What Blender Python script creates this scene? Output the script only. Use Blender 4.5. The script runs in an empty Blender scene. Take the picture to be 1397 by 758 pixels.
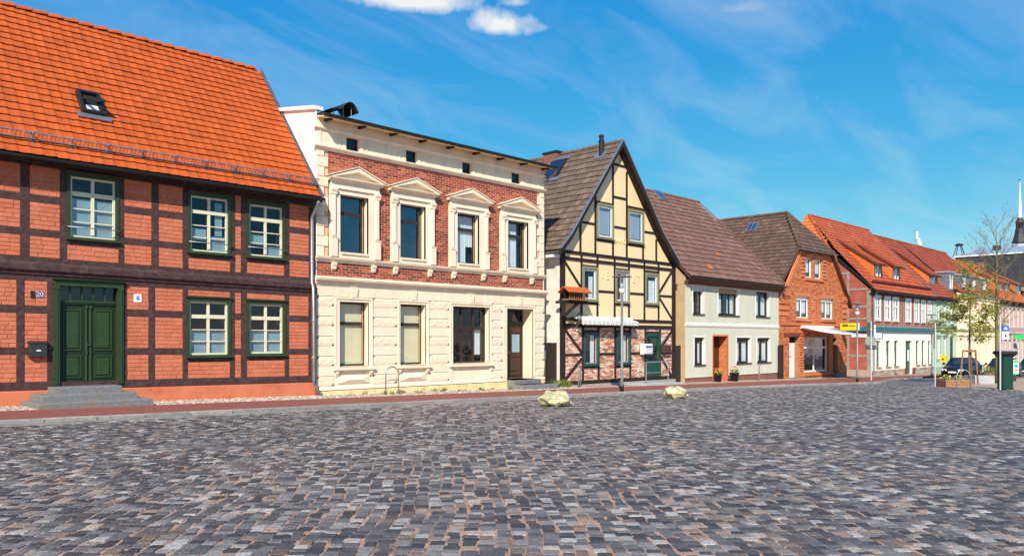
import bpy, math, random
import numpy as np
from mathutils import Vector
R = math.radians
rnd = random.Random(7)
nrs = np.random.RandomState(11)
S = bpy.context.scene
COL = S.collection

# ------------------------------------------------------------------ camera
FL, CX, HY, VPX, D, CZ = 1090.0, 698.5, 464.0, 1770.0, 21.0, 1.411
TH = math.atan((VPX - CX) / FL)          # angle between view axis and the house fronts (world X)
SL = 0.018                               # the street falls gently towards +X
cam = bpy.data.cameras.new('camera'); co = bpy.data.objects.new('camera', cam); COL.objects.link(co)
co.location = (0, -D, CZ); co.rotation_euler = (R(90), 0, TH - R(90))
cam.sensor_width = 36; cam.lens = FL / 1397 * 36; cam.shift_y = (HY - 379) / 1397
cam.clip_end = 3000; cam.clip_start = .1
S.camera = co

# ------------------------------------------------------------------ sky and sun
SUN_AZ, SUN_EL = R(52), R(36)            # azimuth measured from the facade normal, towards the left
sd = Vector((-math.sin(SUN_AZ) * math.cos(SUN_EL), -math.cos(SUN_AZ) * math.cos(SUN_EL), math.sin(SUN_EL)))
sl = bpy.data.lights.new('sun', 'SUN'); so = bpy.data.objects.new('sun', sl); COL.objects.link(so)
sl.energy = 5.0; sl.angle = R(.5); sl.color = (1, .89, .74)
so.rotation_euler = sd.to_track_quat('Z', 'Y').to_euler()
W = bpy.data.worlds.new('World'); S.world = W; W.use_nodes = True
wn, wl = W.node_tree.nodes, W.node_tree.links
wn.clear()
def N(nt, typ, **kw):
    n = nt.nodes.new(typ)
    for k, v in kw.items():
        if hasattr(n, k): setattr(n, k, v)
    return n
def sky_build():
    nt = W.node_tree
    out = N(nt, 'ShaderNodeOutputWorld'); bg = N(nt, 'ShaderNodeBackground'); bg.inputs[1].default_value = .088
    sk = N(nt, 'ShaderNodeTexSky', sky_type='NISHITA', sun_disc=False, sun_elevation=SUN_EL)
    sk.sun_rotation = math.atan2(sd.x, sd.y)
    sk.air_density = 1.0; sk.dust_density = .0; sk.ozone_density = 4.0; sk.altitude = 2000
    # the lens and film render the clear sky deeper than the model: per-channel response of the physical sky
    sc_ = N(nt, 'ShaderNodeSeparateColor'); hs = N(nt, 'ShaderNodeCombineColor'); wl.new(sk.outputs[0], sc_.inputs[0])
    for ch, (k, ref, gm) in enumerate(((.040, 1.2, 1.9), (.37, 2.2, .74), (.83, 4.3, .2))):
        dv = N(nt, 'ShaderNodeMath', operation='DIVIDE'); wl.new(sc_.outputs[ch], dv.inputs[0]); dv.inputs[1].default_value = ref
        pw = N(nt, 'ShaderNodeMath', operation='POWER'); wl.new(dv.outputs[0], pw.inputs[0]); pw.inputs[1].default_value = gm
        ml = N(nt, 'ShaderNodeMath', operation='MULTIPLY'); wl.new(pw.outputs[0], ml.inputs[0]); ml.inputs[1].default_value = k * 8.1; wl.new(ml.outputs[0], hs.inputs[ch])
    tc = N(nt, 'ShaderNodeTexCoord')
    sep = N(nt, 'ShaderNodeSeparateXYZ'); wl.new(tc.outputs['Generated'], sep.inputs[0])
    def math_(op, a, b=None, clamp=False):
        m = N(nt, 'ShaderNodeMath', operation=op, use_clamp=clamp)
        for i, q in enumerate((a, b)):
            if q is None: continue
            if isinstance(q, (int, float)): m.inputs[i].default_value = q
            else: wl.new(q, m.inputs[i])
        return m.outputs[0]
    # thin streaky cirrus on a flat layer: direction / (height + offset)
    h = math_('ADD', math_('MAXIMUM', sep.outputs[2], 0.0), .22)
    cx = math_('DIVIDE', sep.outputs[0], h); cy = math_('DIVIDE', sep.outputs[1], h)
    cmb = N(nt, 'ShaderNodeCombineXYZ'); wl.new(cx, cmb.inputs[0]); wl.new(cy, cmb.inputs[1])
    mp = N(nt, 'ShaderNodeMapping'); mp.inputs['Rotation'].default_value = (0, 0, R(-28)); mp.inputs['Scale'].default_value = (1.0, 2.1, 1)
    mp.inputs['Location'].default_value = (3.7, 2.3, 0)
    wl.new(cmb.outputs[0], mp.inputs[0])
    n1 = N(nt, 'ShaderNodeTexNoise'); n1.inputs['Scale'].default_value = 2.1; n1.inputs['Detail'].default_value = 9; n1.inputs['Roughness'].default_value = .58; n1.inputs['Distortion'].default_value = .7
    wl.new(mp.outputs[0], n1.inputs['Vector'])
    r1 = N(nt, 'ShaderNodeMapRange'); r1.inputs[1].default_value = .44; r1.inputs[2].default_value = .9; r1.inputs[3].default_value = 0; r1.inputs[4].default_value = .30; r1.clamp = True
    wl.new(n1.outputs[0], r1.inputs[0])
    # two small cumulus puffs: fixed places in the sky, ragged by noise
    n2 = N(nt, 'ShaderNodeTexNoise'); n2.inputs['Scale'].default_value = 16; n2.inputs['Detail'].default_value = 7; n2.inputs['Roughness'].default_value = .6
    wl.new(tc.outputs['Generated'], n2.inputs['Vector'])
    fx, fy = math.cos(TH), math.sin(TH)
    def puff(px, py, wx, wy, amp):
        t, e = (px - CX) / FL, (HY - py) / FL
        d = Vector((fx + fy * t, fy - fx * t, e)).normalized()
        rt = Vector((d.y, -d.x, 0)).normalized(); up = rt.cross(d)
        def dot(v):
            n = N(nt, 'ShaderNodeVectorMath', operation='DOT_PRODUCT'); wl.new(tc.outputs['Generated'], n.inputs[0]); n.inputs[1].default_value = v; return n.outputs['Value']
        a = math_('DIVIDE', dot(rt), wx); b = math_('DIVIDE', dot(up), wy)
        b = math_('MULTIPLY', b, math_('ADD', math_('MULTIPLY', math_('LESS_THAN', b, 0.0), .9), 1.0))   # flatter base
        rr = math_('SQRT', math_('ADD', math_('MULTIPLY', a, a), math_('MULTIPLY', b, b)))
        v = math_('SUBTRACT', math_('ADD', 1.0, math_('MULTIPLY', math_('SUBTRACT', n2.outputs[0], .5), 2.4)), rr)
        front = math_('GREATER_THAN', dot(d), .5)
        return math_('MULTIPLY', math_('MULTIPLY', math_('MULTIPLY', v, amp, True), 1.0), front)
    c = r1.outputs[0]
    for p in ((686, 36, .048, .025, 1.4), (566, 1, .078, .027, 1.4), (705, 4, .022, .012, .8), (1010, 12, .05, .016, .35)):
        c = math_('MAXIMUM', c, puff(*p))
    mx = N(nt, 'ShaderNodeMix', data_type='RGBA')
    wl.new(c, mx.inputs[0]); wl.new(hs.outputs[0], mx.inputs[6]); mx.inputs[7].default_value = (8.0, 8.1, 8.2, 1)
    wl.new(mx.outputs[2], bg.inputs[0]); wl.new(bg.outputs[0], out.inputs[0])
sky_build()
S.view_settings.view_transform = 'Standard'; S.view_settings.look = 'None'
S.view_settings.exposure = .34; S.view_settings.gamma = 1
S.view_settings.use_curve_mapping = False
S.cycles.max_bounces = 6; S.cycles.transparent_max_bounces = 12; S.cycles.use_denoising = True

# ------------------------------------------------------------------ measuring helpers (survey of the place)
def ray(px):
    t = (px - CX) / FL
    return math.cos(TH) + math.sin(TH) * t, math.sin(TH) - math.cos(TH) * t
def XP(px, y=0.0):
    rx, ry = ray(px); return (D + y) * rx / ry
def ZP(px, py, y=0.0):
    return CZ + (HY - py) / FL * (D + y) / ray(px)[1]
def GP(px, py, dz=0.0):
    rx, ry = ray(px); Z = (CZ - dz) / ((py - HY) / FL - SL * rx)
    return rx * Z, ry * Z - D
def YX(px, x):                            # depth behind the fronts where the line of sight px meets plane X = x
    rx, ry = ray(px); return x * ry / rx - D
def gz(x): return -SL * x

# ------------------------------------------------------------------ materials
MATS = {}
def lin(r, g, b):
    f = lambda c: (c / 255 / 12.92) if c <= 10 else ((c / 255 + .055) / 1.055) ** 2.4
    return (f(r), f(g), f(b))
def mat(name, col, rough=.75, var=.14, vs=3.0, bump=0.0, bs=60.0, isl=0.0, ramp=None, metal=0.0, spec=.4, dirt=None, dscale=1.2, dlo=.55, dhi=.75, coat=0.0, stretch=None, emit=None):
    m = bpy.data.materials.new(name); m.use_nodes = True; nt = m.node_tree; L = nt.links
    b = nt.nodes['Principled BSDF']; b.inputs['Roughness'].default_value = rough; b.inputs['Metallic'].default_value = metal
    b.inputs['Specular IOR Level'].default_value = spec; b.inputs['Coat Weight'].default_value = coat
    geo = N(nt, 'ShaderNodeNewGeometry'); pos = geo.outputs['Position']
    if stretch:
        mp = N(nt, 'ShaderNodeMapping'); mp.inputs['Scale'].default_value = stretch; L.new(pos, mp.inputs[0]); pos = mp.outputs[0]
    def mul(c, fac):
        v = N(nt, 'ShaderNodeVectorMath', operation='MULTIPLY'); L.new(c, v.inputs[0]); L.new(fac, v.inputs[1]); return v.outputs[0]
    if ramp or isl:
        oi = N(nt, 'ShaderNodeObjectInfo')
        ad = N(nt, 'ShaderNodeMath', operation='ADD'); L.new(geo.outputs['Random Per Island'], ad.inputs[0]); L.new(oi.outputs['Random'], ad.inputs[1])
        fr = N(nt, 'ShaderNodeMath', operation='FRACT'); L.new(ad.outputs[0], fr.inputs[0]); isv = fr.outputs[0]
    if ramp:
        cr = N(nt, 'ShaderNodeValToRGB'); cr.color_ramp.interpolation = 'LINEAR'
        e = cr.color_ramp.elements
        while len(e) < len(ramp): e.new(.5)
        for q, (p, c) in zip(e, ramp): q.position = p; q.color = (*c, 1)
        L.new(isv, cr.inputs[0]); c = cr.outputs[0]
    else:
        rgb = N(nt, 'ShaderNodeRGB'); rgb.outputs[0].default_value = (*col, 1); c = rgb.outputs[0]
    if isl:
        mr = N(nt, 'ShaderNodeMapRange'); mr.inputs[3].default_value = 1 - isl; mr.inputs[4].default_value = 1 + isl; L.new(isv, mr.inputs[0]); c = mul(c, mr.outputs[0])
    if var:
        n1 = N(nt, 'ShaderNodeTexNoise'); n1.inputs['Scale'].default_value = vs; n1.inputs['Detail'].default_value = 6; n1.inputs['Roughness'].default_value = .62
        L.new(pos, n1.inputs['Vector'])
        mr = N(nt, 'ShaderNodeMapRange'); mr.inputs[1].default_value = .3; mr.inputs[2].default_value = .7; mr.inputs[3].default_value = 1 - var; mr.inputs[4].default_value = 1 + var
        L.new(n1.outputs[0], mr.inputs[0]); c = mul(c, mr.outputs[0])
    if dirt:
        n2 = N(nt, 'ShaderNodeTexNoise'); n2.inputs['Scale'].default_value = dscale; n2.inputs['Detail'].default_value = 8; n2.inputs['Roughness'].default_value = .65
        L.new(pos, n2.inputs['Vector'])
        mr = N(nt, 'ShaderNodeMapRange'); mr.inputs[1].default_value = dlo; mr.inputs[2].default_value = dhi; mr.clamp = True; L.new(n2.outputs[0], mr.inputs[0])
        mx = N(nt, 'ShaderNodeMix', data_type='RGBA'); L.new(mr.outputs[0], mx.inputs[0]); L.new(c, mx.inputs[6]); mx.inputs[7].default_value = (*dirt, 1); c = mx.outputs[2]
    L.new(c, b.inputs['Base Color'])
    if bump:
        n3 = N(nt, 'ShaderNodeTexNoise'); n3.inputs['Scale'].default_value = bs; n3.inputs['Detail'].default_value = 5; L.new(pos, n3.inputs['Vector'])
        bp = N(nt, 'ShaderNodeBump'); bp.inputs['Strength'].default_value = bump; bp.inputs['Distance'].default_value = .02; L.new(n3.outputs[0], bp.inputs['Height']); L.new(bp.outputs[0], b.inputs['Normal'])
    MATS[name] = m
    return m
def glass(name, base, tint):
    m = bpy.data.materials.new(name); m.use_nodes = True; nt = m.node_tree; nt.nodes.clear(); L = nt.links
    o = N(nt, 'ShaderNodeOutputMaterial'); mx = N(nt, 'ShaderNodeMixShader'); t = N(nt, 'ShaderNodeBsdfTransparent'); g = N(nt, 'ShaderNodeBsdfGlossy'); f = N(nt, 'ShaderNodeLayerWeight'); f.inputs[0].default_value = .5
    t.inputs[0].default_value = (*tint, 1); g.inputs['Roughness'].default_value = .02
    pw = N(nt, 'ShaderNodeMath', operation='POWER'); L.new(f.outputs['Facing'], pw.inputs[0]); pw.inputs[1].default_value = 4.0
    mr = N(nt, 'ShaderNodeMapRange'); mr.inputs[3].default_value = base; mr.inputs[4].default_value = 1.0; L.new(pw.outputs[0], mr.inputs[0])
    # old panes are never flat
    n3 = N(nt, 'ShaderNodeTexNoise'); n3.inputs['Scale'].default_value = 2.2; geo = N(nt, 'ShaderNodeNewGeometry'); L.new(geo.outputs['Position'], n3.inputs['Vector'])
    bp = N(nt, 'ShaderNodeBump'); bp.inputs['Strength'].default_value = .12; bp.inputs['Distance'].default_value = .05; L.new(n3.outputs[0], bp.inputs['Height']); L.new(bp.outputs[0], g.inputs['Normal'])
    L.new(mr.outputs[0], mx.inputs[0]); L.new(t.outputs[0], mx.inputs[1]); L.new(g.outputs[0], mx.inputs[2]); L.new(mx.outputs[0], o.inputs[0])
    MATS[name] = m
def brickmat(name, c1, c2, mortar, bw=.25, bh=.077, ms=.012, bump=.5, horizontal='X', var=.2):
    m = bpy.data.materials.new(name); m.use_nodes = True; nt = m.node_tree; L = nt.links
    b = nt.nodes['Principled BSDF']; b.inputs['Roughness'].default_value = .85
    geo = N(nt, 'ShaderNodeNewGeometry'); sp = N(nt, 'ShaderNodeSeparateXYZ'); L.new(geo.outputs['Position'], sp.inputs[0])
    cb = N(nt, 'ShaderNodeCombineXYZ')
    ad = N(nt, 'ShaderNodeMath', operation='ADD'); L.new(sp.outputs[0], ad.inputs[0]); L.new(sp.outputs[1], ad.inputs[1])
    L.new(ad.outputs[0], cb.inputs[0]); L.new(sp.outputs[2], cb.inputs[1])
    br = N(nt, 'ShaderNodeTexBrick'); L.new(cb.outputs[0], br.inputs['Vector'])
    br.inputs['Color1'].default_value = (*c1, 1); br.inputs['Color2'].default_value = (*c2, 1); br.inputs['Mortar'].default_value = (*mortar, 1)
    br.inputs['Scale'].default_value = 1; br.inputs['Mortar Size'].default_value = ms; br.inputs['Brick Width'].default_value = bw; br.inputs['Row Height'].default_value = bh; br.inputs['Bias'].default_value = -.1
    n1 = N(nt, 'ShaderNodeTexNoise'); n1.inputs['Scale'].default_value = 1.6; n1.inputs['Detail'].default_value = 8; L.new(geo.outputs['Position'], n1.inputs['Vector'])
    mr = N(nt, 'ShaderNodeMapRange'); mr.inputs[1].default_value = .3; mr.inputs[2].default_value = .7; mr.inputs[3].default_value = 1 - var; mr.inputs[4].default_value = 1 + var; L.new(n1.outputs[0], mr.inputs[0])
    v = N(nt, 'ShaderNodeVectorMath', operation='MULTIPLY'); L.new(br.outputs[0], v.inputs[0]); L.new(mr.outputs[0], v.inputs[1]); L.new(v.outputs[0], b.inputs['Base Color'])
    inv = N(nt, 'ShaderNodeMath', operation='SUBTRACT'); inv.inputs[0].default_value = 1; L.new(br.outputs['Fac'], inv.inputs[1])
    bp = N(nt, 'ShaderNodeBump'); bp.inputs['Strength'].default_value = bump; bp.inputs['Distance'].default_value = .01; L.new(inv.outputs[0], bp.inputs['Height']); L.new(bp.outputs[0], b.inputs['Normal'])
    MATS[name] = m

# ------------------------------------------------------------------ mesh helpers
ORG = {}
class MB:
    def __init__(s): s.v, s.f = [], []
    def add(s, vs, fs):
        n = len(s.v); s.v += [tuple(v) for v in vs]; s.f += [tuple(i + n for i in f) for f in fs]; return s
    def box(s, x0, x1, y0, y1, z0, z1):
        return s.add([(x0, y0, z0), (x1, y0, z0), (x1, y1, z0), (x0, y1, z0), (x0, y0, z1), (x1, y0, z1), (x1, y1, z1), (x0, y1, z1)],
                     [(0, 3, 2, 1), (4, 5, 6, 7), (0, 1, 5, 4), (1, 2, 6, 5), (2, 3, 7, 6), (3, 0, 4, 7)])
    def tbox(s, x0, x1, y0, y1, z0, z1, T):            # box whose level lines sag with T(x)
        a, b = T(x0), T(x1)
        return s.add([(x0, y0, z0 + a), (x1, y0, z0 + b), (x1, y1, z0 + b), (x0, y1, z0 + a), (x0, y0, z1 + a), (x1, y0, z1 + b), (x1, y1, z1 + b), (x0, y1, z1 + a)],
                     [(0, 3, 2, 1), (4, 5, 6, 7), (0, 1, 5, 4), (1, 2, 6, 5), (2, 3, 7, 6), (3, 0, 4, 7)])
    def block(s, x0, x1, z0, z1, yf, yb, c):           # stone with chamfered front arrises
        vs = [(x0, yb, z0), (x1, yb, z0), (x1, yb, z1), (x0, yb, z1), (x0, yf + c, z0), (x1, yf + c, z0), (x1, yf + c, z1), (x0, yf + c, z1),
              (x0 + c, yf, z0 + c), (x1 - c, yf, z0 + c), (x1 - c, yf, z1 - c), (x0 + c, yf, z1 - c)]
        fs = [(8, 9, 10, 11)] + [(4 + i, 4 + (i + 1) % 4, 8 + (i + 1) % 4, 8 + i) for i in range(4)] + [(i, (i + 1) % 4, 4 + (i + 1) % 4, 4 + i) for i in range(4)]
        return s.add(vs, fs)
    def prism(s, poly, y0, y1):                        # polygon in XZ, extruded along Y
        n = len(poly); vs = [(x, y0, z) for x, z in poly] + [(x, y1, z) for x, z in poly]
        return s.add(vs, [tuple(range(n)), tuple(range(2 * n - 1, n - 1, -1))] + [((i + 1) % n, i, n + i, n + (i + 1) % n) for i in range(n)])
    def prismx(s, poly, x0, x1):                       # polygon in YZ, extruded along X
        n = len(poly); vs = [(x0, y, z) for y, z in poly] + [(x1, y, z) for y, z in poly]
        return s.add(vs, [tuple(range(n)), tuple(range(2 * n - 1, n - 1, -1))] + [((i + 1) % n, i, n + i, n + (i + 1) % n) for i in range(n)])
    def prismz(s, poly, z0, z1):
        n = len(poly); vs = [(x, y, z0) for x, y in poly] + [(x, y, z1) for x, y in poly]
        return s.add(vs, [tuple(range(n)), tuple(range(2 * n - 1, n - 1, -1))] + [((i + 1) % n, i, n + i, n + (i + 1) % n) for i in range(n)])
    def brace(s, x0, z0, x1, z1, w, y0, y1):           # slanting timber in the wall plane
        dx, dz = x1 - x0, z1 - z0; l = math.hypot(dx, dz); ox, oz = -dz / l * w / 2, dx / l * w / 2
        return s.prism([(x0 + ox, z0 + oz), (x0 - ox, z0 - oz), (x1 - ox, z1 - oz), (x1 + ox, z1 + oz)], y0, y1)
    def bar(s, p, q, w, h=None):                       # straight rectangular bar between two points
        p, q = Vector(p), Vector(q); d = (q - p).normalized(); h = h or w
        a = d.cross(Vector((0, 0, 1)));
        if a.length < 1e-4: a = Vector((1, 0, 0))
        a.normalize(); b = a.cross(d); a *= w / 2; b *= h / 2
        return s.add([p - a - b, p + a - b, p + a + b, p - a + b, q - a - b, q + a - b, q + a + b, q - a + b],
                     [(0, 3, 2, 1), (4, 5, 6, 7), (0, 1, 5, 4), (1, 2, 6, 5), (2, 3, 7, 6), (3, 0, 4, 7)])
    def tube(s, pts, r, n=8):
        pts = [Vector(p) for p in pts]; base = len(s.v); rr = r if isinstance(r, (list, tuple)) else [r] * len(pts)
        for i, p in enumerate(pts):
            d = (pts[min(i + 1, len(pts) - 1)] - pts[max(i - 1, 0)]).normalized()
            a = d.cross(Vector((0, 0, 1)))
            if a.length < .05: a = d.cross(Vector((0, 1, 0)))
            a.normalize(); b = a.cross(d)
            for k in range(n):
                t = 2 * math.pi * k / n; s.v.append(tuple(p + (a * math.cos(t) + b * math.sin(t)) * rr[i]))
        for i in range(len(pts) - 1):
            for k in range(n): s.f.append((base + i * n + k, base + i * n + (k + 1) % n, base + (i + 1) * n + (k + 1) % n, base + (i + 1) * n + k))
        s.f.append(tuple(base + k for k in range(n - 1, -1, -1))); e = base + (len(pts) - 1) * n; s.f.append(tuple(e + k for k in range(n)))
        return s
    def lathe(s, prof, cx, cy, cz, n=16, sx=1, sy=1):
        base = len(s.v)
        for r, z in prof:
            for k in range(n):
                t = 2 * math.pi * k / n; s.v.append((cx + r * sx * math.cos(t), cy + r * sy * math.sin(t), cz + z))
        for i in range(len(prof) - 1):
            for k in range(n): s.f.append((base + i * n + k, base + i * n + (k + 1) % n, base + (i + 1) * n + (k + 1) % n, base + (i + 1) * n + k))
        s.f.append(tuple(base + k for k in range(n - 1, -1, -1))); e = base + (len(prof) - 1) * n; s.f.append(tuple(e + k for k in range(n)))
        return s
    def wall(s, x0, x1, zb, zt, holes, y, breaks=(), reveal=0.0, rn=None):
        zb = zb if callable(zb) else (lambda x, q=zb: q); zt = zt if callable(zt) else (lambda x, q=zt: q)
        xs = sorted({round(v, 5) for v in [x0, x1, *breaks] + [h[0] for h in holes] + [h[1] for h in holes] if x0 - 1e-6 <= v <= x1 + 1e-6})
        for a, b in zip(xs, xs[1:]):
            if b - a < 1e-4: continue
            m = (a + b) / 2; hs = sorted([h for h in holes if h[0] < m < h[1]], key=lambda h: h[2])
            lo = (zb(a + 1e-6), zb(b - 1e-6))
            for h in hs:
                if h[2] > max(lo): s.add([(a, y, lo[0]), (b, y, lo[1]), (b, y, h[2]), (a, y, h[2])], [(0, 1, 2, 3)])
                lo = (h[3], h[3])
            if min(lo) < max(zt(a + 1e-6), zt(b - 1e-6)): s.add([(a, y, lo[0]), (b, y, lo[1]), (b, y, zt(b - 1e-6)), (a, y, zt(a + 1e-6))], [(0, 1, 2, 3)])
        if reveal:
            for h in holes: s.rev(h, y, reveal)
        return s
    def rev(s, h, y, d):
        xa, xb, za, zb = h[:4]; q = y + d
        return s.add([(xa, y, za), (xb, y, za), (xb, y, zb), (xa, y, zb), (xa, q, za), (xb, q, za), (xb, q, zb), (xa, q, zb)],
                     [(0, 4, 5, 1), (1, 5, 6, 2), (2, 6, 7, 3), (3, 7, 4, 0)])
    def build(s, name, m, parent=None, smooth=False, kind=None, label=None):
        o = ORG.get(parent.name, Vector((0, 0, 0))) if parent else Vector((0, 0, 0))
        me = bpy.data.meshes.new(name); me.from_pydata([(x - o[0], y - o[1], z - o[2]) for x, y, z in s.v], [], s.f); me.update()
        if smooth: me.polygons.foreach_set('use_smooth', [True] * len(me.polygons))
        return put(name, me, m, parent, o, kind, label)
def put(name, me, m, parent=None, org=None, kind=None, label=None, loc=None):
    if m and not me.materials: me.materials.append(MATS[m])
    ob = bpy.data.objects.new(name, me); COL.objects.link(ob)
    if parent: ob.parent = parent
    if org is not None: ORG[ob.name] = org
    if kind: ob['kind'] = kind
    if label: ob['label'] = label
    if loc is not None: ob.location = loc
    return ob
def thing(name, label, cat, loc=(0, 0, 0), group=None):
    o = bpy.data.objects.new(name, None); COL.objects.link(o); o.location = loc; o.empty_display_size = .3
    ORG[o.name] = Vector(loc); tag(o, label, cat, group); return o
def tag(o, label, cat, group=None):
    o['label'] = label; o['category'] = cat
    if group: o['group'] = group
    return o
def npmesh(name, V, Q):
    me = bpy.data.meshes.new(name); V = np.asarray(V, dtype=np.float32).reshape(-1, 3); Q = np.asarray(Q, dtype=np.int32); k = Q.shape[1]
    me.vertices.add(len(V)); me.vertices.foreach_set('co', V.ravel())
    me.loops.add(Q.size); me.loops.foreach_set('vertex_index', Q.ravel())
    me.polygons.add(len(Q)); me.polygons.foreach_set('loop_start', np.arange(0, Q.size, k, dtype=np.int32))
    me.update(calc_edges=True); me.shade_flat(); return me
def stuff(name, V, Q, m, parent, kind='stuff', smooth=False):
    """V (n, k, 3) copies of a piece, Q its quads."""
    V = np.asarray(V); n, k = V.shape[:2]; Q = np.asarray(Q)
    o = ORG.get(parent.name, Vector((0, 0, 0))) if parent else Vector((0, 0, 0))
    me = npmesh(name, (V - np.array(o)).reshape(-1, 3), (Q[None] + (np.arange(n) * k)[:, None, None]).reshape(-1, Q.shape[1]))
    if smooth: me.polygons.foreach_set('use_smooth', [True] * len(me.polygons))
    return put(name, me, m, parent, o, kind)
# unit brick, front towards -Y, chamfered
BR_V = np.array([(-.5, 1, -.5), (.5, 1, -.5), (.5, 1, .5), (-.5, 1, .5), (-.5, .3, -.5), (.5, .3, -.5), (.5, .3, .5), (-.5, .3, .5), (-.465, 0, -.42), (.465, 0, -.42), (.465, 0, .42), (-.465, 0, .42)])
BR_Q = [(8, 9, 10, 11)] + [(4 + i, 4 + (i + 1) % 4, 8 + (i + 1) % 4, 8 + i) for i in range(4)] + [(i, (i + 1) % 4, 4 + (i + 1) % 4, 4 + i) for i in range(4)]
def lay_bricks(x0, x1, z0, z1, bl, bh, j, T=None, jit=.0):
    out = []; n = max(1, round((z1 - z0) / bh)); h = (z1 - z0) / n
    for r in range(n):
        x = x0 - (bl / 2 if r % 2 else 0) - rnd.uniform(0, bl * jit)
        while x < x1 - .02:
            l = bl * (.5 if rnd.random() < .22 * (jit > 0) else 1) * rnd.uniform(1 - jit * .3, 1 + jit * .3); a, b = max(x, x0), min(x + l, x1)
            if x1 - b < bl * .2: b = x1
            if b - a > .03: out.append(((a + b) / 2, z0 + (r + .5) * h + (T((a + b) / 2) if T else 0), b - a - j, h - j))
            x = max(b, x + l)
    return out
def bricks(parent, lst, yf, th, m, single=0, name='brick', jy=.003):
    """lst of (cx, cz, w, h); the nearest `single` ones become objects, the rest one mesh."""
    lst = sorted(lst, key=lambda b: b[0]); o = ORG[parent.name]
    if single:
        me = npmesh(name, BR_V * np.array((1, 1, 1)), BR_Q); me.materials.append(MATS[m])
        vis = [b for b in lst if b[0] > XP(-6)]; pick = vis[:single]; ps = set(map(id, pick)); lst = [b for b in lst if id(b) not in ps]
        for cx, cz, w, h in pick:
            ob = put(name, me, None, parent); ob.location = (cx - o[0], yf + rnd.uniform(-jy, jy) - o[1], cz - o[2]); ob.scale = (w, th, h)
            ob.rotation_euler = (rnd.uniform(-.006, .006), rnd.uniform(-.008, .008), 0)
    A = np.array(lst)
    if len(A):
        V = BR_V[None] * np.stack([A[:, 2], np.full(len(A), th), A[:, 3]], 1)[:, None] + np.stack([A[:, 0], yf + nrs.uniform(-jy, jy, len(A)), A[:, 1]], 1)[:, None]
        stuff('brickwork', V, BR_Q, m, parent)
def tile_roof(parent, O, U, Sv, Wd, Ln, m, tw=.3, ex=.33, lift=.035, clip=None, single=0, prof=None, name='roof_tile'):
    """tiles on the slope O + u*U + s*Sv; every tile a curved shell with a visible lower edge."""
    O, U, Sv = Vector(O), Vector(U).normalized(), Vector(Sv).normalized(); Nn = U.cross(Sv)
    if Nn.z < 0: Nn = -Nn
    prof = prof or [(0, .0), (.12, .55), (.3, .12), (.5, 0), (.72, .12), (.88, .6), (1.02, .9)]
    ln = ex * 1.12; P = []
    for fx, hh in prof:
        P.append(U * (fx * tw) + Nn * (lift * (.95 + .28 * hh)))
    k = len(prof); low = P; up = [p + Sv * ln - Nn * (lift * .80) for p in P]; und = [p - Nn * .016 for p in P]
    pv = np.array([tuple(v) for v in low + up + und]); Q = []
    for i in range(k - 1): Q += [(i, i + 1, k + i + 1, k + i), (2 * k + i, 2 * k + i + 1, i + 1, i)]
    pos = []; nr = int(round(Ln / ex)); nu = int(math.ceil(Wd / tw))
    for r in range(nr):
        for c in range(nu):
            u, s = c * tw, r * ex
            if u + tw > Wd + .02: continue
            if clip and not clip(u + tw / 2, s + ex / 2): continue
            p = O + U * (u + rnd.uniform(-.004, .004)) + Sv * (s + rnd.uniform(-.006, .006)) + Nn * rnd.uniform(-.003, .004); pos.append(p)
    pos.sort(key=lambda p: (p - co.location).length)
    o = ORG[parent.name]
    if single:
        vis = [p for p in pos if (p.x > XP(-8, p.y) + .0)]; pick = vis[:single]; ids = set(map(id, pick)); pos = [p for p in pos if id(p) not in ids]
        me = npmesh(name, pv, Q); me.materials.append(MATS[m])
        for p in pick: put(name, me, None, parent).location = p - o
    if pos:
        stuff('tiling', pv[None] + np.array([tuple(p) for p in pos])[:, None], Q, m, parent)
def text_mesh(body, size, ext=.004):
    cu = bpy.data.curves.new('txt', 'FONT'); cu.body = body; cu.size = size; cu.extrude = ext; cu.align_x = 'CENTER'; cu.align_y = 'CENTER'
    ob = bpy.data.objects.new('txt', cu); COL.objects.link(ob); bpy.context.view_layer.update()
    me = bpy.data.meshes.new_from_object(ob.evaluated_get(bpy.context.evaluated_depsgraph_get()))
    bpy.data.objects.remove(ob); bpy.data.curves.remove(cu); return me
def lettering(name, body, size, loc, m, parent, rot=(R(90), 0, 0), ext=.004):
    me = text_mesh(body, size, ext); o = ORG[parent.name]; ob = put(name, me, m, parent); ob.location = Vector(loc) - o; ob.rotation_euler = rot; return ob
def lay_field(xl, xr, z0, z1, holes, bl, bh, j, jit=0.0):
    out = []; n = max(1, round((z1 - z0) / bh)); h = (z1 - z0) / n
    for r in range(n):
        z = z0 + (r + .5) * h; iv = [(xl(z), xr(z))]
        for a, b, c, d in holes:
            if c - h * .45 < z < d + h * .45: iv = [q for l, rr in iv for q in ((l, min(rr, a)), (max(l, b), rr)) if q[1] - q[0] > .04]
        for l, rr in iv:
            k = math.floor(l / bl) * bl - (bl / 2 if r % 2 else 0)
            while k < rr:
                u0, u1 = max(k, l), min(k + bl, rr)
                if u1 - u0 > .04: out.append(((u0 + u1) / 2, z, u1 - u0 - j, h - j))
                k += bl
    return out
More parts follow.
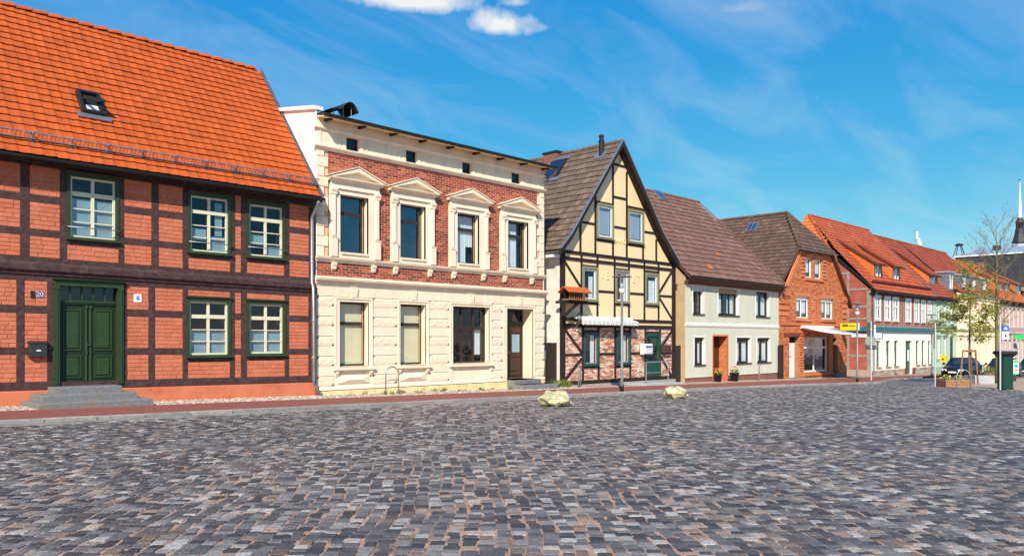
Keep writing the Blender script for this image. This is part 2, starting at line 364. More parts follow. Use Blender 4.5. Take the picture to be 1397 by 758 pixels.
def window(root, x0, x1, z0, z1, y, fm, rows, fw=.055, mw=.045, tw=None, depth=.06, gl='glass', name='window', curtain=None, room=.5, rmat='room', cmat='curtain', label=None):
    """frame with bars (butted), each pane its own sheet, curtains and a dark room behind. rows: (height share, columns) from the top."""
    tw = tw or mw; mb = MB(); mb.box(x0, x0 + fw, y, y + depth, z0, z1).box(x1 - fw, x1, y, y + depth, z0, z1)
    mb.box(x0 + fw, x1 - fw, y + .002, y + depth, z1 - fw, z1).box(x0 + fw, x1 - fw, y + .002, y + depth, z0, z0 + fw)
    ih = z1 - z0 - 2 * fw - tw * (len(rows) - 1); tot = sum(r[0] for r in rows); z = z1 - fw; panes = []
    for i, (hh, nc) in enumerate(rows):
        zb = z - ih * hh / tot
        iw = (x1 - x0 - 2 * fw - mw * (nc - 1)) / nc
        for c in range(nc):
            xa = x0 + fw + c * (iw + mw); panes.append((xa, xa + iw, zb, z))
            if c: mb.box(xa - mw, xa, y + .004, y + depth - .004, zb, z)
        if i < len(rows) - 1: mb.box(x0 + fw, x1 - fw, y - .004, y + depth - .002, zb - tw, zb)
        z = zb - tw
    w = mb.build(name, fm, root, label=label)
    for a, b, c, d in panes: MB().box(a - .004, b + .004, y + depth * .45, y + depth * .45 + .005, c - .004, d + .004).build('pane', gl, w)
    if room:
        q = MB(); h = (x0, x1, z0, z1); q.rev(h, y + depth + .001, room); q.add([(x0, y + depth + room, z0), (x1, y + depth + room, z0), (x1, y + depth + room, z1), (x0, y + depth + room, z1)], [(0, 1, 2, 3)])
        q.build('room', rmat, w)
    if curtain:
        for (fa, fb, za, zb) in curtain:                # fractions of the opening
            a, b = x0 + fw + (x1 - x0 - 2 * fw) * fa, x0 + fw + (x1 - x0 - 2 * fw) * fb; n = max(6, int((b - a) / .035)); vs = []; fs = []
            for i in range(n + 1):
                xx = a + (b - a) * i / n; yy = y + depth + (.012 if cmat in ('blind', 'frost') else .03 + .016 * math.sin(i * 1.9)) + rnd.uniform(-.003, .003)
                vs += [(xx, yy, z0 + fw + (z1 - z0 - 2 * fw) * za), (xx, yy, z0 + fw + (z1 - z0 - 2 * fw) * zb)]
            for i in range(n): fs.append((2 * i, 2 * i + 2, 2 * i + 3, 2 * i + 1))
            MB().add(vs, fs).build('curtain', cmat, w, smooth=True)
    return w

# ------------------------------------------------------------------ material library
mat('mortar_sand', lin(178, 146, 124), .95, .25, 9, .6, 120, dirt=lin(110, 92, 70), dscale=2.2, dlo=.5, dhi=.7)
mat('cobble', (0, 0, 0), .72, .42, 40, .9, 70, spec=.35, dirt=(.27, .215, .165), dscale=.9, dlo=.54, dhi=.95, ramp=[(0, (.048, .047, .050)), (.23, (.076, .075, .078)), (.45, (.120, .117, .117)), (.66, (.185, .178, .170)), (.80, (.27, .255, .235)), (.895, (.48, .455, .42)), (.94, (.38, .275, .19)), (1, (.15, .105, .082))])
mat('asphalt', (.14, .14, .145), .85, .2, 1.5, .4, 150)
mat('earth', (.16, .13, .10), .95, .3, .6, .3, 20)
mat('red_paver', (.26, .085, .06), .85, .25, 7, .4, 40, dirt=(.20, .11, .085), dscale=3)
mat('kerb_granite', (.30, .28, .26), .8, .25, 8, .5, 90, isl=.18)
mat('gutter_stone', (.21, .205, .195), .8, .3, 6, .5, 70, isl=.2)
mat('pebble', (0, 0, 0), .8, .15, 20, ramp=[(0, (.30, .27, .24)), (.4, (.50, .46, .40)), (.7, (.36, .28, .21)), (1, (.62, .59, .54))])
mat('pink_pave', (.42, .30, .22), .9, .2, 3, .3, 60)
mat('h1_brick', lin(200, 117, 86), .82, .10, 5, .5, 55, isl=.09, dirt=lin(192, 98, 68), dscale=1.1)
mat('h1_plinth', lin(202, 117, 84), .85, .12, 2.5, .35, 30, dirt=lin(178, 84, 56), dscale=1.6)
mat('h1_timber', (.062, .030, .030), .75, .45, 9, .9, 30, dirt=(.10, .066, .066), dscale=5.5, dlo=.5, dhi=.72)
mat('h1_green', (.026, .054, .019), .5, .12, 6, .1, 30)
mat('h1_door', (.013, .027, .011), .45, .15, 5, .1, 30)
mat('h1_cream', lin(222, 216, 188), .5, .06, 6)
mat('h1_tile', lin(184, 87, 40), .82, .12, 3, .2, 60, isl=.08, spec=.2, dirt=lin(150, 72, 44), dscale=1.7, dlo=.52, dhi=.85)
mat('zinc', (.36, .39, .42), .42, .18, 4, .1, 30, metal=.75)
mat('dark_metal', (.045, .05, .055), .45, .15, 6, metal=.6)
mat('steel', (.36, .37, .39), .42, .08, 8, metal=.45)
mat('guard', (.10, .085, .08), .55, .2, 8, metal=.3)
mat('granite_step', (.20, .205, .21), .8, .25, 18, .6, 110, dirt=(.25, .20, .12), dscale=1.8, dlo=.56, dhi=.7)
mat('cream', lin(238, 222, 198), .85, .07, 1.5, .18, 60, dirt=lin(208, 184, 150), dscale=1.3, dlo=.52, dhi=.85, stretch=(1.6, 1.6, .35))
mat('cream_rough', lin(236, 219, 193), .9, .10, 9, .45, 26)
mat('cream_plinth', lin(236, 212, 160), .9, .15, 3, .4, 40, dirt=lin(170, 150, 110), dscale=1.4, dlo=.52, dhi=.75)
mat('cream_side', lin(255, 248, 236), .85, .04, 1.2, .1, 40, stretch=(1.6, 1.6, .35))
mat('h2_brick', (0, 0, 0), .8, .15, 12, .4, 60, ramp=[(0, (.10, .026, .022)), (.15, (.21, .038, .024)), (.55, (.31, .060, .032)), (.85, (.39, .090, .048)), (1, (.46, .14, .085))])
mat('mortar_light', lin(214, 176, 152), .95, .12, 9, .3, 80)
mat('brown_frame', (.045, .024, .017), .5, .2, 9, .2, 30)
mat('brown_door', (.060, .026, .017), .45, .3, 6, .3, 40, stretch=(3, 3, .5))
mat('tan_wood', (.42, .28, .16), .55, .15, 9)
mat('blind', lin(240, 230, 190), .9, .06, 3)
mat('curtain', lin(225, 232, 236), .9, .05, 4)
mat('curtain_blue', lin(160, 190, 205), .9, .08, 4)
mat('frost', lin(140, 170, 182), .35, .06, 3)
mat('room', (.012, .012, .014), .95, .0)
mat('room_warm', (.035, .022, .014), .95, .0)
glass('glass', .035, (.93, .95, .96)); glass('glass_up', .13, (.8, .84, .88))
mat('roof_dark', (.05, .052, .06), .5, .15, 2, metal=.2)
mat('white_slab', (.72, .70, .70), .7, .1, 4)
mat('h3_wall', lin(236, 212, 168), .88, .06, 1.4, .25, 45, stretch=(1.6, 1.6, .35))
mat('h3_timber', (.022, .013, .011), .75, .3, 6, .4, 40)
mat('h3_brick', (0, 0, 0), .85, .25, 10, .7, 60, ramp=[(0, (.36, .13, .085)), (.25, (.50, .18, .11)), (.5, (.60, .34, .25)), (.72, (.66, .48, .39)), (1, (.70, .58, .48))])
mat('h3_mortar', lin(226, 200, 178), .95, .18, 5, .5, 50)
mat('h3_side', lin(226, 219, 210), .92, .12, 1.8, .5, 40, dirt=lin(190, 180, 170), dscale=1.4)
mat('h3_tile', (0, 0, 0), .85, .22, 5, .4, 50, ramp=[(0, (.112, .076, .057)), (.5, (.136, .094, .071)), (.8, (.16, .111, .083)), (1, (.20, .138, .10))], dirt=(.18, .135, .095), dscale=2.6, dlo=.6, dhi=.8)
mat('olive', (.24, .235, .13), .55, .1, 6)
mat('pvc', (.62, .62, .62), .4, .05, 5)
mat('white_paint', (.80, .80, .78), .5, .05, 4)
mat('teal', (.012, .085, .095), .5, .12, 6)
mat('h3_door', (.008, .072, .045), .4, .1, 6)
mat('brass', (.65, .40, .10), .3, .05, 5, metal=.9)
mat('awning_white', (.72, .71, .68), .85, .05, 4)
mat('awning_stripe', (.60, .605, .61), .85, .05, 4)
mat('fence_brown', (.030, .020, .016), .85, .35, 6, .5, 40, stretch=(6, 6, .6))
mat('orange_tile', (.55, .13, .03), .8, .2, 8, .2, 40, isl=.15)
mat('wood_mid', (.26, .13, .06), .75, .3, 6, .4, 40, isl=.12)
mat('h4_wall', lin(206, 207, 188), .9, .05, 1.4, .3, 70, dirt=lin(194, 195, 174), dscale=.8, stretch=(1.6, 1.6, .35))
mat('h4_side', lin(186, 156, 120), .95, .14, 2, .5, 40)
mat('h4_tile', (0, 0, 0), .85, .2, 4, .4, 50, ramp=[(0, (.160, .084, .060)), (.45, (.188, .098, .069)), (.8, (.208, .112, .080)), (1, (.25, .142, .102))], dirt=(.30, .24, .19), dscale=2.5, dlo=.64, dhi=.78)
mat('h4_fascia', (.11, .045, .028), .7, .2, 5)
brickmat('brick_dark', (.22, .07, .04), (.28, .10, .06), (.20, .15, .12))
mat('black_frame', (.014, .013, .013), .45, .1, 5)
mat('h5_brick', (0, 0, 0), .85, .2, 8, .4, 50, ramp=[(0, (.36, .10, .04)), (.3, (.54, .165, .06)), (.7, (.62, .20, .072)), (.9, (.66, .25, .10)), (1, (.30, .10, .06))])
mat('h5_mortar', (.33, .16, .10), .95, .2, 6, .3, 60)
mat('h5_trim', (.58, .185, .075), .85, .15, 8, .4, 60, isl=.15)
mat('h5_slate', (.10, .10, .11), .8)
mat('h5_tile', (0, 0, 0), .85, .2, 4, .4, 50, ramp=[(0, (.098, .056, .041)), (.5, (.116, .067, .048)), (.8, (.132, .078, .056)), (1, (.17, .108, .078))], dirt=(.30, .26, .22), dscale=3.2, dlo=.67, dhi=.76)
mat('maroon', (.20, .045, .045), .7, .1, 5)
brickmat('h6_brickwall', (.31, .050, .028), (.40, .085, .045), (.42, .20, .15), .24, .075, .008)
mat('grey_timber', (.30, .255, .22), .85, .25, 5, .5, 40)
mat('h6_white', lin(250, 246, 232), .88, .05, 1.4, .2, 50, stretch=(1.6, 1.6, .35))
mat('h6_tile', (0, 0, 0), .75, .12, 3, .3, 50, ramp=[(0, (.33, .066, .024)), (.6, (.41, .086, .03)), (1, (.47, .115, .04))])
mat('h7_tile', (0, 0, 0), .78, .12, 3, .3, 50, ramp=[(0, (.25, .048, .024)), (.6, (.31, .062, .03)), (1, (.36, .085, .04))])
mat('h9_tile', (0, 0, 0), .78, .14, 3, .3, 50, ramp=[(0, (.42, .10, .032)), (.6, (.50, .13, .04)), (1, (.56, .17, .055))])
mat('h6_tile_new_sheen', (.55, .15, .035), .75, .12, 3, .3, 50, isl=.1)  # newer tile hanging on dormer cheeks; on the hip, sheen put into the colour
mat('teal_band', (.03, .15, .18), .7, .2, 5, dirt=(.10, .20, .21), dscale=2)
mat('fieldstone', (0, 0, 0), .9, .2, 12, .6, 50, ramp=[(0, (.26, .22, .19)), (.4, (.36, .31, .27)), (.75, (.45, .38, .32)), (1, (.30, .20, .16))])
mat('green_frame', (.02, .09, .05), .5, .1, 6)
mat('soot', lin(120, 140, 140), .9, .4, 3)
mat('h7_wall', lin(184, 210, 188), .9, .05, 1.4, .2, 50)
mat('h7_trim', lin(150, 178, 155), .9, .05, 1.4)
mat('h8_wall', lin(232, 214, 172), .9, .05, 1.4, .2, 50)
mat('h8_trim', lin(238, 226, 196), .9, .05, 1.4, .2, 50)
mat('h9_wall', lin(176, 152, 148), .9, .06, 1.4, .2, 50)
mat('h9_trim', lin(198, 178, 174), .9, .06, 1.4, .2, 50)
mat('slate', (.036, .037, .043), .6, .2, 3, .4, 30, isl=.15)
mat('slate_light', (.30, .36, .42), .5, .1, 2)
mat('bark', (.16, .12, .085), .9, .3, 12, .7, 50)
mat('bark_green', (.17, .145, .06), .9, .35, 9, .7, 50)
mat('leaf', (0, 0, 0), .6, .15, 4, ramp=[(0, (.13, .15, .02)), (.5, (.23, .235, .03)), (1, (.34, .31, .05))])
mat('weed', (0, 0, 0), .7, .15, 4, ramp=[(0, (.07, .12, .02)), (.6, (.14, .20, .03)), (1, (.24, .24, .05))])
mat('petal_red', (.75, .05, .03), .6, .1); mat('petal_orange', (.85, .25, .02), .6, .1); mat('petal_yellow', (.85, .62, .03), .6, .1)
mat('pot', (.02, .022, .028), .5, .1)
mat('soil', (.06, .04, .03), .95, .2, 30)
mat('plank', (.30, .16, .09), .8, .3, 5, .4, 40, isl=.12, stretch=(1, 1, 3))
mat('concrete', (.38, .40, .42), .85, .15, 5, .3, 60)
mat('dark_stone', (.04, .04, .045), .8, .2, 8, .4, 60)
mat('bin_green', (.005, .045, .032), .45, .1, 6); mat('bin_black', (.014, .014, .016), .5, .1, 6)
mat('poster', (.80, .82, .80), .5); mat('poster_green', (.05, .55, .16), .5); mat('poster_blue', (.04, .35, .65), .5); mat('poster_orange', (.75, .28, .05), .5)
mat('sign_blue', (.01, .10, .55), .4); mat('sign_white', (.8, .8, .8), .45); mat('sign_back', (.28, .31, .32), .5, .08, 5, metal=.3); mat('sign_dark', (.06, .065, .07), .5)
mat('yellow', (.88, .62, .01), .45, .04, 4); mat('black', (.012, .012, .012), .6)
mat('post_grey', (.20, .205, .215), .45, .1, 5, metal=.3); mat('post_light', (.55, .60, .64), .45, .08, 5, metal=.3)
glass('clear', .04, (.93, .95, .96)); mat('lamp_core', (.75, .75, .74), .4)
mat('car_paint', (.006, .007, .009), .25, .02, 3, coat=.3, spec=.35); mat('car_blue', (.008, .016, .04), .25, .02, 3, coat=.3, spec=.35); mat('tyre', (.018, .018, .018), .85); mat('rim', (.5, .51, .53), .3, metal=.9); mat('headlight', (.7, .73, .76), .1, 0, spec=.8)
glass('car_glass', .10, (.25, .3, .33)); mat('car_trim', (.02, .02, .02), .5); mat('red_lamp', (.45, .02, .02), .2)
mat('letterbox', (.06, .062, .066), .4, .1, 6, metal=.5); mat('enamel_blue', (.01, .03, .22), .25, .02); mat('enamel_white', (.82, .82, .82), .3, .02)
mat('box_white', (.74, .75, .76), .45, .05, 5); mat('box_brown', (.085, .035, .03), .5, .1, 6)
def bagmat():
    m = mat('bag', lin(182, 176, 118), .32, .15, 5, 1.0, 13, spec=.6, dirt=lin(200, 196, 168), dscale=6, dlo=.48, dhi=.6)
    b = m.node_tree.nodes['Principled BSDF']; b.inputs['Transmission Weight'].default_value = .12
bagmat()
mat('bag_bit', (0, 0, 0), .5, .1, 8, ramp=[(0, (.75, .75, .72)), (.3, (.10, .32, .48)), (.5, (.75, .6, .15)), (.65, (.8, .8, .78)), (.8, (.6, .12, .06)), (.9, (.08, .09, .12)), (1, (.7, .35, .1))])
# ================================================================== the ground
def sheet(name, poly, dz, m, kind='structure'):
    n = len(poly); mb = MB(); mb.add([(x, y, gz(x) + dz) for x, y in poly], [tuple(range(n))]); o = mb.build(name, m); o['kind'] = kind; return o
sheet('ground', [(-400, -500), (900, -500), (900, 700), (-400, 700)], -.34, 'earth')
EDGE = [(-25, -4.2), (30, -4.2), (37, -4.55), (42.4, -5.3), (43.0, -7.6), (42.6, -8.6), (41.6, -10.6), (40.6, -12.6), (39, -16), (37, -24)]
sheet('road', [(20, -70), (190, -70), (190, -2), (20, -2)], -.115, 'asphalt')
sq = sheet('cobbled_square', EDGE + [(37, -40), (-25, -40)], -.0865, 'mortar_sand')
ORG[sq.name] = Vector((0, 0, 0))
PAVE = [(-25, -3.85), (31, -3.85), (37, -4.25), (42.4, -4.95), (44.5, -4.9), (48, -4.0), (52, -3.2), (58, -2.8), (140, -2.6)]
sheet('brick_path', PAVE + [(140, -1.2), (58, -1.2), (45, -1.45), (-25, -1.5)], .0, 'red_paver')
sheet('gravel_strip', [(-25, -1.5), (45, -1.45), (58, -1.2), (140, -1.2), (140, 3), (-25, 3)], -.004, 'pink_pave')
isl = [(42.75, -8.2), (45.5, -7.9), (50, -7.4), (62, -7.0), (90, -8.5), (90, -30), (40.2, -30), (39.4, -16), (41.0, -12.6), (41.9, -10.6)]
sheet('island_pavement', isl, -.075, 'pink_pave')
# kerb stones along the pavement
kb = thing('kerb', '', ''); del kb['label']; del kb['category']; kb['kind'] = 'structure'
def along(poly, step):
    out = []
    for (x0, y0), (x1, y1) in zip(poly, poly[1:]):
        l = math.hypot(x1 - x0, y1 - y0); n = max(1, round(l / step))
        for i in range(n): out.append(((x0 + (x1 - x0) * i / n, y0 + (y1 - y0) * i / n), (x0 + (x1 - x0) * (i + 1) / n, y0 + (y1 - y0) * (i + 1) / n)))
    return out
def run_stone(a, b, w0, w1, top, bot, name, m, parent):
    (x0, y0), (x1, y1) = a, b; l = math.hypot(x1 - x0, y1 - y0); dx, dy = (x1 - x0) / l, (y1 - y0) / l; nx, ny = dy, -dx
    g = .008 + rnd.uniform(0, .006); j = lambda q=.006: rnd.uniform(-q, q); t = top + j(.005)
    def P(s, o, z): return (x0 + dx * s + nx * o, y0 + dy * s + ny * o, gz(x0 + dx * s) + z)
    c = .014; a0, a1 = w0 + j(), w1 + j(); vs = [P(g, a0, bot), P(l - g, a0, bot), P(l - g, a1, bot), P(g, a1, bot), P(g, a0, t - c), P(l - g, a0, t - c), P(l - g, a1, t - c), P(g, a1, t - c), P(g + c, a0 + c, t), P(l - g - c, a0 + c, t), P(l - g - c, a1 - c, t), P(g + c, a1 - c, t)]
    fs = [(8, 9, 10, 11)] + [(4 + i, 4 + (i + 1) % 4, 8 + (i + 1) % 4, 8 + i) for i in range(4)] + [(i, (i + 1) % 4, 4 + (i + 1) % 4, 4 + i) for i in range(4)]
    MB().add(vs, fs).build(name, m, parent)
PV = [(max(x, -2), y) for x, y in PAVE if x < 70]
for a, b in along(PV, .95): run_stone(a, b, -.002, .15, .012, -.2, 'kerb_stone', 'kerb_granite', kb)
gt = [(x, y) for x, y in PV if x < 43]
for a, b in along(gt, .62): run_stone(a, b, .155, .36, -.072, -.2, 'gutter_stone', 'gutter_stone', kb)
for a, b in along([(40.2, -16), (41.0, -12.6), (41.9, -10.6), (42.75, -8.2), (45.5, -7.9), (50, -7.4), (62, -7.0)], 1.0): run_stone(a, b, -.12, .0, -.055, -.2, 'kerb_stone', 'kerb_granite', kb)

# cobbles: rows run out from the viewer at about 45 degrees to the fronts, slightly wavy
def pip(x, y, poly):
    c = np.zeros(len(x), bool); n = len(poly)
    for i in range(n):
        (x0, y0), (x1, y1) = poly[i], poly[(i + 1) % n]
        if y0 == y1: continue
        c ^= ((y0 > y) != (y1 > y)) & (x < (x1 - x0) * (y - y0) / (y1 - y0) + x0)
    return c
def cobbles():
    A = TH + R(2.5); dx, dy = math.cos(A), math.sin(A); lx, ly = dy, -dx
    rows = []; pitch = .126
    for r in range(-175, 385):
        l0 = r * pitch + rnd.uniform(-.006, .006); s = max(2.6, (abs(l0) - 2.2) / .80) + rnd.random() * .1
        if s > 52: continue
        n = int((56 - s) / .108) + 3; L = np.clip(nrs.normal(.120, .030, n), .07, .22); e = s + np.cumsum(L); k = e < 54
        e, L = e[k], L[k]; c = e - L / 2
        rows.append(np.stack([c, np.full(len(c), l0), L, np.full(len(c), pitch)], 1))
    A_ = np.concatenate(rows); s, l, Ls, Wd = A_.T
    wob = .07 * np.sin(s * .31 + l * .17) + .035 * np.sin(s * .83 - l * .41 + 1.3) + .022 * np.sin(s * 2.1 + l * 1.3 + np.sin(s * .7)) + .012 * np.sin(s * 4.3 - l * 2.9)
    dwob = .07 * .31 * np.cos(s * .31 + l * .17) + .035 * .83 * np.cos(s * .83 - l * .41 + 1.3) + .022 * 2.1 * np.cos(s * 2.1 + l * 1.3)
    lat = l + wob + nrs.normal(0, .009, len(s))
    x = s * dx + lat * lx; y = -D + s * dy + lat * ly
    poly = [(px, py - .10) for px, py in EDGE[:4]] + [(px - .12, py) for px, py in EDGE[4:]] + [(36.9, -40), (-25, -40)]
    k = pip(x, y, poly); s, lat, Ls, Wd, x, y, dwob = [q[k] for q in (s, lat, Ls, Wd, x, y, dwob)]
    n = len(s); ang = A + np.arctan(-dwob) * .9 + nrs.normal(0, .05, n)
    ca, sa = np.cos(ang), np.sin(ang); hl = Ls / 2 - .0065; hw = Wd / 2 - .004 + np.clip(nrs.normal(-.003, .008, n), -.022, .007)
    z = gz(x) - .08 + nrs.normal(0, .0013, n)
    tx, ty = nrs.normal(0, .010, n), nrs.normal(0, .010, n)
    near = s < 13.5
    def place(idx, ring):                               # ring: list of (fu, fv, dz)
        R_ = np.array(ring); m = len(R_)
        ju = nrs.normal(0, .05, (len(idx), m)); jv = nrs.normal(0, .05, (len(idx), m))
        u = hl[idx][:, None] * (R_[:, 0] + ju * np.sign(R_[:, 0]) * .6); v = hw[idx][:, None] * (R_[:, 1] + jv * np.sign(R_[:, 1]) * .6)
        zz = z[idx][:, None] + R_[:, 2] + u * tx[idx][:, None] + v * ty[idx][:, None]
        X = x[idx][:, None] + u * ca[idx][:, None] + v * sa[idx][:, None]; Y = y[idx][:, None] + u * sa[idx][:, None] - v * ca[idx][:, None]
        return np.stack([X, Y, zz], 2)
    o8 = [(1, .78), (.8, 1), (-.8, 1), (-1, .78), (-1, -.78), (-.8, -1), (.8, -1), (1, -.78)]
    ringN = [(a * .88, b * .88, .001) for a, b in o8] + [(a * .97, b * .97, -.0015) for a, b in o8] + [(a, b, -.012) for a, b in o8]
    QN = [(3, 2, 1, 0), (7, 4, 3, 0), (7, 6, 5, 4)] + [(t * 8 + i, t * 8 + (i + 1) % 8, t * 8 + 8 + (i + 1) % 8, t * 8 + 8 + i) for t in (0, 1) for i in range(8)]
    o4 = [(1, 1), (-1, 1), (-1, -1), (1, -1)]
    ringF = [(a * .96, b * .96, 0) for a, b in o4] + [(a, b, -.01) for a, b in o4]
    QF = [(3, 2, 1, 0)] + [(i, (i + 1) % 4, 4 + (i + 1) % 4, 4 + i) for i in range(4)]
    dep = (x * math.cos(TH) + (y + D) * math.sin(TH)); lt = x * math.sin(TH) - (y + D) * math.cos(TH)
    vis = (np.abs(lt) < dep * .64) & (dep > 5.35); order = np.argsort(np.where(vis, dep, 1e9))[:300]
    V = place(order, ringN)
    for q, i in enumerate(order):
        c = V[q].mean(0); me = npmesh('cobblestone', V[q] - c, QN); put('cobblestone', me, 'cobble', sq).location = c
    rest = np.ones(n, bool); rest[order] = False
    a = np.where(near & rest)[0]; b = np.where(~near & rest)[0]
    Va, Vb = place(a, ringN), place(b, ringF)
    na, nb = len(a), len(b); V = np.concatenate([Va.reshape(-1, 3), Vb.reshape(-1, 3)])
    Q = np.concatenate([(np.array(QN)[None] + (np.arange(na) * 24)[:, None, None]).reshape(-1, 4), (np.array(QF)[None] + (na * 24 + np.arange(nb) * 8)[:, None, None]).reshape(-1, 4)])
    me = npmesh('cobblestones', V, Q); put('cobblestones', me, 'cobble', sq, kind='stuff')
    # moss and weeds in the joints
    w = np.where(rest & (s < 16) & (nrs.rand(n) < .012))[0]; w = w[(np.sin(x[w] * .9) + np.sin(y[w] * 1.3) > -.5)]
    tv = []
    for i in w:
        bx, by = x[i] + sa[i] * hw[i] * 1.1, y[i] - ca[i] * hw[i] * 1.1
        for q in range(7):
            t = rnd.uniform(0, 6.28); r = rnd.uniform(.003, .028); px, py = bx + r * math.cos(t) * 1.4, by + r * math.sin(t); h = rnd.uniform(.004, .016); e = rnd.uniform(.004, .009)
            zz = z[i] - .005; tv.append([(px - e, py, zz), (px, py - e, zz), (px + e, py, zz + h * .3), (px + e * .3, py + e, zz + h)])
    stuff('moss', np.array(tv), [(0, 1, 2, 3)], 'weed', None).name = 'joint_moss'
    return n
NCOB = cobbles()
tag(bpy.data.objects['joint_moss'], 'tiny green moss tufts in the joints between the cobbles', 'moss')
# loose pebbles in the strip along the house walls
def pebbles():
    o = []
    for i in range(3800):
        x = rnd.uniform(3.5, 24.5); y = -rnd.uniform(.02, 1.46)
        if x > 13.0 and rnd.random() < .55: continue
        r = rnd.uniform(.02, .05); a = rnd.uniform(0, 3.14); o.append((x, y, r, a, rnd.uniform(.7, 1.2), rnd.uniform(.45, .7)))
    P = np.array(o); k = 6; ring = [(math.cos(t * math.pi / 3), math.sin(t * math.pi / 3)) for t in range(6)]
    pr = np.array([(a * .98, b * .98, 0) for a, b in ring] + [(a * .9, b * .9, .55) for a, b in ring] + [(a * .45, b * .45, .95) for a, b in ring]); Q = [(t * 6 + i, t * 6 + (i + 1) % 6, t * 6 + 6 + (i + 1) % 6, t * 6 + 6 + i) for t in (0, 1) for i in range(6)] + [(12, 13, 14, 15), (12, 15, 16, 17)]
    c, s_ = np.cos(P[:, 3])[:, None], np.sin(P[:, 3])[:, None]; u = pr[None, :, 0] * P[:, 2:3] * P[:, 4:5]; v = pr[None, :, 1] * P[:, 2:3]
    V = np.stack([P[:, 0:1] + u * c - v * s_, P[:, 1:2] + u * s_ + v * c, gz(P[:, 0:1]) - .012 + pr[None, :, 2] * P[:, 2:3] * P[:, 5:6]], 2)
    ob = stuff('pebbles', V, Q, 'pebble', None, smooth=True); tag(ob, 'loose pale pebbles in the strip along the house walls', 'pebbles')
pebbles()
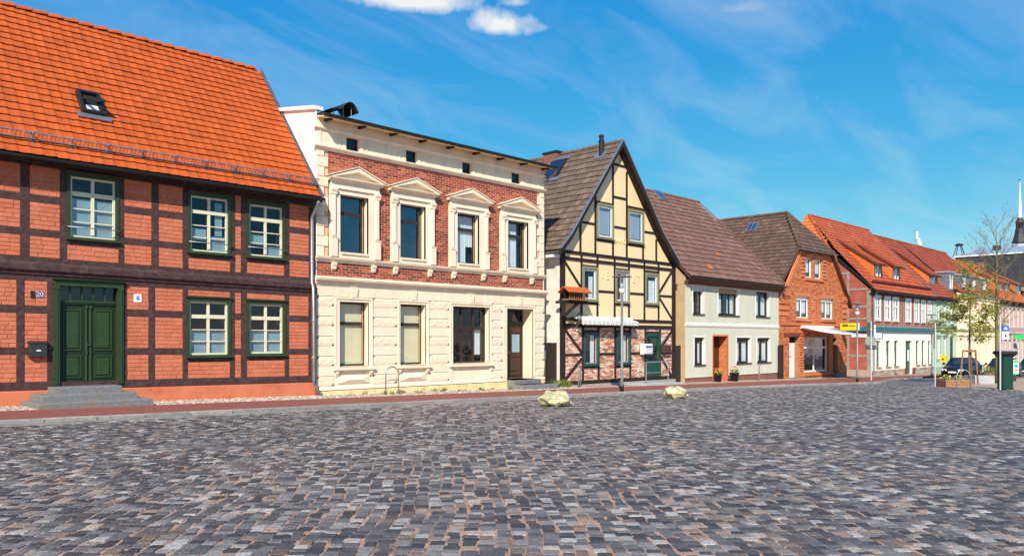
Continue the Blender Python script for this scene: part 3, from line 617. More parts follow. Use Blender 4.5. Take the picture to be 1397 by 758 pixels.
# ================================================================== house with red brick panels and green door (nearest)
def house1():
    x0, x1 = 1.2, XP(428); yf = 0.0
    H = thing('timber_framed_house', 'nearest house, dark timbers with orange brick panels, green door, orange roof', 'house', (x0, 0, gz(x0)))
    xr = XP(185); T = lambda x: -.012 * (x - xr); Z = lambda py: ZP(185, py)
    zs0, zs1 = Z(527.2), Z(518); lB, lA = (Z(483.5), Z(475)), (Z(431.5), Z(422.5)); zp0 = Z(390.5); zm0, zm1, zl = Z(383), Z(371), Z(366)
    uB, uA = (Z(334.5), Z(326)), (Z(292), Z(283)); ztop = Z(244.5)
    wins = dict(U1=(90.5, 162.3, 239, 329.3), U2=(255.6, 315, 264.9, 347.4), U3=(336, 389, 276.7, 353.5), L1=(254, 314.8, 407, 487.4), L2=(336.4, 389.4, 410.9, 485.5))
    box = {}
    for k, (a, b, t, bt) in wins.items():
        m = (a + b) / 2; box[k] = (XP(a), XP(b), ZP(m, bt), ZP(m, t))
    dr = (XP(72.5), XP(167.5), ZP(120, 524.6), ZP(120, 384))
    holes = [(a + .06, b - .06, c + .06, d - .06) for a, b, c, d in box.values()] + [(dr[0] + .08, dr[1] - .08, dr[2] - .2, dr[3] - .1)]
    w = MB(); w.wall(x0, x1, lambda x: zs0 + T(x) - .05, ztop + .35, holes, .006, reveal=.2); w.box(x0, x1, 7.0, 7.2, -.6, ztop); w.box(x0, x0 + .2, .02, 7.0, -.6, ztop); w.box(x1 - .2, x1, .02, 7.0, -.6, ztop)
    w.add([(x0 + .1, .02, ztop), (x0 + .1, 7.2, ztop), (x0 + .1, 3.3, ztop + 4.4)], [(0, 1, 2)])
    wo = w.build('wall', 'h1_brick', H)
    p = MB(); n = 12
    for i in range(n):
        a, b = x0 + (x1 + .03 - x0) * i / n, x0 + (x1 + .03 - x0) * (i + 1) / n; za, zb = zs0 + T(a), zs0 + T(b)
        p.add([(a, -.07, gz(a) - .3), (b, -.07, gz(b) - .3), (b, -.05, zb - .045), (a, -.05, za - .045), (b, .03, zb), (a, .03, za)], [(0, 1, 2, 3), (3, 2, 4, 5)])
    p.add([(x1 + .03, -.07, gz(x1) - .3), (x1 + .03, .3, gz(x1) - .3), (x1 + .03, .3, zs0 + T(x1)), (x1 + .03, .03, zs0 + T(x1)), (x1 + .03, -.05, zs0 + T(x1) - .045)], [(0, 1, 2, 3, 4)])
    p.build('plinth', 'h1_plinth', H)
    y0, y1 = -.014, .05
    def timber(a, b, c, d, nm='beam', yy=y0):
        MB().tbox(a, b, yy, y1, c, d, T).build(nm, 'h1_timber', H)
    # rails first (long), posts slightly proud
    timber(x0, x1, zs0, zs1, 'sill_beam', y0 - .01)
    timber(x0, x1, zp0, zm0, 'wall_plate', y0 - .002); timber(x0, x1, zl - .01, zl + .09, 'upper_sill', y0 - .002); timber(x0, x1, ztop - .03, ztop + .36, 'eaves_plate', y0 - .004)
    mb = MB(); prof = [(.05, zm0), (-.05, zm0), (-.06, zm0 + .05), (-.115, zm0 + .10), (-.12, zm1), (-.10, zm1 + .012), (-.04, zl - .012), (.05, zl - .01)]
    a, b = x0, x1; k = len(prof); vs = [(a, yy, zz + T(a)) for yy, zz in prof] + [(b, yy, zz + T(b)) for yy, zz in prof]
    mb.add(vs, [(i, (i + 1) % k, k + (i + 1) % k, k + i) for i in range(k)] + [tuple(range(k)), tuple(range(2 * k - 1, k - 1, -1))]); mb.build('moulded_beam', 'h1_timber', H)
    upp = [(-140, -130), (-60, -49), (28, 40), (82, 91), (162, 169), (207, 216), (249.5, 256.5), (314, 320.5), (329, 336.5), (388, 394.5), (421.5, 428)]
    lpp = [(-140, -130), (-60, -49), (23, 33), (65, 73), (167, 173), (203, 211), (249.5, 256), (314, 320), (329, 336.6), (388.6, 394), (421, 428)]
    for a, b in upp: timber(XP(a), XP(b), zl + .09, ztop - .03, 'post')
    for a, b in lpp: timber(XP(a), XP(b), zs1, zp0, 'post')
    B = []; bl, bh, j = .30, .106, .010
    def panel(a, b, c, d):
        B.extend(lay_bricks(a + .004, b - .004, c + .004, d - .004, bl, bh, j, T, .5))
    def col(a, b, c, d, rails):
        zc = c
        for r0, r1 in rails:
            panel(a, b, zc, r0); timber(a, b, r0, r1, 'rail', y0 + .006); zc = r1
        panel(a, b, zc, d)
    for a, b in ((-130, -60), (-49, 28), (40, 82), (169, 207), (216, 249.5), (320.5, 329), (394.5, 421.5)): col(XP(a), XP(b), zl + .09, ztop - .03, (uB, uA))
    for a, b in ((-130, -60), (-49, 23), (33, 65), (173, 203), (211, 249.5), (320, 329), (394, 421)): col(XP(a), XP(b), zs1, zp0, (lB, lA))
    for a, b, k in ((91, 162, 'U1'), (256.5, 314, 'U2'), (336.5, 388, 'U3')):
        c, d = box[k][2] - T(XP((a + b) / 2)), box[k][3]; timber(XP(a), XP(b), c - .13, c + .01, 'rail', y0 + .006); panel(XP(a), XP(b), zl + .09, c - .13)
        timber(XP(a), XP(b), d - .02, ztop - .03, 'rail', y0 + .006)
    for a, b, k in ((256, 314, 'L1'), (336.6, 388.6, 'L2')):
        c, d = box[k][2] - T(XP((a + b) / 2)), box[k][3] - T(XP((a + b) / 2)); timber(XP(a), XP(b), c - .12, c + .01, 'rail', y0 + .006); panel(XP(a), XP(b), zs1, c - .12)
        timber(XP(a), XP(b), d - .01, d + .045, 'rail', y0 + .006); panel(XP(a), XP(b), d + .045, zp0)
    timber(XP(73), XP(167), dr[3] - T(XP(120)) - .02, zp0, 'rail', y0 + .006)
    bricks(H, B, -.007, .016, 'h1_brick', single=300, jy=.0025)
    # windows: green casing, cream sashes
    cur = {'U1': [(0, .47, 0, .66), (.53, 1, 0, .66)], 'L1': [(0, .46, 0, .45), (.54, 1, 0, .45)], 'L2': [(0, .46, 0, .45), (.54, 1, 0, .45)], 'U2': [(0, .44, .18, .42), (.56, 1, 0, .28), (.7, .92, .3, .95)], 'U3': [(0, .46, .2, .42), (.56, 1, 0, .2)]}
    for k, (a, b, c, d) in box.items():
        ww = window(H, a + .085, b - .085, c + .075, d - .085, .03, 'h1_cream', [(.9, 2), (1, 2), (1, 2), (1, 2)] if False else [(.85, 2), (2.6, 2)], .05, .07, .10, .06, curtain=cur.get(k), cmat='frost', gl='glass')
        g = MB(); hh = d - .085 - (c + .075); zz = c + .075 + .05
        for q in (1, 2):                                # thin glazing bars of the lower lights
            zq = zz + (hh * .655) * q / 3
            for u0, u1 in ((a + .135, (a + b) / 2 - .035), ((a + b) / 2 + .035, b - .135)): MB().box(u0, u1, .034, .07, zq - .012, zq + .012).build('glazing_bar', 'h1_cream', ww)
        cs = MB(); cs.box(a, a + .085, -.035, .06, c + .03, d - .05).box(b - .085, b, -.035, .06, c + .03, d - .05).box(a - .01, b + .01, -.038, .06, d - .085, d - .0)
        cs.box(a + .085, b - .085, -.02, .06, c + .03, c + .075); cs.build('casing', 'h1_green', ww)
        MB().prismx([(-.10, c), (-.10, c + .03), (.03, c + .062), (.03, c)], a - .02, b + .02).build('sill', 'h1_green', ww)
        MB().prismx([(-.075, d), (.03, d), (.03, d + .05), (-.095, d + .025)], a - .03, b + .03).build('cornice', 'h1_green', ww)
        if k[0] == 'U':
            zb = c + .30; MB().tube([(a + .01, -.03, zb), (a + .01, -.11, zb), (b - .01, -.11, zb), (b - .01, -.03, zb)], .013, 6).build('guard_rail', 'zinc', ww, True)
    # double door
    a, b, c, d = dr; D_ = MB(); zt = ZP(120, 413)         # transom
    D_.box(a, a + .13, -.06, .12, c, d - .1).box(b - .13, b, -.06, .12, c, d - .1).box(a, b, -.062, .12, d - .13, d - .0)
    D_.box(a + .04, a + .09, -.075, -.06, c + .05, d - .16).box(b - .09, b - .04, -.075, -.06, c + .05, d - .16)
    for q in (a, b - .13): D_.box(q + .005, q + .125, -.085, -.06, d - .20, d - .13)
    fr = D_.build('door_frame', 'h1_green', H)
    MB().prismx([(-.07, d + .002), (.02, d + .002), (.02, d + .05), (-.13, d + .035), (-.13, d + .02)], a - .03, b + .03).build('cornice', 'h1_green', fr)
    ia, ib = a + .13, b - .13; mid = (ia + ib) / 2
    MB().box(ia, ib, .06, .15, zt - .04, zt + .05).build('transom', 'h1_green', fr)
    MB().box(ia, ib, .035, .06, zt - .0, zt + .03).build('transom_moulding', 'h1_green', fr)
    for q in range(1, 5):
        xx = ia + (ib - ia) * q / 5; MB().box(xx - .016, xx + .016, .09, .13, zt + .05, d - .131).build('fanlight_bar', 'h1_green', fr)
    for q in range(5): MB().box(ia + (ib - ia) * q / 5 + .015, ia + (ib - ia) * (q + 1) / 5 - .015, .11, .115, zt + .05, d - .131).build('pane', 'glass', fr)
    MB().box(ia, ib, .45, .46, zt, d).build('room', 'room', fr)
    for s_, (qa, qb) in enumerate(((ia, mid - .004), (mid + .004, ib))):
        lf = MB(); lf.box(qa, qb, .10, .15, c, zt - .04); leaf = lf.build('door_leaf', 'h1_door', H)
        w_ = qb - qa; ca, cb = qa + .10 + (.04 if s_ else 0), qb - .10 - (.0 if s_ else .04)
        for (pa, pb) in ((c + .17, c + (zt - c) * .36), (c + (zt - c) * .42, zt - .16)):
            m_ = MB(); t_ = .035
            m_.box(ca, ca + t_, .075, .10, pa, pb).box(cb - t_, cb, .075, .10, pa, pb).box(ca + t_, cb - t_, .075, .10, pa, pa + t_).box(ca + t_, cb - t_, .075, .10, pb - t_, pb)
            m_.block(ca + t_ + .02, cb - t_ - .02, pa + t_ + .02, pb - t_ - .02, .082, .10, .014); m_.build('door_panel', 'h1_green', leaf)
        st = (qb - .055, qb - .005) if s_ == 0 else (qa + .03, qa + .08)
        k_ = MB(); k_.tube([((st[0] + st[1]) / 2, .092, c + .05), ((st[0] + st[1]) / 2, .092, zt - .10)], .024, 8); k_.box(st[0] - .008, st[1] + .008, .06, .1, zt - .13, zt - .06).box(st[0] - .004, st[1] + .004, .065, .1, c + (zt - c) * .375, c + (zt - c) * .415); k_.build('astragal', 'h1_green', leaf)
        MB().box(qa + .01, qb - .01, .07, .10, c + .002, c + .07).build('weather_bar', 'h1_green', leaf)
    hd = MB(); hx = mid - .01; hz = c + (zt - c) * .46; hd.box(hx - .025, hx + .025, .075, .09, hz - .13, hz + .13); hd.tube([(hx, .08, hz + .05), (hx, .03, hz + .05), (hx + .11, .03, hz + .045)], .011, 6); hd.build('door_handle', 'dark_metal', H, True)
    # stone steps
    g = gz((a + b) / 2); top = c - .01; h = (top - g) / 3; xa, xb = a + .10, b - .02
    for i, (l, r, yy, y2) in enumerate(((XP(54, -1.55), XP(211, -1.6), -1.52, -1.0), (XP(59, -1.1), XP(188.5, -1.1), -1.06, -.55), (XP(75.5, -.6), XP(166, -.6), -.6, .1))):
        s_ = MB(); z0 = g + h * i - (.25 if i == 0 else 0); z1 = g + h * (i + 1); c_ = .018
        s_.add([(l, yy, z0), (r, yy, z0), (r, .12, z0), (l, .12, z0), (l, yy, z1 - c_), (r, yy, z1 - c_), (r, .12, z1 - c_), (l, .12, z1 - c_), (l + c_, yy + c_, z1), (r - c_, yy + c_, z1), (r - c_, .10, z1), (l + c_, .10, z1)],
               [(8, 9, 10, 11)] + [(4 + q, 4 + (q + 1) % 4, 8 + (q + 1) % 4, 8 + q) for q in range(4)] + [(q, (q + 1) % 4, 4 + (q + 1) % 4, 4 + q) for q in range(4)])
        s_.build('doorstep', 'granite_step', H)
    # roof
    ye, ze = -.38, ZP(300, 249.2, -.42) + .02; yr, zr = 3.31, 10.24; xv = x1 + .05
    Sv = Vector((0, yr - ye, zr - ze)); Ln = Sv.length; Sv.normalize(); nn = Vector((0, -Sv.z, Sv.y))
    rf = MB(); rf.prismx([(ye, ze - .02), (yr, zr - .02), (yr + (yr - ye), ze - .02), (yr + (yr - ye), ze - .16), (yr, zr - .2), (ye, ze - .16)], x0 - .3, xv)
    roof = rf.build('roof', 'h1_timber', H)
    tile_roof(roof, (x0 - .3, ye - .03, ze - .015), (1, 0, 0), Sv, xv - x0 + .3, Ln, 'h1_tile', .26, Ln / 23, .046, single=300, prof=[(0, .30), (.08, .1), (.45, .0), (.6, .3), (.74, .8), (.88, 1.0), (1.0, .6)])
    m = MB(); n = int((xv - x0 + .3) / .38)
    for i in range(n):
        a_ = x0 - .3 + i * .38; m2 = []
        for xx, rr, up in ((a_, .10, .03), (a_ + .40, .125, .06)):
            m2.append([(xx, yr + rr * 1.1 * math.cos(t), zr - .06 + up + rr * math.sin(t)) for t in [math.pi * q / 6 for q in range(7)]])
        MB().add(m2[0] + m2[1], [(q, q + 1, 8 + q, 7 + q) for q in range(6)] + [tuple(range(6, -1, -1)), tuple(range(7, 14))]).build('ridge_tile', 'h1_tile', roof)
    MB().add([(xv, ye - .06, ze - .08), (xv + .03, ye - .06, ze - .08), (xv + .03, yr, zr), (xv, yr, zr), (xv, ye - .06, ze + .06), (xv + .03, ye - .06, ze + .06), (xv + .03, yr, zr + .12), (xv, yr, zr + .12)], [(0, 1, 2, 3), (4, 5, 6, 7), (0, 3, 7, 4), (1, 2, 6, 5), (0, 1, 5, 4)]).build('verge_flashing', 'zinc', roof)
    MB().prismx([(ye - .02, ze - .16), (ye, ze - .16), (.03, ztop + .26), (.03, ztop + .29), (ye, ze - .10)], x0 - .3, xv).build('soffit', 'h1_timber', roof)
    # gutter: half-round
    def gutter(xa, xb, yc, zc, r, parent, m='zinc'):
        pts = [(yc + r * math.cos(t), zc + r * math.sin(t)) for t in [math.pi + math.pi * q / 8 for q in range(9)]]; inn = [(yc + (r - .008) * math.cos(t), zc + (r - .008) * math.sin(t)) for t in [2 * math.pi - math.pi * q / 8 for q in range(9)]]
        return MB().prismx(pts + inn, xa, xb).build('gutter', m, parent)
    gutter(x0 - .3, xv + .02, ye - .09, ze - .05, .075, roof, 'dark_metal')
    xd = XP(427, -.15); dp = MB(); dp.tube([(xd, ye - .07, ze - .12), (xd, ye - .05, ze - .2), (xd, -.10, ze - .55), (xd, -.09, ze - .75), (xd, -.09, zl - .1), (xd, -.17, zl - .25), (xd, -.17, gz(xd) + .45), (xd + .05, -.20, gz(xd) + .3), (xd + .12, -.22, gz(xd) + .24), (xd + .13, -.22, gz(xd) - .02)], .05, 10); dp.build('downpipe', 'zinc', H, True)
    for zz in (zl + .5, 2.0, .9):
        MB().lathe([(.058, -.03), (.062, 0), (.058, .03)], xd, -.09 if zz > zl else -.17, zz, 10).build('pipe_clip', 'zinc', H)
    # snow guard
    sg = MB(); s0 = .45; P = lambda u, s, h: tuple(Vector((u, ye, ze)) + Sv * s + nn * h)
    for h in (.10, .28): sg.bar(P(x0 - .3, s0, h), P(xv - .05, s0, h), .022)
    u = x0 - .3
    while u < xv - .05: sg.bar(P(u, s0, .08), P(u, s0, .3), .012); u += .09
    sg.build('snow_guard', 'zinc', roof)
    u = x0 + .1
    while u < xv: MB().bar(P(u, s0 + .02, -.0), P(u, s0 + .0, .31), .03).bar(P(u, s0 + .28, .045), P(u, s0 + .02, .26), .02).bar(P(u, s0 - .2, .05), P(u, s0 + .3, .05), .03, .006).build('snow_guard_bracket', 'zinc', roof); u += .82
    # roof window, tilted open
    ux, sx = None, None
    yy_ = 0.0
    def solve(px, py):                                  # point on the roof plane
        rx, ry = ray(px); e = (HY - py) / FL; k = Sv.z / Sv.y       # z = ze + k (y - ye)
        t = (ze - k * (ye + D) - CZ) / (e - k * ry); return Vector((rx * t, ry * t - D, CZ + e * t))
    q = [solve(*p) for p in ((103, 129), (132, 134), (144, 164), (109, 157))]
    xa, xb = (q[0].x + q[3].x) / 2 - .0, (q[1].x + q[2].x) / 2; sa = ((q[2] - Vector((q[2].x, ye, ze))).dot(Sv) + (q[3] - Vector((q[3].x, ye, ze))).dot(Sv)) / 2; sb = ((q[0] - Vector((q[0].x, ye, ze))).dot(Sv) + (q[1] - Vector((q[1].x, ye, ze))).dot(Sv)) / 2
    def slab(mb, ua, ub, s0_, s1_, h0, h1):
        mb.add([P(ua, s0_, h0), P(ub, s0_, h0), P(ub, s1_, h0), P(ua, s1_, h0), P(ua, s0_, h1), P(ub, s0_, h1), P(ub, s1_, h1), P(ua, s1_, h1)], [(0, 3, 2, 1), (4, 5, 6, 7), (0, 1, 5, 4), (1, 2, 6, 5), (2, 3, 7, 6), (3, 0, 4, 7)]); return mb
    f = MB(); t = .075; slab(f, xa, xa + t, sa, sb, .04, .19); slab(f, xb - t, xb, sa, sb, .04, .19); slab(f, xa + t, xb - t, sb - t, sb, .04, .188); slab(f, xa + t, xb - t, sa, sa + t, .04, .188)
    sk = f.build('roof_window', 'dark_metal', roof); slab(MB(), xa + t, xb - t, sa + t, sb - t, .08, .10).build('room', 'room', sk); slab(MB(), xa + .12, xb - .35, sa + .12, sa + .3, .10, .11).build('blind', 'frost', sk); slab(MB(), xb - .4, xb - .12, sa + .1, sa + .35, .10, .112).build('blind', 'white_paint', sk)
    slab(MB(), xa - .12, xb + .12, sa - .16, sa, .08, .11).build('apron', 'zinc', sk)
    sm = (sa + sb) / 2; hx = Vector((0, -math.sin(R(12)), math.cos(R(12)))); 
    P0 = Vector(P(0, sm, .18)); d_ = Vector((0, -1, -.12)).normalized()
    hl = (sb - sa) / 2 - .05
    so_ = MB()
    for (u0, u1, r0, r1) in ((xa + .05, xa + .13, -hl, hl), (xb - .13, xb - .05, -hl, hl), (xa + .13, xb - .13, -hl, -hl + .08), (xa + .13, xb - .13, hl - .08, hl)):
        for o_ in (0,):
            A_, B_ = P0 + d_ * r0, P0 + d_ * r1; th = Vector((0, 0, .05)); so_.add([(u0, A_.y, A_.z), (u1, A_.y, A_.z), (u1, B_.y, B_.z), (u0, B_.y, B_.z), (u0, A_.y, A_.z + .05), (u1, A_.y, A_.z + .05), (u1, B_.y, B_.z + .05), (u0, B_.y, B_.z + .05)], [(0, 3, 2, 1), (4, 5, 6, 7), (0, 1, 5, 4), (1, 2, 6, 5), (2, 3, 7, 6), (3, 0, 4, 7)])
    so_.build('sash', 'dark_metal', sk)
    A_, B_ = P0 - d_ * (hl - .08), P0 + d_ * (hl - .08)
    MB().add([(xa + .13, A_.y, A_.z + .02), (xb - .13, A_.y, A_.z + .02), (xb - .13, B_.y, B_.z + .02), (xa + .13, B_.y, B_.z + .02)], [(0, 1, 2, 3)]).build('pane', 'glass', sk)
    # things hung on the wall
    def fx(px, py): return XP(px), ZP(px, py)
    (ax, az), (bx, bz) = fx(37.5, 487), fx(62.5, 464.5)
    lb = thing('letterbox', 'dark grey metal letterbox on the brick wall left of the green door', 'letterbox', ((ax + bx) / 2, -.03, az))
    MB().block(ax, bx, az, bz - .06, -.13, -.02, .012).build('body', 'letterbox', lb); MB().prismx([(-.02, bz - .06), (-.145, bz - .06), (-.145, bz - .045), (-.02, bz)], ax - .01, bx + .01).build('lid', 'letterbox', lb)
    MB().box((ax + bx) / 2 - .04, (ax + bx) / 2 + .05, -.135, -.13, az + .14, az + .17).build('name_plate', 'sign_white', lb)
    MB().tube([(bx, -.05, az + .2), (bx + .11, -.05, az + .2)], .018, 8).build('newspaper_tube', 'letterbox', lb)
    (ax, az), (bx, bz) = fx(49.3, 405.6), fx(59, 397); pl = thing('house_number_plate', 'small blue enamel plate with white number 20 beside the green door', 'number plate', ((ax + bx) / 2, -.02, (az + bz) / 2))
    MB().block(ax, bx, az, bz, -.022, -.012, .004).build('plate', 'enamel_blue', pl); lettering('numerals', '20', (bz - az) * .9, ((ax + bx) / 2, -.024, (az + bz) / 2 - .003), 'enamel_white', pl, ext=.002)
    t = .004; MB().box(ax + .004, bx - .004, -.0245, -.022, az + .004, az + .004 + t).box(ax + .004, bx - .004, -.0245, -.022, bz - .004 - t, bz - .004).box(ax + .004, ax + .004 + t, -.0245, -.022, az + .013, bz - .013).box(bx - .004 - t, bx - .004, -.0245, -.022, az + .013, bz - .013).build('rim', 'enamel_white', pl)
    (ax, az), (bx, bz) = fx(41.2, 406), fx(46.5, 396.5); bp = thing('bell_push', 'narrow dark brown bell push beside the blue number plate', 'doorbell', ((ax + bx) / 2, -.02, az)); MB().block(ax, bx, az, bz, -.04, -.012, .008).build('case', 'dark_metal', bp); MB().lathe([(.016, 0), (.014, .004)], (ax + bx) / 2, -.04, az + .08, 10).build('button', 'brown_frame', bp)
    (ax, az), (bx, bz) = fx(182.2, 412), fx(193, 401.2); em = thing('heritage_plaque', 'small white square plaque with a blue emblem right of the green door', 'plaque', ((ax + bx) / 2, -.02, az)); cx_, cz_, r = (ax + bx) / 2, (az + bz) / 2, (bx - ax) / 2
    MB().block(ax, bx, az, bz, -.022, -.012, .004).build('plate', 'enamel_white', em)
    MB().prism([(cx_ - .5 * r, cz_ + .55 * r), (cx_ - .25 * r, cz_ + .3 * r), (cx_, cz_ + .22 * r), (cx_ + .25 * r, cz_ + .3 * r), (cx_ + .5 * r, cz_ + .55 * r)], -.025, -.0215).build('emblem', 'sign_blue', em)
    MB().prism([(cx_ - .45 * r, cz_ - .05 * r), (cx_, cz_ + .16 * r), (cx_ + .45 * r, cz_ - .05 * r), (cx_ + .3 * r, cz_ - .3 * r), (cx_, cz_ - .55 * r), (cx_ - .3 * r, cz_ - .3 * r)], -.025, -.0215).build('emblem', 'sign_blue', em)
house1()
# ================================================================== cream and brick town house
def half_gutter(xa, xb, yc, zc, r, parent, m='zinc'):
    pts = [(yc + r * math.cos(t), zc + r * math.sin(t)) for t in [math.pi + math.pi * q / 8 for q in range(9)]]; inn = [(yc + (r - .008) * math.cos(t), zc + (r - .008) * math.sin(t)) for t in [2 * math.pi - math.pi * q / 8 for q in range(9)]]
    return MB().prismx(pts + inn, xa, xb).build('gutter', m, parent)
def house2():
    x0, x1 = XP(432), XP(742)
    H = thing('town_house', 'cream stucco town house with red brick upper floor and four pedimented windows', 'house', (x0, 0, gz(x0)))
    zpl = -.10; zst = 3.33; zsb = ZP(432, 389); zsill = 3.96; zfr = 7.22; ztop = ZP(440, 160); zg = gz(x0) - .6
    up = []; lo = []; sm = []
    for a, b, t, bt in ((463, 497, 268, 345), (545, 575, 279, 353), (623, 648, 292, 359), (692, 715, 301.6, 365.7)):
        m = (a + b) / 2; up.append([XP(a), XP(b, .17), ZP(m, bt), ZP(m, t)])
    zb_, zt_ = sum(u[2] for u in up) / 4, sum(u[3] for u in up) / 4
    for u in up: u[2], u[3] = zb_, zt_
    for a, b, t, bt in ((462.7, 497.2, 412, 498.7), (545.4, 574.8, 415, 496.6), (617.3, 661.7, 418, 495.4)):
        m = (a + b) / 2; lo.append([XP(a), XP(b, .2), ZP(m, bt), ZP(m, t)])
    zlb, zlt = sum(u[2] for u in lo) / 3, sum(u[3] for u in lo) / 3
    for u in lo: u[2], u[3] = zlb, zlt
    dr = [XP(691), XP(726.5), ZP(708, 517), zlt]
    for a, b, t, bt in ((472.7, 487.7, 187.5, 206), (554, 566.5, 204.6, 222), (630.8, 640.6, 221.6, 236.8), (698, 707.5, 236.3, 249.8)):
        m = (a + b) / 2; sm.append([XP(a), XP(b, .1), ZP(m, bt), ZP(m, t)])
    a_, b_ = sum(u[2] for u in sm) / 4, sum(u[3] for u in sm) / 4
    for u in sm: u[2], u[3] = a_, b_
    # walls: ground floor, brick floor (mortar ground), frieze; the openings are real
    yb = .03                                             # brick ground set back behind the stucco
    w = MB(); w.wall(x0, x1, zpl, zst, [tuple(q) for q in lo] + [tuple(dr)], 0); 
    for q in lo: w.rev(q, 0, .26)
    w.rev(dr, 0, .62)
    w.add([(x0, 0, zg), (x0, 9, zg), (x0, 9, ztop + 1.6), (x0, 0, ztop)], [(0, 1, 2, 3)]); w.add([(x1, 0, zg), (x1, 9, zg), (x1, 9, ztop + 1.6), (x1, 0, ztop)], [(0, 3, 2, 1)]); w.add([(x0, 9, zg), (x1, 9, zg), (x1, 9, ztop + 1.6), (x0, 9, ztop + 1.6)], [(0, 1, 2, 3)])
    w.wall(x0, x1, zfr, ztop + .1, [tuple(q) for q in sm], 0, reveal=.3)
    w.build('wall', 'cream', H)
    bw = MB(); bw.wall(x0 + .002, x1 - .002, zst, zfr, [tuple(q) for q in up], yb)
    bw.build('brick_ground', 'mortar_light', H)
    # side facing left above the neighbour's roof: smooth pale render, white coping
    def zro(y): return ZP(436, 152.5) + .02 + .165 * y
    MB().prismx([(-.0, 3.0), (8, 3.0), (8, zro(8) + .03), (0, zro(0) + .03)], x0 - .014, x0 - .002).build('side_render', 'cream_side', H)
    for i in range(8): MB().prismx([(i * 1.0 - .02, zro(i) + .02), ((i + 1) * 1.0 - .03, zro(i + 1) + .02), ((i + 1) - .03, zro(i + 1) + .14), (i - .02, zro(i) + .14)], x0 - .09, x0 + .22).build('coping', 'white_slab', H)
    # plinth
    p = MB(); n = 10; da, db = dr[0] - .02, dr[1] + .02
    for xa, xb in ((x0 - .02, da), (db, x1 + .02)):
        p.add([(xa, -.05, gz(xa) - .3), (xb, -.05, gz(xb) - .3), (xb, -.05, zpl - .05), (xa, -.05, zpl - .05), (xb, .01, zpl), (xa, .01, zpl), (xa, .01, zg), (xb, .01, zg)], [(0, 1, 2, 3), (3, 2, 4, 5), (0, 3, 5, 6), (1, 7, 4, 2)])
    p.build('plinth', 'cream_plinth', H)
    MB().prismx([(.02, zpl), (-.06, zpl), (-.05, zpl + .05), (-.015, zpl + .10), (.02, zpl + .10)], x0 - .02, da).build('plinth_moulding', 'cream', H)
    MB().prismx([(.02, zpl), (-.06, zpl), (-.05, zpl + .05), (-.015, zpl + .10), (.02, zpl + .10)], db, x1 + .02).build('plinth_moulding', 'cream', H)
    # bricks of the upper floor
    B = []; xs = x0 + .40; xe = x1 - .36; surround = [(XP(l), XP(r), zsill, None) for l, r in ((449.5, 516.5), (533, 592), (612.5, 665), (682, 730))]
    zped = [ZP(485, 231.4), ZP(565.6, 245.7), ZP(640, 260), ZP(708, 270.7)]; zap = sum(zped) / 4; zcor = zt_ + .42
    cols = [xs]; 
    for l, r, _, _ in surround: cols += [l, r]
    cols.append(xe)
    for i in range(0, len(cols) - 1, 2): B += lay_bricks(cols[i], cols[i + 1], zsill, zcor, .255, .082, .014)
    B += lay_bricks(xs, xe, zcor, zfr - .02, .255, .082, .014); B += lay_bricks(x0 + .02, x1 - .02, zst, zsill - .17, .255, .082, .014)
    # keep the field round the pediments free of hidden bricks
    def keep(b):
        for l, r, _, _ in surround:
            if l - .05 < b[0] < r + .05 and zcor - .05 < b[1] < zap - .15 and abs(b[0] - (l + r) / 2) < (r - l) / 2 * (zap - .1 - b[1]) / (zap - zcor): return False
        return True
    bricks(H, [b for b in B if keep(b)], .020, .03, 'h2_brick', jy=.0015)
    # quoins
    k = 0; z = zsill
    while z < zfr - .05:
        z2 = min(z + .30, zfr - .02); l = .40 if k % 2 else .26
        MB().block(x0 - .012, x0 + l, z + .006, z2 - .006, -.012, .05, .012).build('quoin', 'cream', H); MB().block(x1 - (l * .9), x1 + .012, z + .006, z2 - .006, -.012, .05, .012).build('quoin', 'cream', H)
        z = z2; k += 1
    # string courses and sill band, frieze mouldings
    def course(nm, prof, xa=x0 - .04, xb=x1 + .04, m='cream'): return MB().prismx(prof, xa, xb).build(nm, m, H)
    course('string_course', [(.02, zsb), (-.03, zsb), (-.05, zsb + .06), (-.07, zsb + .07), (-.08, zsb + .14), (-.17, zsb + .17), (-.19, zsb + .22), (-.19, zst - .03), (-.16, zst - .01), (.02, zst + .035)], x0 - .09, x1 + .09)
    course('sill_band', [(.04, zsill - .17), (-.02, zsill - .17), (-.04, zsill - .1), (-.10, zsill - .075), (-.12, zsill - .02), (.04, zsill + .01)], x0 - .05, x1 + .05)
    course('frieze_cornice', [(.04, zfr - .06), (-.03, zfr - .06), (-.05, zfr - .02), (-.10, zfr + .02), (-.11, zfr + .06), (.02, zfr + .1)], x0 - .1, x1 + .06)
    zf2 = ZP(432, 173.5); course('frieze_moulding', [(.02, zf2 - .05), (-.03, zf2 - .05), (-.07, zf2 - .01), (-.08, zf2 + .02), (.02, zf2 + .05)], x0 - .1, x1 + .04)
    for a, b in ((436, 464), (500, 545.4), (578, 622.8), (652, 692.6), (716, 735)):
        xa, xb = XP(a), XP(b); za, zb = sm[0][2] - .02, sm[0][3] + .06; t = .03; q = MB(); q.box(xa, xa + t, -.022, .005, za, zb).box(xb - t, xb, -.022, .005, za, zb).box(xa + t, xb - t, -.022, .005, za, za + t).box(xa + t, xb - t, -.022, .005, zb - t, zb); q.build('frieze_panel', 'cream', H)
    for q in sm:
        window(H, q[0], q[1], q[2], q[3], .1, 'brown_frame', [(1, 1)], .04, room=.3, gl='glass')
        for s_ in (q[0] - .14, q[1] + .04): MB().box(s_, s_ + .10, -.022, .005, q[2] - .1, q[3] + .09).build('frieze_pilaster', 'cream', H)
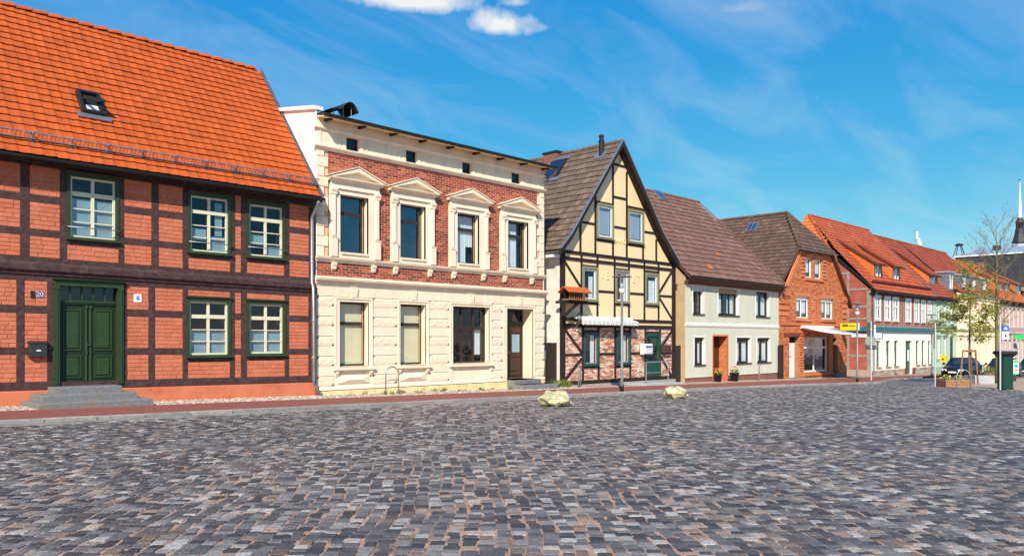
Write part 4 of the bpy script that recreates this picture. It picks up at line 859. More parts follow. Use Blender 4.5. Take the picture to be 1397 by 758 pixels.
    for px in (455, 509, 539, 586, 618.6, 659, 688, 725):
        x = XP(px); MB().prismx([(.03, zsill - .17), (-.10, zsill - .17), (-.10, zsill - .22), (-.06, zsill - .30), (-.05, zsill - .36), (.03, zsill - .40)], x - .07, x + .07).build('corbel', 'cream', H)
    # upper windows with aedicules
    for i, u in enumerate(up):
        a, b, c, d = u; l, r = surround[i][:2]
        cur = [None, None, [(.0, .62, .0, .99), (.62, 1, .35, .99)], [(.05, .7, .0, .99)]][i]
        ww = window(H, a, b, c, d, .17, 'brown_frame', [(.9, 1), (2.3, 1)], .055, .06, .10, .06, gl='glass_up' if i < 2 else 'glass', curtain=cur)
        MB().box(b - .075, b - .055, .16, .175, c + .06, d - .06).build('sash_edge', 'tan_wood', ww)
        S_ = MB(); S_.box(l, a, -.05, .03, zsill, zt_ + .16).box(b, r, -.05, .03, zsill, zt_ + .16).box(a, b, -.05, .03, zt_, zt_ + .16).box(a, b, -.05, .03, zsill, zb_)
        S_.rev((a, b, zb_, zt_), -.05, .29); su = S_.build('window_surround', 'cream', H)
        MB().box(a + .02, b - .02, -.1, .17, zb_ - .06, zb_ + .0).build('sill', 'cream', su)
        for q in (l, r - .21):
            MB().block(q - .01, q + .22, zsill + .002, zsill + .58, -.13, -.05, .01).build('pedestal', 'cream', su)
            MB().prismx([(-.05, zsill + .58), (-.14, zsill + .58), (-.15, zsill + .62), (-.05, zsill + .64)], q - .02, q + .23).build('pedestal_cap', 'cream', su)
            MB().block(q + .03, q + .18, zsill + .64, zt_ - .02, -.115, -.05, .03).build('pilaster', 'cream', su)
            MB().prismx([(-.05, zt_ - .02), (-.12, zt_ - .02), (-.12, zt_ + .03), (-.15, zt_ + .09), (-.16, zt_ + .16), (-.05, zt_ + .16)], q - .0, q + .21).build('capital', 'cream', su)
        MB().prismx([(-.0, zt_ + .16), (-.10, zt_ + .16), (-.10, zt_ + .20), (-.07, zt_ + .22), (-.07, zt_ + .38), (-.0, zt_ + .38)], l + .01, r - .01).build('entablature', 'cream', su)
        L_, R_ = l - .09, r + .09; zc = zt_ + .38; m = (l + r) / 2
        MB().prismx([(.02, zc), (-.10, zc), (-.13, zc + .04), (-.22, zc + .07), (-.23, zc + .11), (.02, zc + .13)], L_, R_).build('cornice', 'cream', su)
        MB().prism([(L_ + .1, zc + .12), (R_ - .1, zc + .12), (m, zap - .12)], -.06, .02).build('tympanum', 'cream', su)
        MB().prism([(L_ - .02, zc + .10), (L_ + .16, zc + .115), (m, zap - .13), (m, zap)], -.22, .02).build('raking_cornice', 'cream', su); MB().prism([(m, zap), (m, zap - .13), (R_ - .16, zc + .115), (R_ + .02, zc + .10)], -.22, .02).build('raking_cornice', 'cream', su)
        MB().prism([(L_ - .05, zc + .12), (m, zap + .02), (m, zap + .045), (L_ - .06, zc + .15)], -.245, .02).build('raking_fillet', 'cream', su); MB().prism([(m, zap + .045), (m, zap + .02), (R_ + .05, zc + .12), (R_ + .06, zc + .15)], -.245, .02).build('raking_fillet', 'cream', su)
    # ground floor: surrounds, courses of smooth and rough blocks, flat arches with keystones
    outer = [(XP(456), XP(507.4)), (XP(541.8), XP(584.3)), (XP(613), XP(669.6)), (XP(686), XP(729))]
    zso = ZP(456, 405) ; zvt = zsb - .01
    for i, (l, r) in enumerate(outer):
        a, b, c, d = (lo + [dr])[i]; zl_ = zlb - .02 if i < 3 else zpl + .02; bot = (ZP(482, 505), ZP(482, 505), zpl + .1, zpl + .1)[i]
        S_ = MB(); S_.box(l, a, -.035, .005, bot, zso).box(b, r, -.035, .005, bot, zso).box(a, b, -.035, .005, d, zso); S_.rev((a, b, c if i < 3 else bot, d), -.035, .04)
        su = S_.build('window_surround' if i < 3 else 'door_surround', 'cream', H); t = .05
        MB().box(l, l + t, -.06, -.035, bot, zso - t).build('surround_fillet', 'cream', su); MB().box(r - t, r, -.06, -.035, bot, zso - t).build('surround_fillet', 'cream', su); MB().box(l, r, -.06, -.035, zso - t, zso + .01).build('surround_fillet', 'cream', su)
        m = (l + r) / 2; kw = .13
        MB().add([(m - kw, -.075, zvt), (m + kw, -.075, zvt), (m + kw * .72, -.075, zso + .012), (m - kw * .72, -.075, zso + .012), (m - kw, .01, zvt), (m + kw, .01, zvt), (m + kw * .72, .01, zso + .012), (m - kw * .72, .01, zso + .012)], [(0, 1, 2, 3), (0, 4, 5, 1), (1, 5, 6, 2), (2, 6, 7, 3), (3, 7, 4, 0)]).build('keystone', 'cream_rough', H)
        if i < 3:
            MB().prismx([(.26, zlb - .01), (-.13, zlb - .05), (-.13, zlb - .11), (-.08, zlb - .13), (.0, zlb - .13)], l - .06, r + .06).build('sill', 'cream', su)
        if i < 2:
            for q in (l + .02, r - .12): MB().prismx([(.0, zlb - .13), (-.09, zlb - .13), (-.09, zlb - .2), (-.04, zlb - .3), (.0, zlb - .3)], q, q + .1).build('sill_bracket', 'cream', su)
            pa, pb, qa, qb = l + .10, r - .10, zpl + .17, zlb - .30; q = MB(); cx_, cz_ = (pa + pb) / 2, (qa + qb) / 2
            q.add([(pa, -.02, qa), (pb, -.02, qa), (pb, -.02, qb), (pa, -.02, qb), (pa, .005, qa), (pb, .005, qa), (pb, .005, qb), (pa, .005, qb), (cx_ - .2, -.09, cz_), (cx_ + .2, -.09, cz_)], [(0, 1, 9, 8), (1, 2, 9), (2, 3, 8, 9), (3, 0, 8), (0, 4, 5, 1), (1, 5, 6, 2), (2, 6, 7, 3), (3, 7, 4, 0)]); q.build('apron_panel', 'cream', su)
    piers = [(x0 - .012, outer[0][0]), (outer[0][1], outer[1][0]), (outer[1][1], outer[2][0]), (outer[2][1], outer[3][0]), (outer[3][1], x1 + .012)]
    zc0 = zpl + .11; nc = 9; h = (zso + .02 - zc0) / nc
    for pi_, (l, r) in enumerate(piers):
        for k in range(nc):
            a, b = l + (.012 if pi_ else 0), r - (.012 if pi_ < 4 else 0); rough = k % 2 == 0; z = zc0 + k * h
            if pi_ in (0, 1, 2) and k < 2 and pi_ < 2 and False: pass
            q = MB()
            if rough:                                     # quarry-faced: gently broken face
                nx, nz = max(4, int((b - a) / .1)), 4; f0, f1 = -.035, .005; vs = []; fs = []
                for j in range(nz + 1):
                    for i in range(nx + 1):
                        e = i in (0, nx) or j in (0, nz); vs.append((a + .01 + (b - a - .02) * i / nx, -.015 if e else -.027 + rnd.uniform(-.005, .005), z + .01 + (h - .02) * j / nz))
                for j in range(nz):
                    for i in range(nx): o_ = j * (nx + 1) + i; fs.append((o_, o_ + 1, o_ + nx + 2, o_ + nx + 1))
                n0 = len(vs); q.add(vs, fs); q.block(a, b, z + .006, z + h - .006, -.015, .005, .006); q.build('stone_block', 'cream_rough', H)
            else: q.block(a, b, z + .009, z + h - .009, -.026, .005, .008).build('stone_block', 'cream', H)
    # flat-arch blocks between the keystones
    xc = [x0 - .012] + [(l + r) / 2 for l, r in outer] + [x1 + .012]
    for i in range(5):
        a, b = xc[i] + (.14 if i else 0), xc[i + 1] - (.14 if i < 4 else 0); n = 2 if i in (0, 4) else 3; sk_ = .06
        for k in range(n):
            u0, u1 = a + (b - a) * k / n, a + (b - a) * (k + 1) / n
            s0 = 0 if (k == 0 and i == 0) else (-.035 if k == 0 else (sk_ if k == 1 and n == 3 else (-sk_ if n == 3 else (sk_ if i == 0 else -sk_))));  s0 = {0: -.03}.get(k, s0) if i else s0
            s1 = 0 if (k == n - 1 and i == 4) else (.03 if k == n - 1 else (sk_ if k == 0 and n == 3 else (-sk_ if n == 3 else (sk_ if i == 0 else -sk_))))
            s0 = 0 if (i == 0 and k == 0) else s0; zt2, zb2 = zvt - .004, zso + .03; g = .010; y_ = -.026
            MB().add([(u0 + g - s0, y_, zb2), (u1 - g - s1, y_, zb2), (u1 - g + s1, y_, zt2), (u0 + g + s0, y_, zt2), (u0 + g - s0, .005, zb2), (u1 - g - s1, .005, zb2), (u1 - g + s1, .005, zt2), (u0 + g + s0, .005, zt2)], [(0, 1, 2, 3), (0, 4, 5, 1), (1, 5, 6, 2), (2, 6, 7, 3), (3, 7, 4, 0)]).build('arch_stone', 'cream', H)
    # ground floor windows
    for i in (0, 1):
        a, b, c, d = lo[i]; ww = window(H, a, b, c, d, .20, 'brown_frame', [(1, 1), (2.2, 1)], .06, .06, .10, .06, curtain=[(-.02, 1.02, -.02, 1.02)], cmat='blind', gl='glass', room=.3)
        MB().box(b - .085, b - .06, .192, .206, c + .07, d - .07).build('sash_edge', 'tan_wood', ww)
    a, b, c, d = lo[2]; window(H, a, b, c, d, .20, 'brown_frame', [(1, 3), (1.75, 3)], .06, .075, .10, .07, curtain=[(.70, .95, .12, .62)], gl='glass', room=.7, rmat='room_warm')
    # entrance: recessed leaf, fanlight, steps
    a, b, c, d = dr; yd = .52; zt = ZP(703, 440)
    fr = MB(); fr.box(a, a + .07, yd, yd + .08, c, d).box(b - .07, b, yd, yd + .08, c, d).box(a + .07, b - .07, yd, yd + .08, d - .07, d).box(a + .07, b - .07, yd - .02, yd + .08, zt - .06, zt + .06); fo = fr.build('door_frame', 'brown_frame', H)
    MB().box(a + .07, b - .07, yd + .03, yd + .035, zt + .06, d - .07).build('pane', 'glass', fo); MB().box((a + b) / 2 - .025, (a + b) / 2 + .025, yd + .01, yd + .06, zt + .06, d - .07).build('fanlight_bar', 'brown_frame', fo); MB().box(a, b, yd + .3, yd + .31, c, d).build('room', 'room', fo)
    m = (a + b) / 2
    for qa, qb in ((a + .07, m - .003), (m + .003, b - .07)):
        lf = MB().box(qa, qb, yd + .03, yd + .07, c, zt - .06).build('door_leaf', 'brown_door', H); w_ = qb - qa; hh = zt - .06 - c
        for f0, f1, nm in ((.05, .11, 'x'), (.14, .34, 'p'), (.40, .44, 'x')): MB().block(qa + .07, qb - .07, c + hh * f0, c + hh * f1, yd + .0, yd + .03, .02).build('door_panel', 'brown_door', lf)
        MB().box(qa + .10, qb - .10, yd + .015, yd + .03, c + hh * .49, c + hh * .82).build('door_pane', 'frost', lf)
        for (u0, u1, v0, v1) in ((qa + .06, qa + .10, .47, .84), (qb - .10, qb - .06, .47, .84)): MB().box(u0, u1, yd + .0, yd + .03, c + hh * v0, c + hh * v1).build('door_moulding', 'brown_door', lf)
        MB().prism([(qa + .05, c + hh * .85), (qb - .05, c + hh * .85), ((qa + qb) / 2, c + hh * .95)], yd - .02, yd + .03).build('door_pediment', 'brown_door', lf)
    MB().tube([(m - .05, yd - .0, c + 1.0), (m - .05, yd - .05, c + 1.0), (m - .16, yd - .05, c + 1.0)], .012, 6).build('door_handle', 'brass', H)
    g = gz(m); sa_, sb_ = a - .0, b + .0
    for l, r, y0_, y1_, z0, z1 in ((a - .02, b + .05, -.42, yd + .1, g - .2, c), (a - .0, b + .55, -.85, -.42, g - .25, g + (c - g) * .52)):
        MB().block(l, r, z0, z1, y0_, y1_, .02).add([(l + .0, y0_ + .02, z1 - .0), (r, y0_ + .02, z1), (r, y1_, z1), (l, y1_, z1)], [(0, 1, 2, 3)]).build('doorstep', 'granite_step', H)
    # roof: low pitched, eaves with rafter ends, gutter
    ye = -.42; zr0 = ZP(440, 155, -.42)
    roof = MB().prismx([(ye, zr0 - .03), (9.2, zr0 + 1.55), (9.2, zr0 + 1.62), (ye, zr0 + .05)], x0 + .0, x1 + .12).build('roof', 'roof_dark', H)
    MB().prismx([(ye - .0, zr0 - .035), (.02, zr0 + .045), (.02, zr0 - .0), (ye, zr0 - .06)], x0, x1 + .1).build('soffit_board', 'cream_plinth', roof)
    half_gutter(x0 - .02, x1 + .18, ye - .08, zr0 + .01, .085, roof, 'dark_metal')
    n = 9
    for i in range(n):
        x = x0 + .3 + (x1 - x0 - .4) * i / (n - 1); MB().prismx([(ye + .08, zr0 - .05), (ye + .08, zr0 - .09), (.0, zr0 - .09), (.0, zr0 - .01)], x - .045, x + .045).build('rafter_end', 'h3_timber', roof)
    xd = x1 + .22; MB().tube([(xd, ye, zr0 - .05), (xd, ye + .02, zr0 - .2), (xd, .3, zr0 - .55), (xd, .35, zr0 - .8), (xd, .35, 5.6)], .045, 8).build('downpipe', 'zinc', H, True)
    MB().tube([(XP(744, -.1), .1, 1.2), (XP(744, -.1), -.08, 1.0), (XP(744.5, -.1), -.1, gz(x1) - .02)], .045, 8).build('downpipe', 'zinc', H, True)
    # chimney cowl: bent sheet on stays
    cx_, cy_ = XP(459, .55), .55; zc = zr0 + .2; cw = thing('chimney_cowl', 'black curved sheet cowl standing on the flat roof above the brick facade', 'chimney cowl', (cx_, cy_, zr0))
    MB().box(cx_ - .35, cx_ + .4, .2, 1.1, zr0 + .05, zc + .03).build('chimney_head', 'brick_dark', cw)
    cv = MB(); vs = []; fs = []; n = 12
    for i in range(n + 1):
        t = i / n; x = cx_ - .45 + .98 * t; z = zc + .20 + .0 + .12 * t + .24 * math.sin(max(0, (t - .35) / .65) * math.pi) - .26 * max(0, t - .9) * 3
        for y in (.1, 1.05): vs.append((x, y, z))
        for y in (.1, 1.05): vs.append((x, y, z + .02))
    for i in range(n):
        o_ = i * 4; fs += [(o_, o_ + 1, o_ + 5, o_ + 4), (o_ + 2, o_ + 6, o_ + 7, o_ + 3), (o_, o_ + 4, o_ + 6, o_ + 2), (o_ + 1, o_ + 3, o_ + 7, o_ + 5)]
    cv.add(vs, fs).build('cowl_sheet', 'black', cw, True)
    for x in (-.3, .05, .35):
        for y in (.25, .95): MB().tube([(cx_ + x, y, zc), (cx_ + x, y, zc + .22 + (.20 if x > -.2 else .04))], .012, 6).build('stay', 'steel', cw)
house2()
# ================================================================== yellow half-timbered gable house
def house3():
    x0, x1 = XP(766), XP(920.5); yo = -.32
    H = thing('gable_house', 'yellow half-timbered house with a steep gable facing the square', 'house', (x0, 0, gz(x0)))
    Z = lambda py: ZP(843, py)
    xa, za = XP(849.4, yo), ZP(849.4, 193.5, yo)
    L = [(XP(764.5, yo), 4.98), (XP(779, yo), ZP(779, 321, yo)), (xa, za)]; Rr = [(xa, za), (XP(905, yo), ZP(905, 322, yo)), (XP(926.5, yo), 4.98)]
    roofl = L + Rr[1:]
    def zt(x):
        for (a, b), (c, d) in zip(roofl, roofl[1:]):
            if a <= x <= c: return b + (d - b) * (x - a) / (c - a) - .17
        return 4.8
    zA, zB, zM, zC, zD, zR, zS = Z(351.5), Z(359.8), Z(398.8), Z(436.8), Z(445), Z(482), Z(519)
    gw = [(813.8, 837, 279, 326.5), (856.5, 878.3, 285.6, 333)]; uw = [(794, 815.4, 363.8, 412.3), (839, 858.5, 368.8, 413.7), (880, 898.2, 371.6, 415.4)]; lw = [(796, 816.2, 453.3, 498.5), (841, 859.4, 453, 497.7)]
    def bx(l): 
        o = [[XP(a), XP(b), ZP((a + b) / 2, d), ZP((a + b) / 2, c)] for a, b, c, d in l]; p, q = sum(i[2] for i in o) / len(o), sum(i[3] for i in o) / len(o)
        for i in o: i[2], i[3] = p, q
        return o
    GW, UW, LW = bx(gw), bx(uw), bx(lw); DR = [XP(881), XP(900.4), ZP(890, 518.5), ZP(890, 455.3)]
    ins = lambda b, q=.05: (b[0] + q, b[1] - q, b[2] + q, b[3] - q)
    w = MB(); w.wall(x0, x1, zD - .05, zt, [ins(b) for b in GW + UW], .02, breaks=[p[0] for p in roofl]); w.build('wall', 'h3_wall', H)
    lwm = MB(); lwm.wall(x0, x1, gz(x1) - .4, zD - .05, [ins(b) for b in LW] + [ins(DR)], .035, reveal=.1); lwm.build('brick_ground', 'h3_mortar', H)
    B = lay_field(lambda z: x0 + .05, lambda z: x1 - .05, zS - .02, zD, [ins(b, -.01) for b in LW] + [tuple(DR)], .25, .078, .016); bricks(H, [b for b in B if rnd.random() > .10], .017, .03, 'h3_brick', jy=.006)
    sd_ = MB(); sd_.add([(x0, .03, gz(x0) - .4), (x0, 9, gz(x0) - .4), (x0, 9, 5.0), (x0, .03, 5.0)], [(0, 1, 2, 3)]); sd_.add([(x1, .03, gz(x1) - .4), (x1, 9, gz(x1) - .4), (x1, 9, 5.0), (x1, .03, 5.0)], [(0, 3, 2, 1)]); sd_.wall(x0, x1, -1, zt, [], 9.0, breaks=[p[0] for p in roofl]); sd_.build('side_wall', 'h3_side', H)
    yt = -.012
    def tim(a, b, c, d, nm, q=0.0): MB().box(a, b, yt + q, .06, c, d).build(nm, 'h3_timber', H)
    for z, h, nm in ((zA, .125, 'beam'), (zB, .125, 'beam'), (zC, .13, 'beam'), (zD, .15, 'beam')): tim(x0 - .05, x1 + .05, z - h / 2, z + h / 2, nm, -.012)
    tim(x0 - .03, x1 + .03, zS - .06, zS + .10, 'sill_beam', -.01)
    MB().box(x0 - .02, x1 + .02, -.04, .05, gz(x1) - .3, zS - .065).build('foundation', 'fieldstone', H)
    for a, b, z0, z1 in ((762.5, 770.5, zS + .1, zA - .06), (916.8, 922, zS + .1, zA - .06)): tim(max(XP(a), x0 - .04), min(XP(b), x1 + .04), z0, z1, 'corner_post', -.02)
    pw = .11
    def post(px, z0, z1, nm='post'): x = XP(px); tim(x - pw / 2, x + pw / 2, z0, z1, nm)
    for px in (793.6, 815.2, 838.7, 858.2, 879.3, 898.6): post(px, zC + .06, zA - .058 + 0, 'post')
    for px in (795.5, 816.8, 839.5, 860, 880.6, 900.6): post(px, zS + .1, zD - .066)
    gp = [792, 812.4, 836.4, 855.2, 877.4, 895.4]
    for px in gp:
        x = XP(px); tim(x - pw / 2, x + pw / 2, zA + .058, min(zt(x - pw / 2), zt(x + pw / 2)), 'gable_post')
    def rail(p, q, px, py, h=.095): z = ZP(px, py); tim(XP(p) + pw / 2, XP(q) - pw / 2, z - h / 2, z + h / 2, 'rail', .004)
    for p, q, px, py in ((836.4, 855.2, 846, 225.7), (836.4, 855.2, 846, 270), (812.4, 836.4, 824, 277), (855.2, 877.4, 866, 283.5), (836.4, 855.2, 846, 310.5), (792, 812.4, 802, 304), (877.4, 895.4, 886, 317), (812.4, 836.4, 824, 328), (855.2, 877.4, 866, 334.5),
                         (815.2, 838.7, 827, 397.7), (858.2, 879.3, 869, 400.5), (898.6, 917.5, 908, 403.7), (793.6, 815.2, 804, 363), (838.7, 858.2, 848, 367.5), (879.3, 898.6, 889, 370.5), (793.6, 815.2, 804, 413.5), (838.7, 858.2, 848, 414.8), (879.3, 898.6, 889, 416.5),
                         (770, 795.5, 783, 483.5), (816.8, 839.5, 828, 482.3), (860, 880.6, 870, 481.7), (900.6, 917.5, 909, 481), (795.5, 816.8, 806, 451.5), (839.5, 860, 850, 451.6), (880.6, 900.6, 890, 453.3), (795.5, 816.8, 806, 500), (839.5, 860, 850, 499.3)): rail(p, q, px, py)
    for p, q in (((769.6, 355), (792.4, 391.5)), ((916, 371.6), (899.6, 399)), ((899.6, 406), (917, 434.8)), ((770.5, 448.5), (793.8, 481)), ((793.8, 488.5), (771, 518)), ((917, 451), (902, 473)), ((901, 485), (916, 512))):
        MB().brace(XP(p[0]), ZP(*p), XP(q[0]), ZP(*q), .12, yt + .008, .06).build('brace', 'h3_timber', H)
    x = XP(793.6); tim(x0 + .2, x, ZP(781, 398) - .05, ZP(781, 398) + .05, 'rail', .004)
    # windows
    for i, b in enumerate(GW):
        ww = window(H, b[0] + .10, b[1] - .10, b[2] + .10, b[3] - .10, .0, 'pvc', [(1, 1)], .075, depth=.07, curtain=[(.02, .98, .05, 1)], cmat='curtain', gl='glass_up'); casing3(ww, b, 'olive')
    for i, b in enumerate(UW):
        ww = window(H, b[0] + .10, b[1] - .10, b[2] + .10, b[3] - .10, .01, 'pvc', [(1, 1)], .075, depth=.07, curtain=[[(.55, .98, 0, .8)], [(.5, .98, 0, 1)], [(.35, .98, 0, .85)]][i], cmat='curtain', rmat='room_warm'); casing3(ww, b, 'olive')
    for i, b in enumerate(LW):
        ww = window(H, b[0] + .085, b[1] - .085, b[2] + .085, b[3] - .085, .02, 'tan_wood', [(1, 1)], .05, depth=.06, curtain=[(.6, .98, 0, 1)], cmat='curtain', rmat='room_warm'); casing3(ww, b, 'teal')
    a, b, c, d = DR; fr = MB(); fr.box(a, a + .08, -.02, .1, c, d).box(b - .08, b, -.02, .1, c, d).box(a + .08, b - .08, -.02, .1, d - .1, d); fo = fr.build('door_frame', 'h3_door', H)
    lf = MB().box(a + .08, b - .08, .05, .09, c, c + (d - c) * .42).box(a + .08, a + .17, .05, .09, c + (d - c) * .42, d - .1).box(b - .17, b - .08, .05, .09, c + (d - c) * .42, d - .1).box(a + .17, b - .17, .05, .09, d - .22, d - .1).build('door_leaf', 'h3_door', H)
    zz0, zz1 = c + (d - c) * .42, d - .22; m = (a + b) / 2
    for i in range(3):
        u0, u1 = zz0 + (zz1 - zz0) * i / 3, zz0 + (zz1 - zz0) * (i + 1) / 3
        MB().box(a + .17, b - .17, .055, .085, u0 - .02, u0 + .02).build('glazing_bar', 'h3_door', lf)
        for p, q in ((a + .17, m - .02), (m + .02, b - .17)): MB().box(p, q, .068, .073, u0 + .02, u1 - .02 if i < 2 else u1).build('pane', 'glass', lf)
    MB().box(m - .02, m + .02, .056, .084, zz0 + .02, zz1).build('glazing_bar', 'h3_door', lf); MB().box(a + .1, b - .1, .3, .31, c, d).build('room', 'room', lf); MB().box(b - .145, b - .105, .03, .05, c + .95, c + 1.25).build('door_handle', 'brass', lf)
    MB().block(a + .2, b - .2, c + .18, c + (d - c) * .36, .035, .05, .01).build('door_panel', 'h3_door', lf)
    # lettering in relief
    def let(txt, px, py, s): lettering('relief_letters', txt, s, (XP(px), .008, ZP(px, py)), 'h3_wall', H, ext=.016)
    let('ANNO', 846.5, 329, .30)
    for ch, px, py in (('1', 822.5, 375.5), ('8', 829.3, 376.5), ('8', 865.3, 381), ('7', 871, 382)): let(ch, px, py, .50)
    # roof
    yb = 9.0
    deck = MB(); pts = [(p[0], p[1] - .01) for p in roofl]; low = [(p[0], p[1] - .14) for p in reversed(roofl)]; deck.prism(pts + low, yo + .02, yb); roof = deck.build('roof', 'h3_timber', H)
    for (p, q) in ((L[0], L[1]), (L[1], L[2])):
        O = (p[0], yo, p[1]); Sv = Vector((q[0] - p[0], 0, q[1] - p[1])); n = max(1, round(Sv.length / .34)); tile_roof(roof, O, (0, 1, 0), Sv, yb - yo, Sv.length, 'h3_tile', .24, Sv.length / n, .05)
    for (p, q) in ((Rr[2], Rr[1]), (Rr[1], Rr[0])):
        O = (p[0], yo, p[1]); Sv = Vector((q[0] - p[0], 0, q[1] - p[1])); n = max(1, round(Sv.length / .34)); tile_roof(roof, O, (0, 1, 0), Sv, yb - yo, Sv.length, 'h3_tile', .24, Sv.length / n, .05)
    for i in range(26): MB().tube([(xa, yo + .36 * i - .02, za - .0), (xa, yo + .36 * (i + 1) + .03, za + .02)], [.10, .12], 8).build('ridge_tile', 'h3_tile', roof)
    for (p, q), sg in (((L[0], L[1]), 1), ((L[1], L[2]), 1), ((Rr[0], Rr[1]), -1), ((Rr[1], Rr[2]), -1)):
        MB().prism([(p[0], p[1] + .05), (p[0], p[1] - .20), (q[0], q[1] - .20), (q[0], q[1] + .05)], yo - .03, yo + .02).build('barge_board', 'h3_timber', roof)
        MB().prism([(p[0], p[1] + .05), (q[0], q[1] + .05), (q[0], q[1] + .105), (p[0], p[1] + .105)], yo - .07, yo + .02).build('verge_trim', 'zinc', roof)
    half_gutter_y(L[0][0] - .04, yo, 2.5, 4.93, .07, roof); MB().box(L[0][0] - .02, L[0][0] + .5, .03, 8, 4.72, 4.86).build('soffit_board', 'white_paint', roof)
    # chimney, flue, roof window on the left slope
    cy = YX(757, xa); MB().box(xa - .35, xa + .35, cy - .4, cy + .4, za - .6, ZP(757, 209.5, cy) - .05).build('chimney', 'brick_dark', roof); MB().box(xa - .4, xa + .4, cy - .45, cy + .45, ZP(757, 209.5, cy) - .05, ZP(757, 209.5, cy) + .03).build('chimney_cap', 'dark_metal', roof)
    Sm = Vector((L[2][0] - L[1][0], 0, L[2][1] - L[1][1])).normalized(); Nn = Vector((-Sm.z, 0, Sm.x))
    def onslope(px, py):                                 # line of sight meets the left slope
        rx, ry = ray(px); e = (HY - py) / FL; k = Sm.z / Sm.x; t = (L[1][1] - k * L[1][0] - CZ) / (e - k * rx); return Vector((rx * t, ry * t - D, CZ + e * t))
    f = onslope(820.5, 212); MB().lathe([(.11, -.3), (.11, .55), (.13, .56), (.13, .62), (.10, .64), (.10, .78), (.12, .8), (.12, .85), (.05, .9)], f.x, f.y, f.z, 12).build('flue', 'black', roof); MB().add([tuple(f + Nn * .06 + Sm * a_ + Vector((0, b_, 0))) for a_, b_ in ((-.25, -.3), (-.25, .3), (.25, .3), (.25, -.3))], [(0, 1, 2, 3)]).build('flue_flashing', 'zinc', roof)
    q = onslope(758, 233); sk = MB()
    def sl_(mb, s0, s1, u0, u1, h0, h1): mb.add([tuple(q + Sm * s + Vector((0, u, 0)) + Nn * h) for h in (h0, h1) for s, u in ((s0, u0), (s0, u1), (s1, u1), (s1, u0))], [(0, 3, 2, 1), (4, 5, 6, 7), (0, 1, 5, 4), (1, 2, 6, 5), (2, 3, 7, 6), (3, 0, 4, 7)]); return mb
    sk = sl_(MB(), -.55, .6, -.42, .42, .04, .14).build('roof_window', 'dark_metal', roof); sl_(MB(), -.46, .52, -.34, .34, .142, .146).build('pane', 'glass_up', sk); sl_(MB(), -.46, .52, -.34, .34, .1405, .1412).build('room', 'room', sk); sl_(MB(), -.78, -.55, -.6, .6, .05, .10).build('apron', 'zinc', sk); sl_(MB(), .6, .75, -.55, .55, .05, .12).build('head_flashing', 'zinc', sk)
def casing3(ww, b, m, q=.1):
    a, b_, c, d = b; MB().box(a, a + q, -.04, .06, c + .06, d).box(b_ - q, b_, -.04, .06, c + .06, d).box(a + q, b_ - q, -.04, .06, d - q, d).box(a + q, b_ - q, -.03, .06, c + .06, c + q).build('casing', m, ww)
    MB().prismx([(-.10, c), (-.10, c + .03), (.03, c + .058), (.03, c)], a - .02, b_ + .02).build('sill', m, ww)
def half_gutter_y(x, y0, y1, z, r, parent):
    pts = [(x + r * math.cos(t), z + r * math.sin(t)) for t in [math.pi + math.pi * q / 8 for q in range(9)]]; inn = [(x + (r - .008) * math.cos(t), z + (r - .008) * math.sin(t)) for t in [2 * math.pi - math.pi * q / 8 for q in range(9)]]
    return MB().prism(pts + inn, y0, y1).build('gutter', 'zinc', parent)
house3()
# plank gates between the houses
def gate(pxa, pxb, py_top, y, label, plate=False):
    xa, xb = XP(pxa, y), XP(pxb, y); zt = ZP((pxa + pxb) / 2, py_top, y); g = gz(xa); G = thing('plank_gate', label, 'gate', ((xa + xb) / 2, y, g)); n = max(4, int((xb - xa) / .16)); w = (xb - xa) / n
    for i in range(n): MB().box(xa + i * w + .004, xa + (i + 1) * w - .004, y + rnd.uniform(-.004, .004), y + .03, g + .02, zt + rnd.uniform(-.015, .01)).build('plank', 'fence_brown', G)
    for z in (g + .35, zt - .3): MB().box(xa, xb, y + .03, y + .08, z, z + .1).build('ledger', 'fence_brown', G)
    if plate: MB().box(XP(762.5, y) - .06, XP(762.5, y) + .06, y - .02, y - .006, ZP(762, 507, y), ZP(762, 502, y)).build('notice_plate', 'sign_white', G)
gate(743.5, 768.5, 467, .25, 'dark brown plank gate between the cream town house and yellow gable house', True)
gate(918.5, 936, 471, .25, 'dark brown plank gate between the yellow gable house and pale green house')

def box_obj(name, *a): return MB().box(*a)
# canopy awning over the window
def awning3():
    xa, xb = XP(790, -.3), XP(867.5, -.3); zt = ZP(800, 434.3); A = thing('striped_awning', 'small pale striped awning with scalloped edge on the yellow gable house', 'awning', ((xa + xb) / 2, 0, zt - .3))
    n = 26; w = (xb - xa) / n; y1, z1 = -.45, zt - .10
    MB().prismx([(-.03, zt - .02), (-.10, zt - .02), (-.12, zt + .04), (-.10, zt + .09), (-.03, zt + .09)], xa - .03, xb + .03).build('cassette', 'awning_white', A)
    for i in range(n):
        m = 'awning_stripe' if i % 2 else 'awning_white'; a, b = xa + i * w, xa + (i + 1) * w; z2 = z1 - .13
        sc = [(a, z1), (b, z1)] + [(b - w * t, z2 - .05 * math.sin(math.pi * t)) for t in (0, .25, .5, .75, 1)]
        MB().add([(a, -.1, zt), (b, -.1, zt), (b, y1, z1), (a, y1, z1), (a, -.1, zt - .012), (b, -.1, zt - .012), (b, y1, z1 - .012), (a, y1, z1 - .012)], [(0, 1, 2, 3), (7, 6, 5, 4), (0, 3, 7, 4), (1, 5, 6, 2)]).prism(sc, y1 - .006, y1 + .004).build('fabric_strip', m, A)
    for x in (xa + .02, xb - .02): MB().tube([(x, -.02, zt - .45), (x, y1 + .02, z1 - .02)], .014, 6).build('arm', 'steel', A)
awning3()
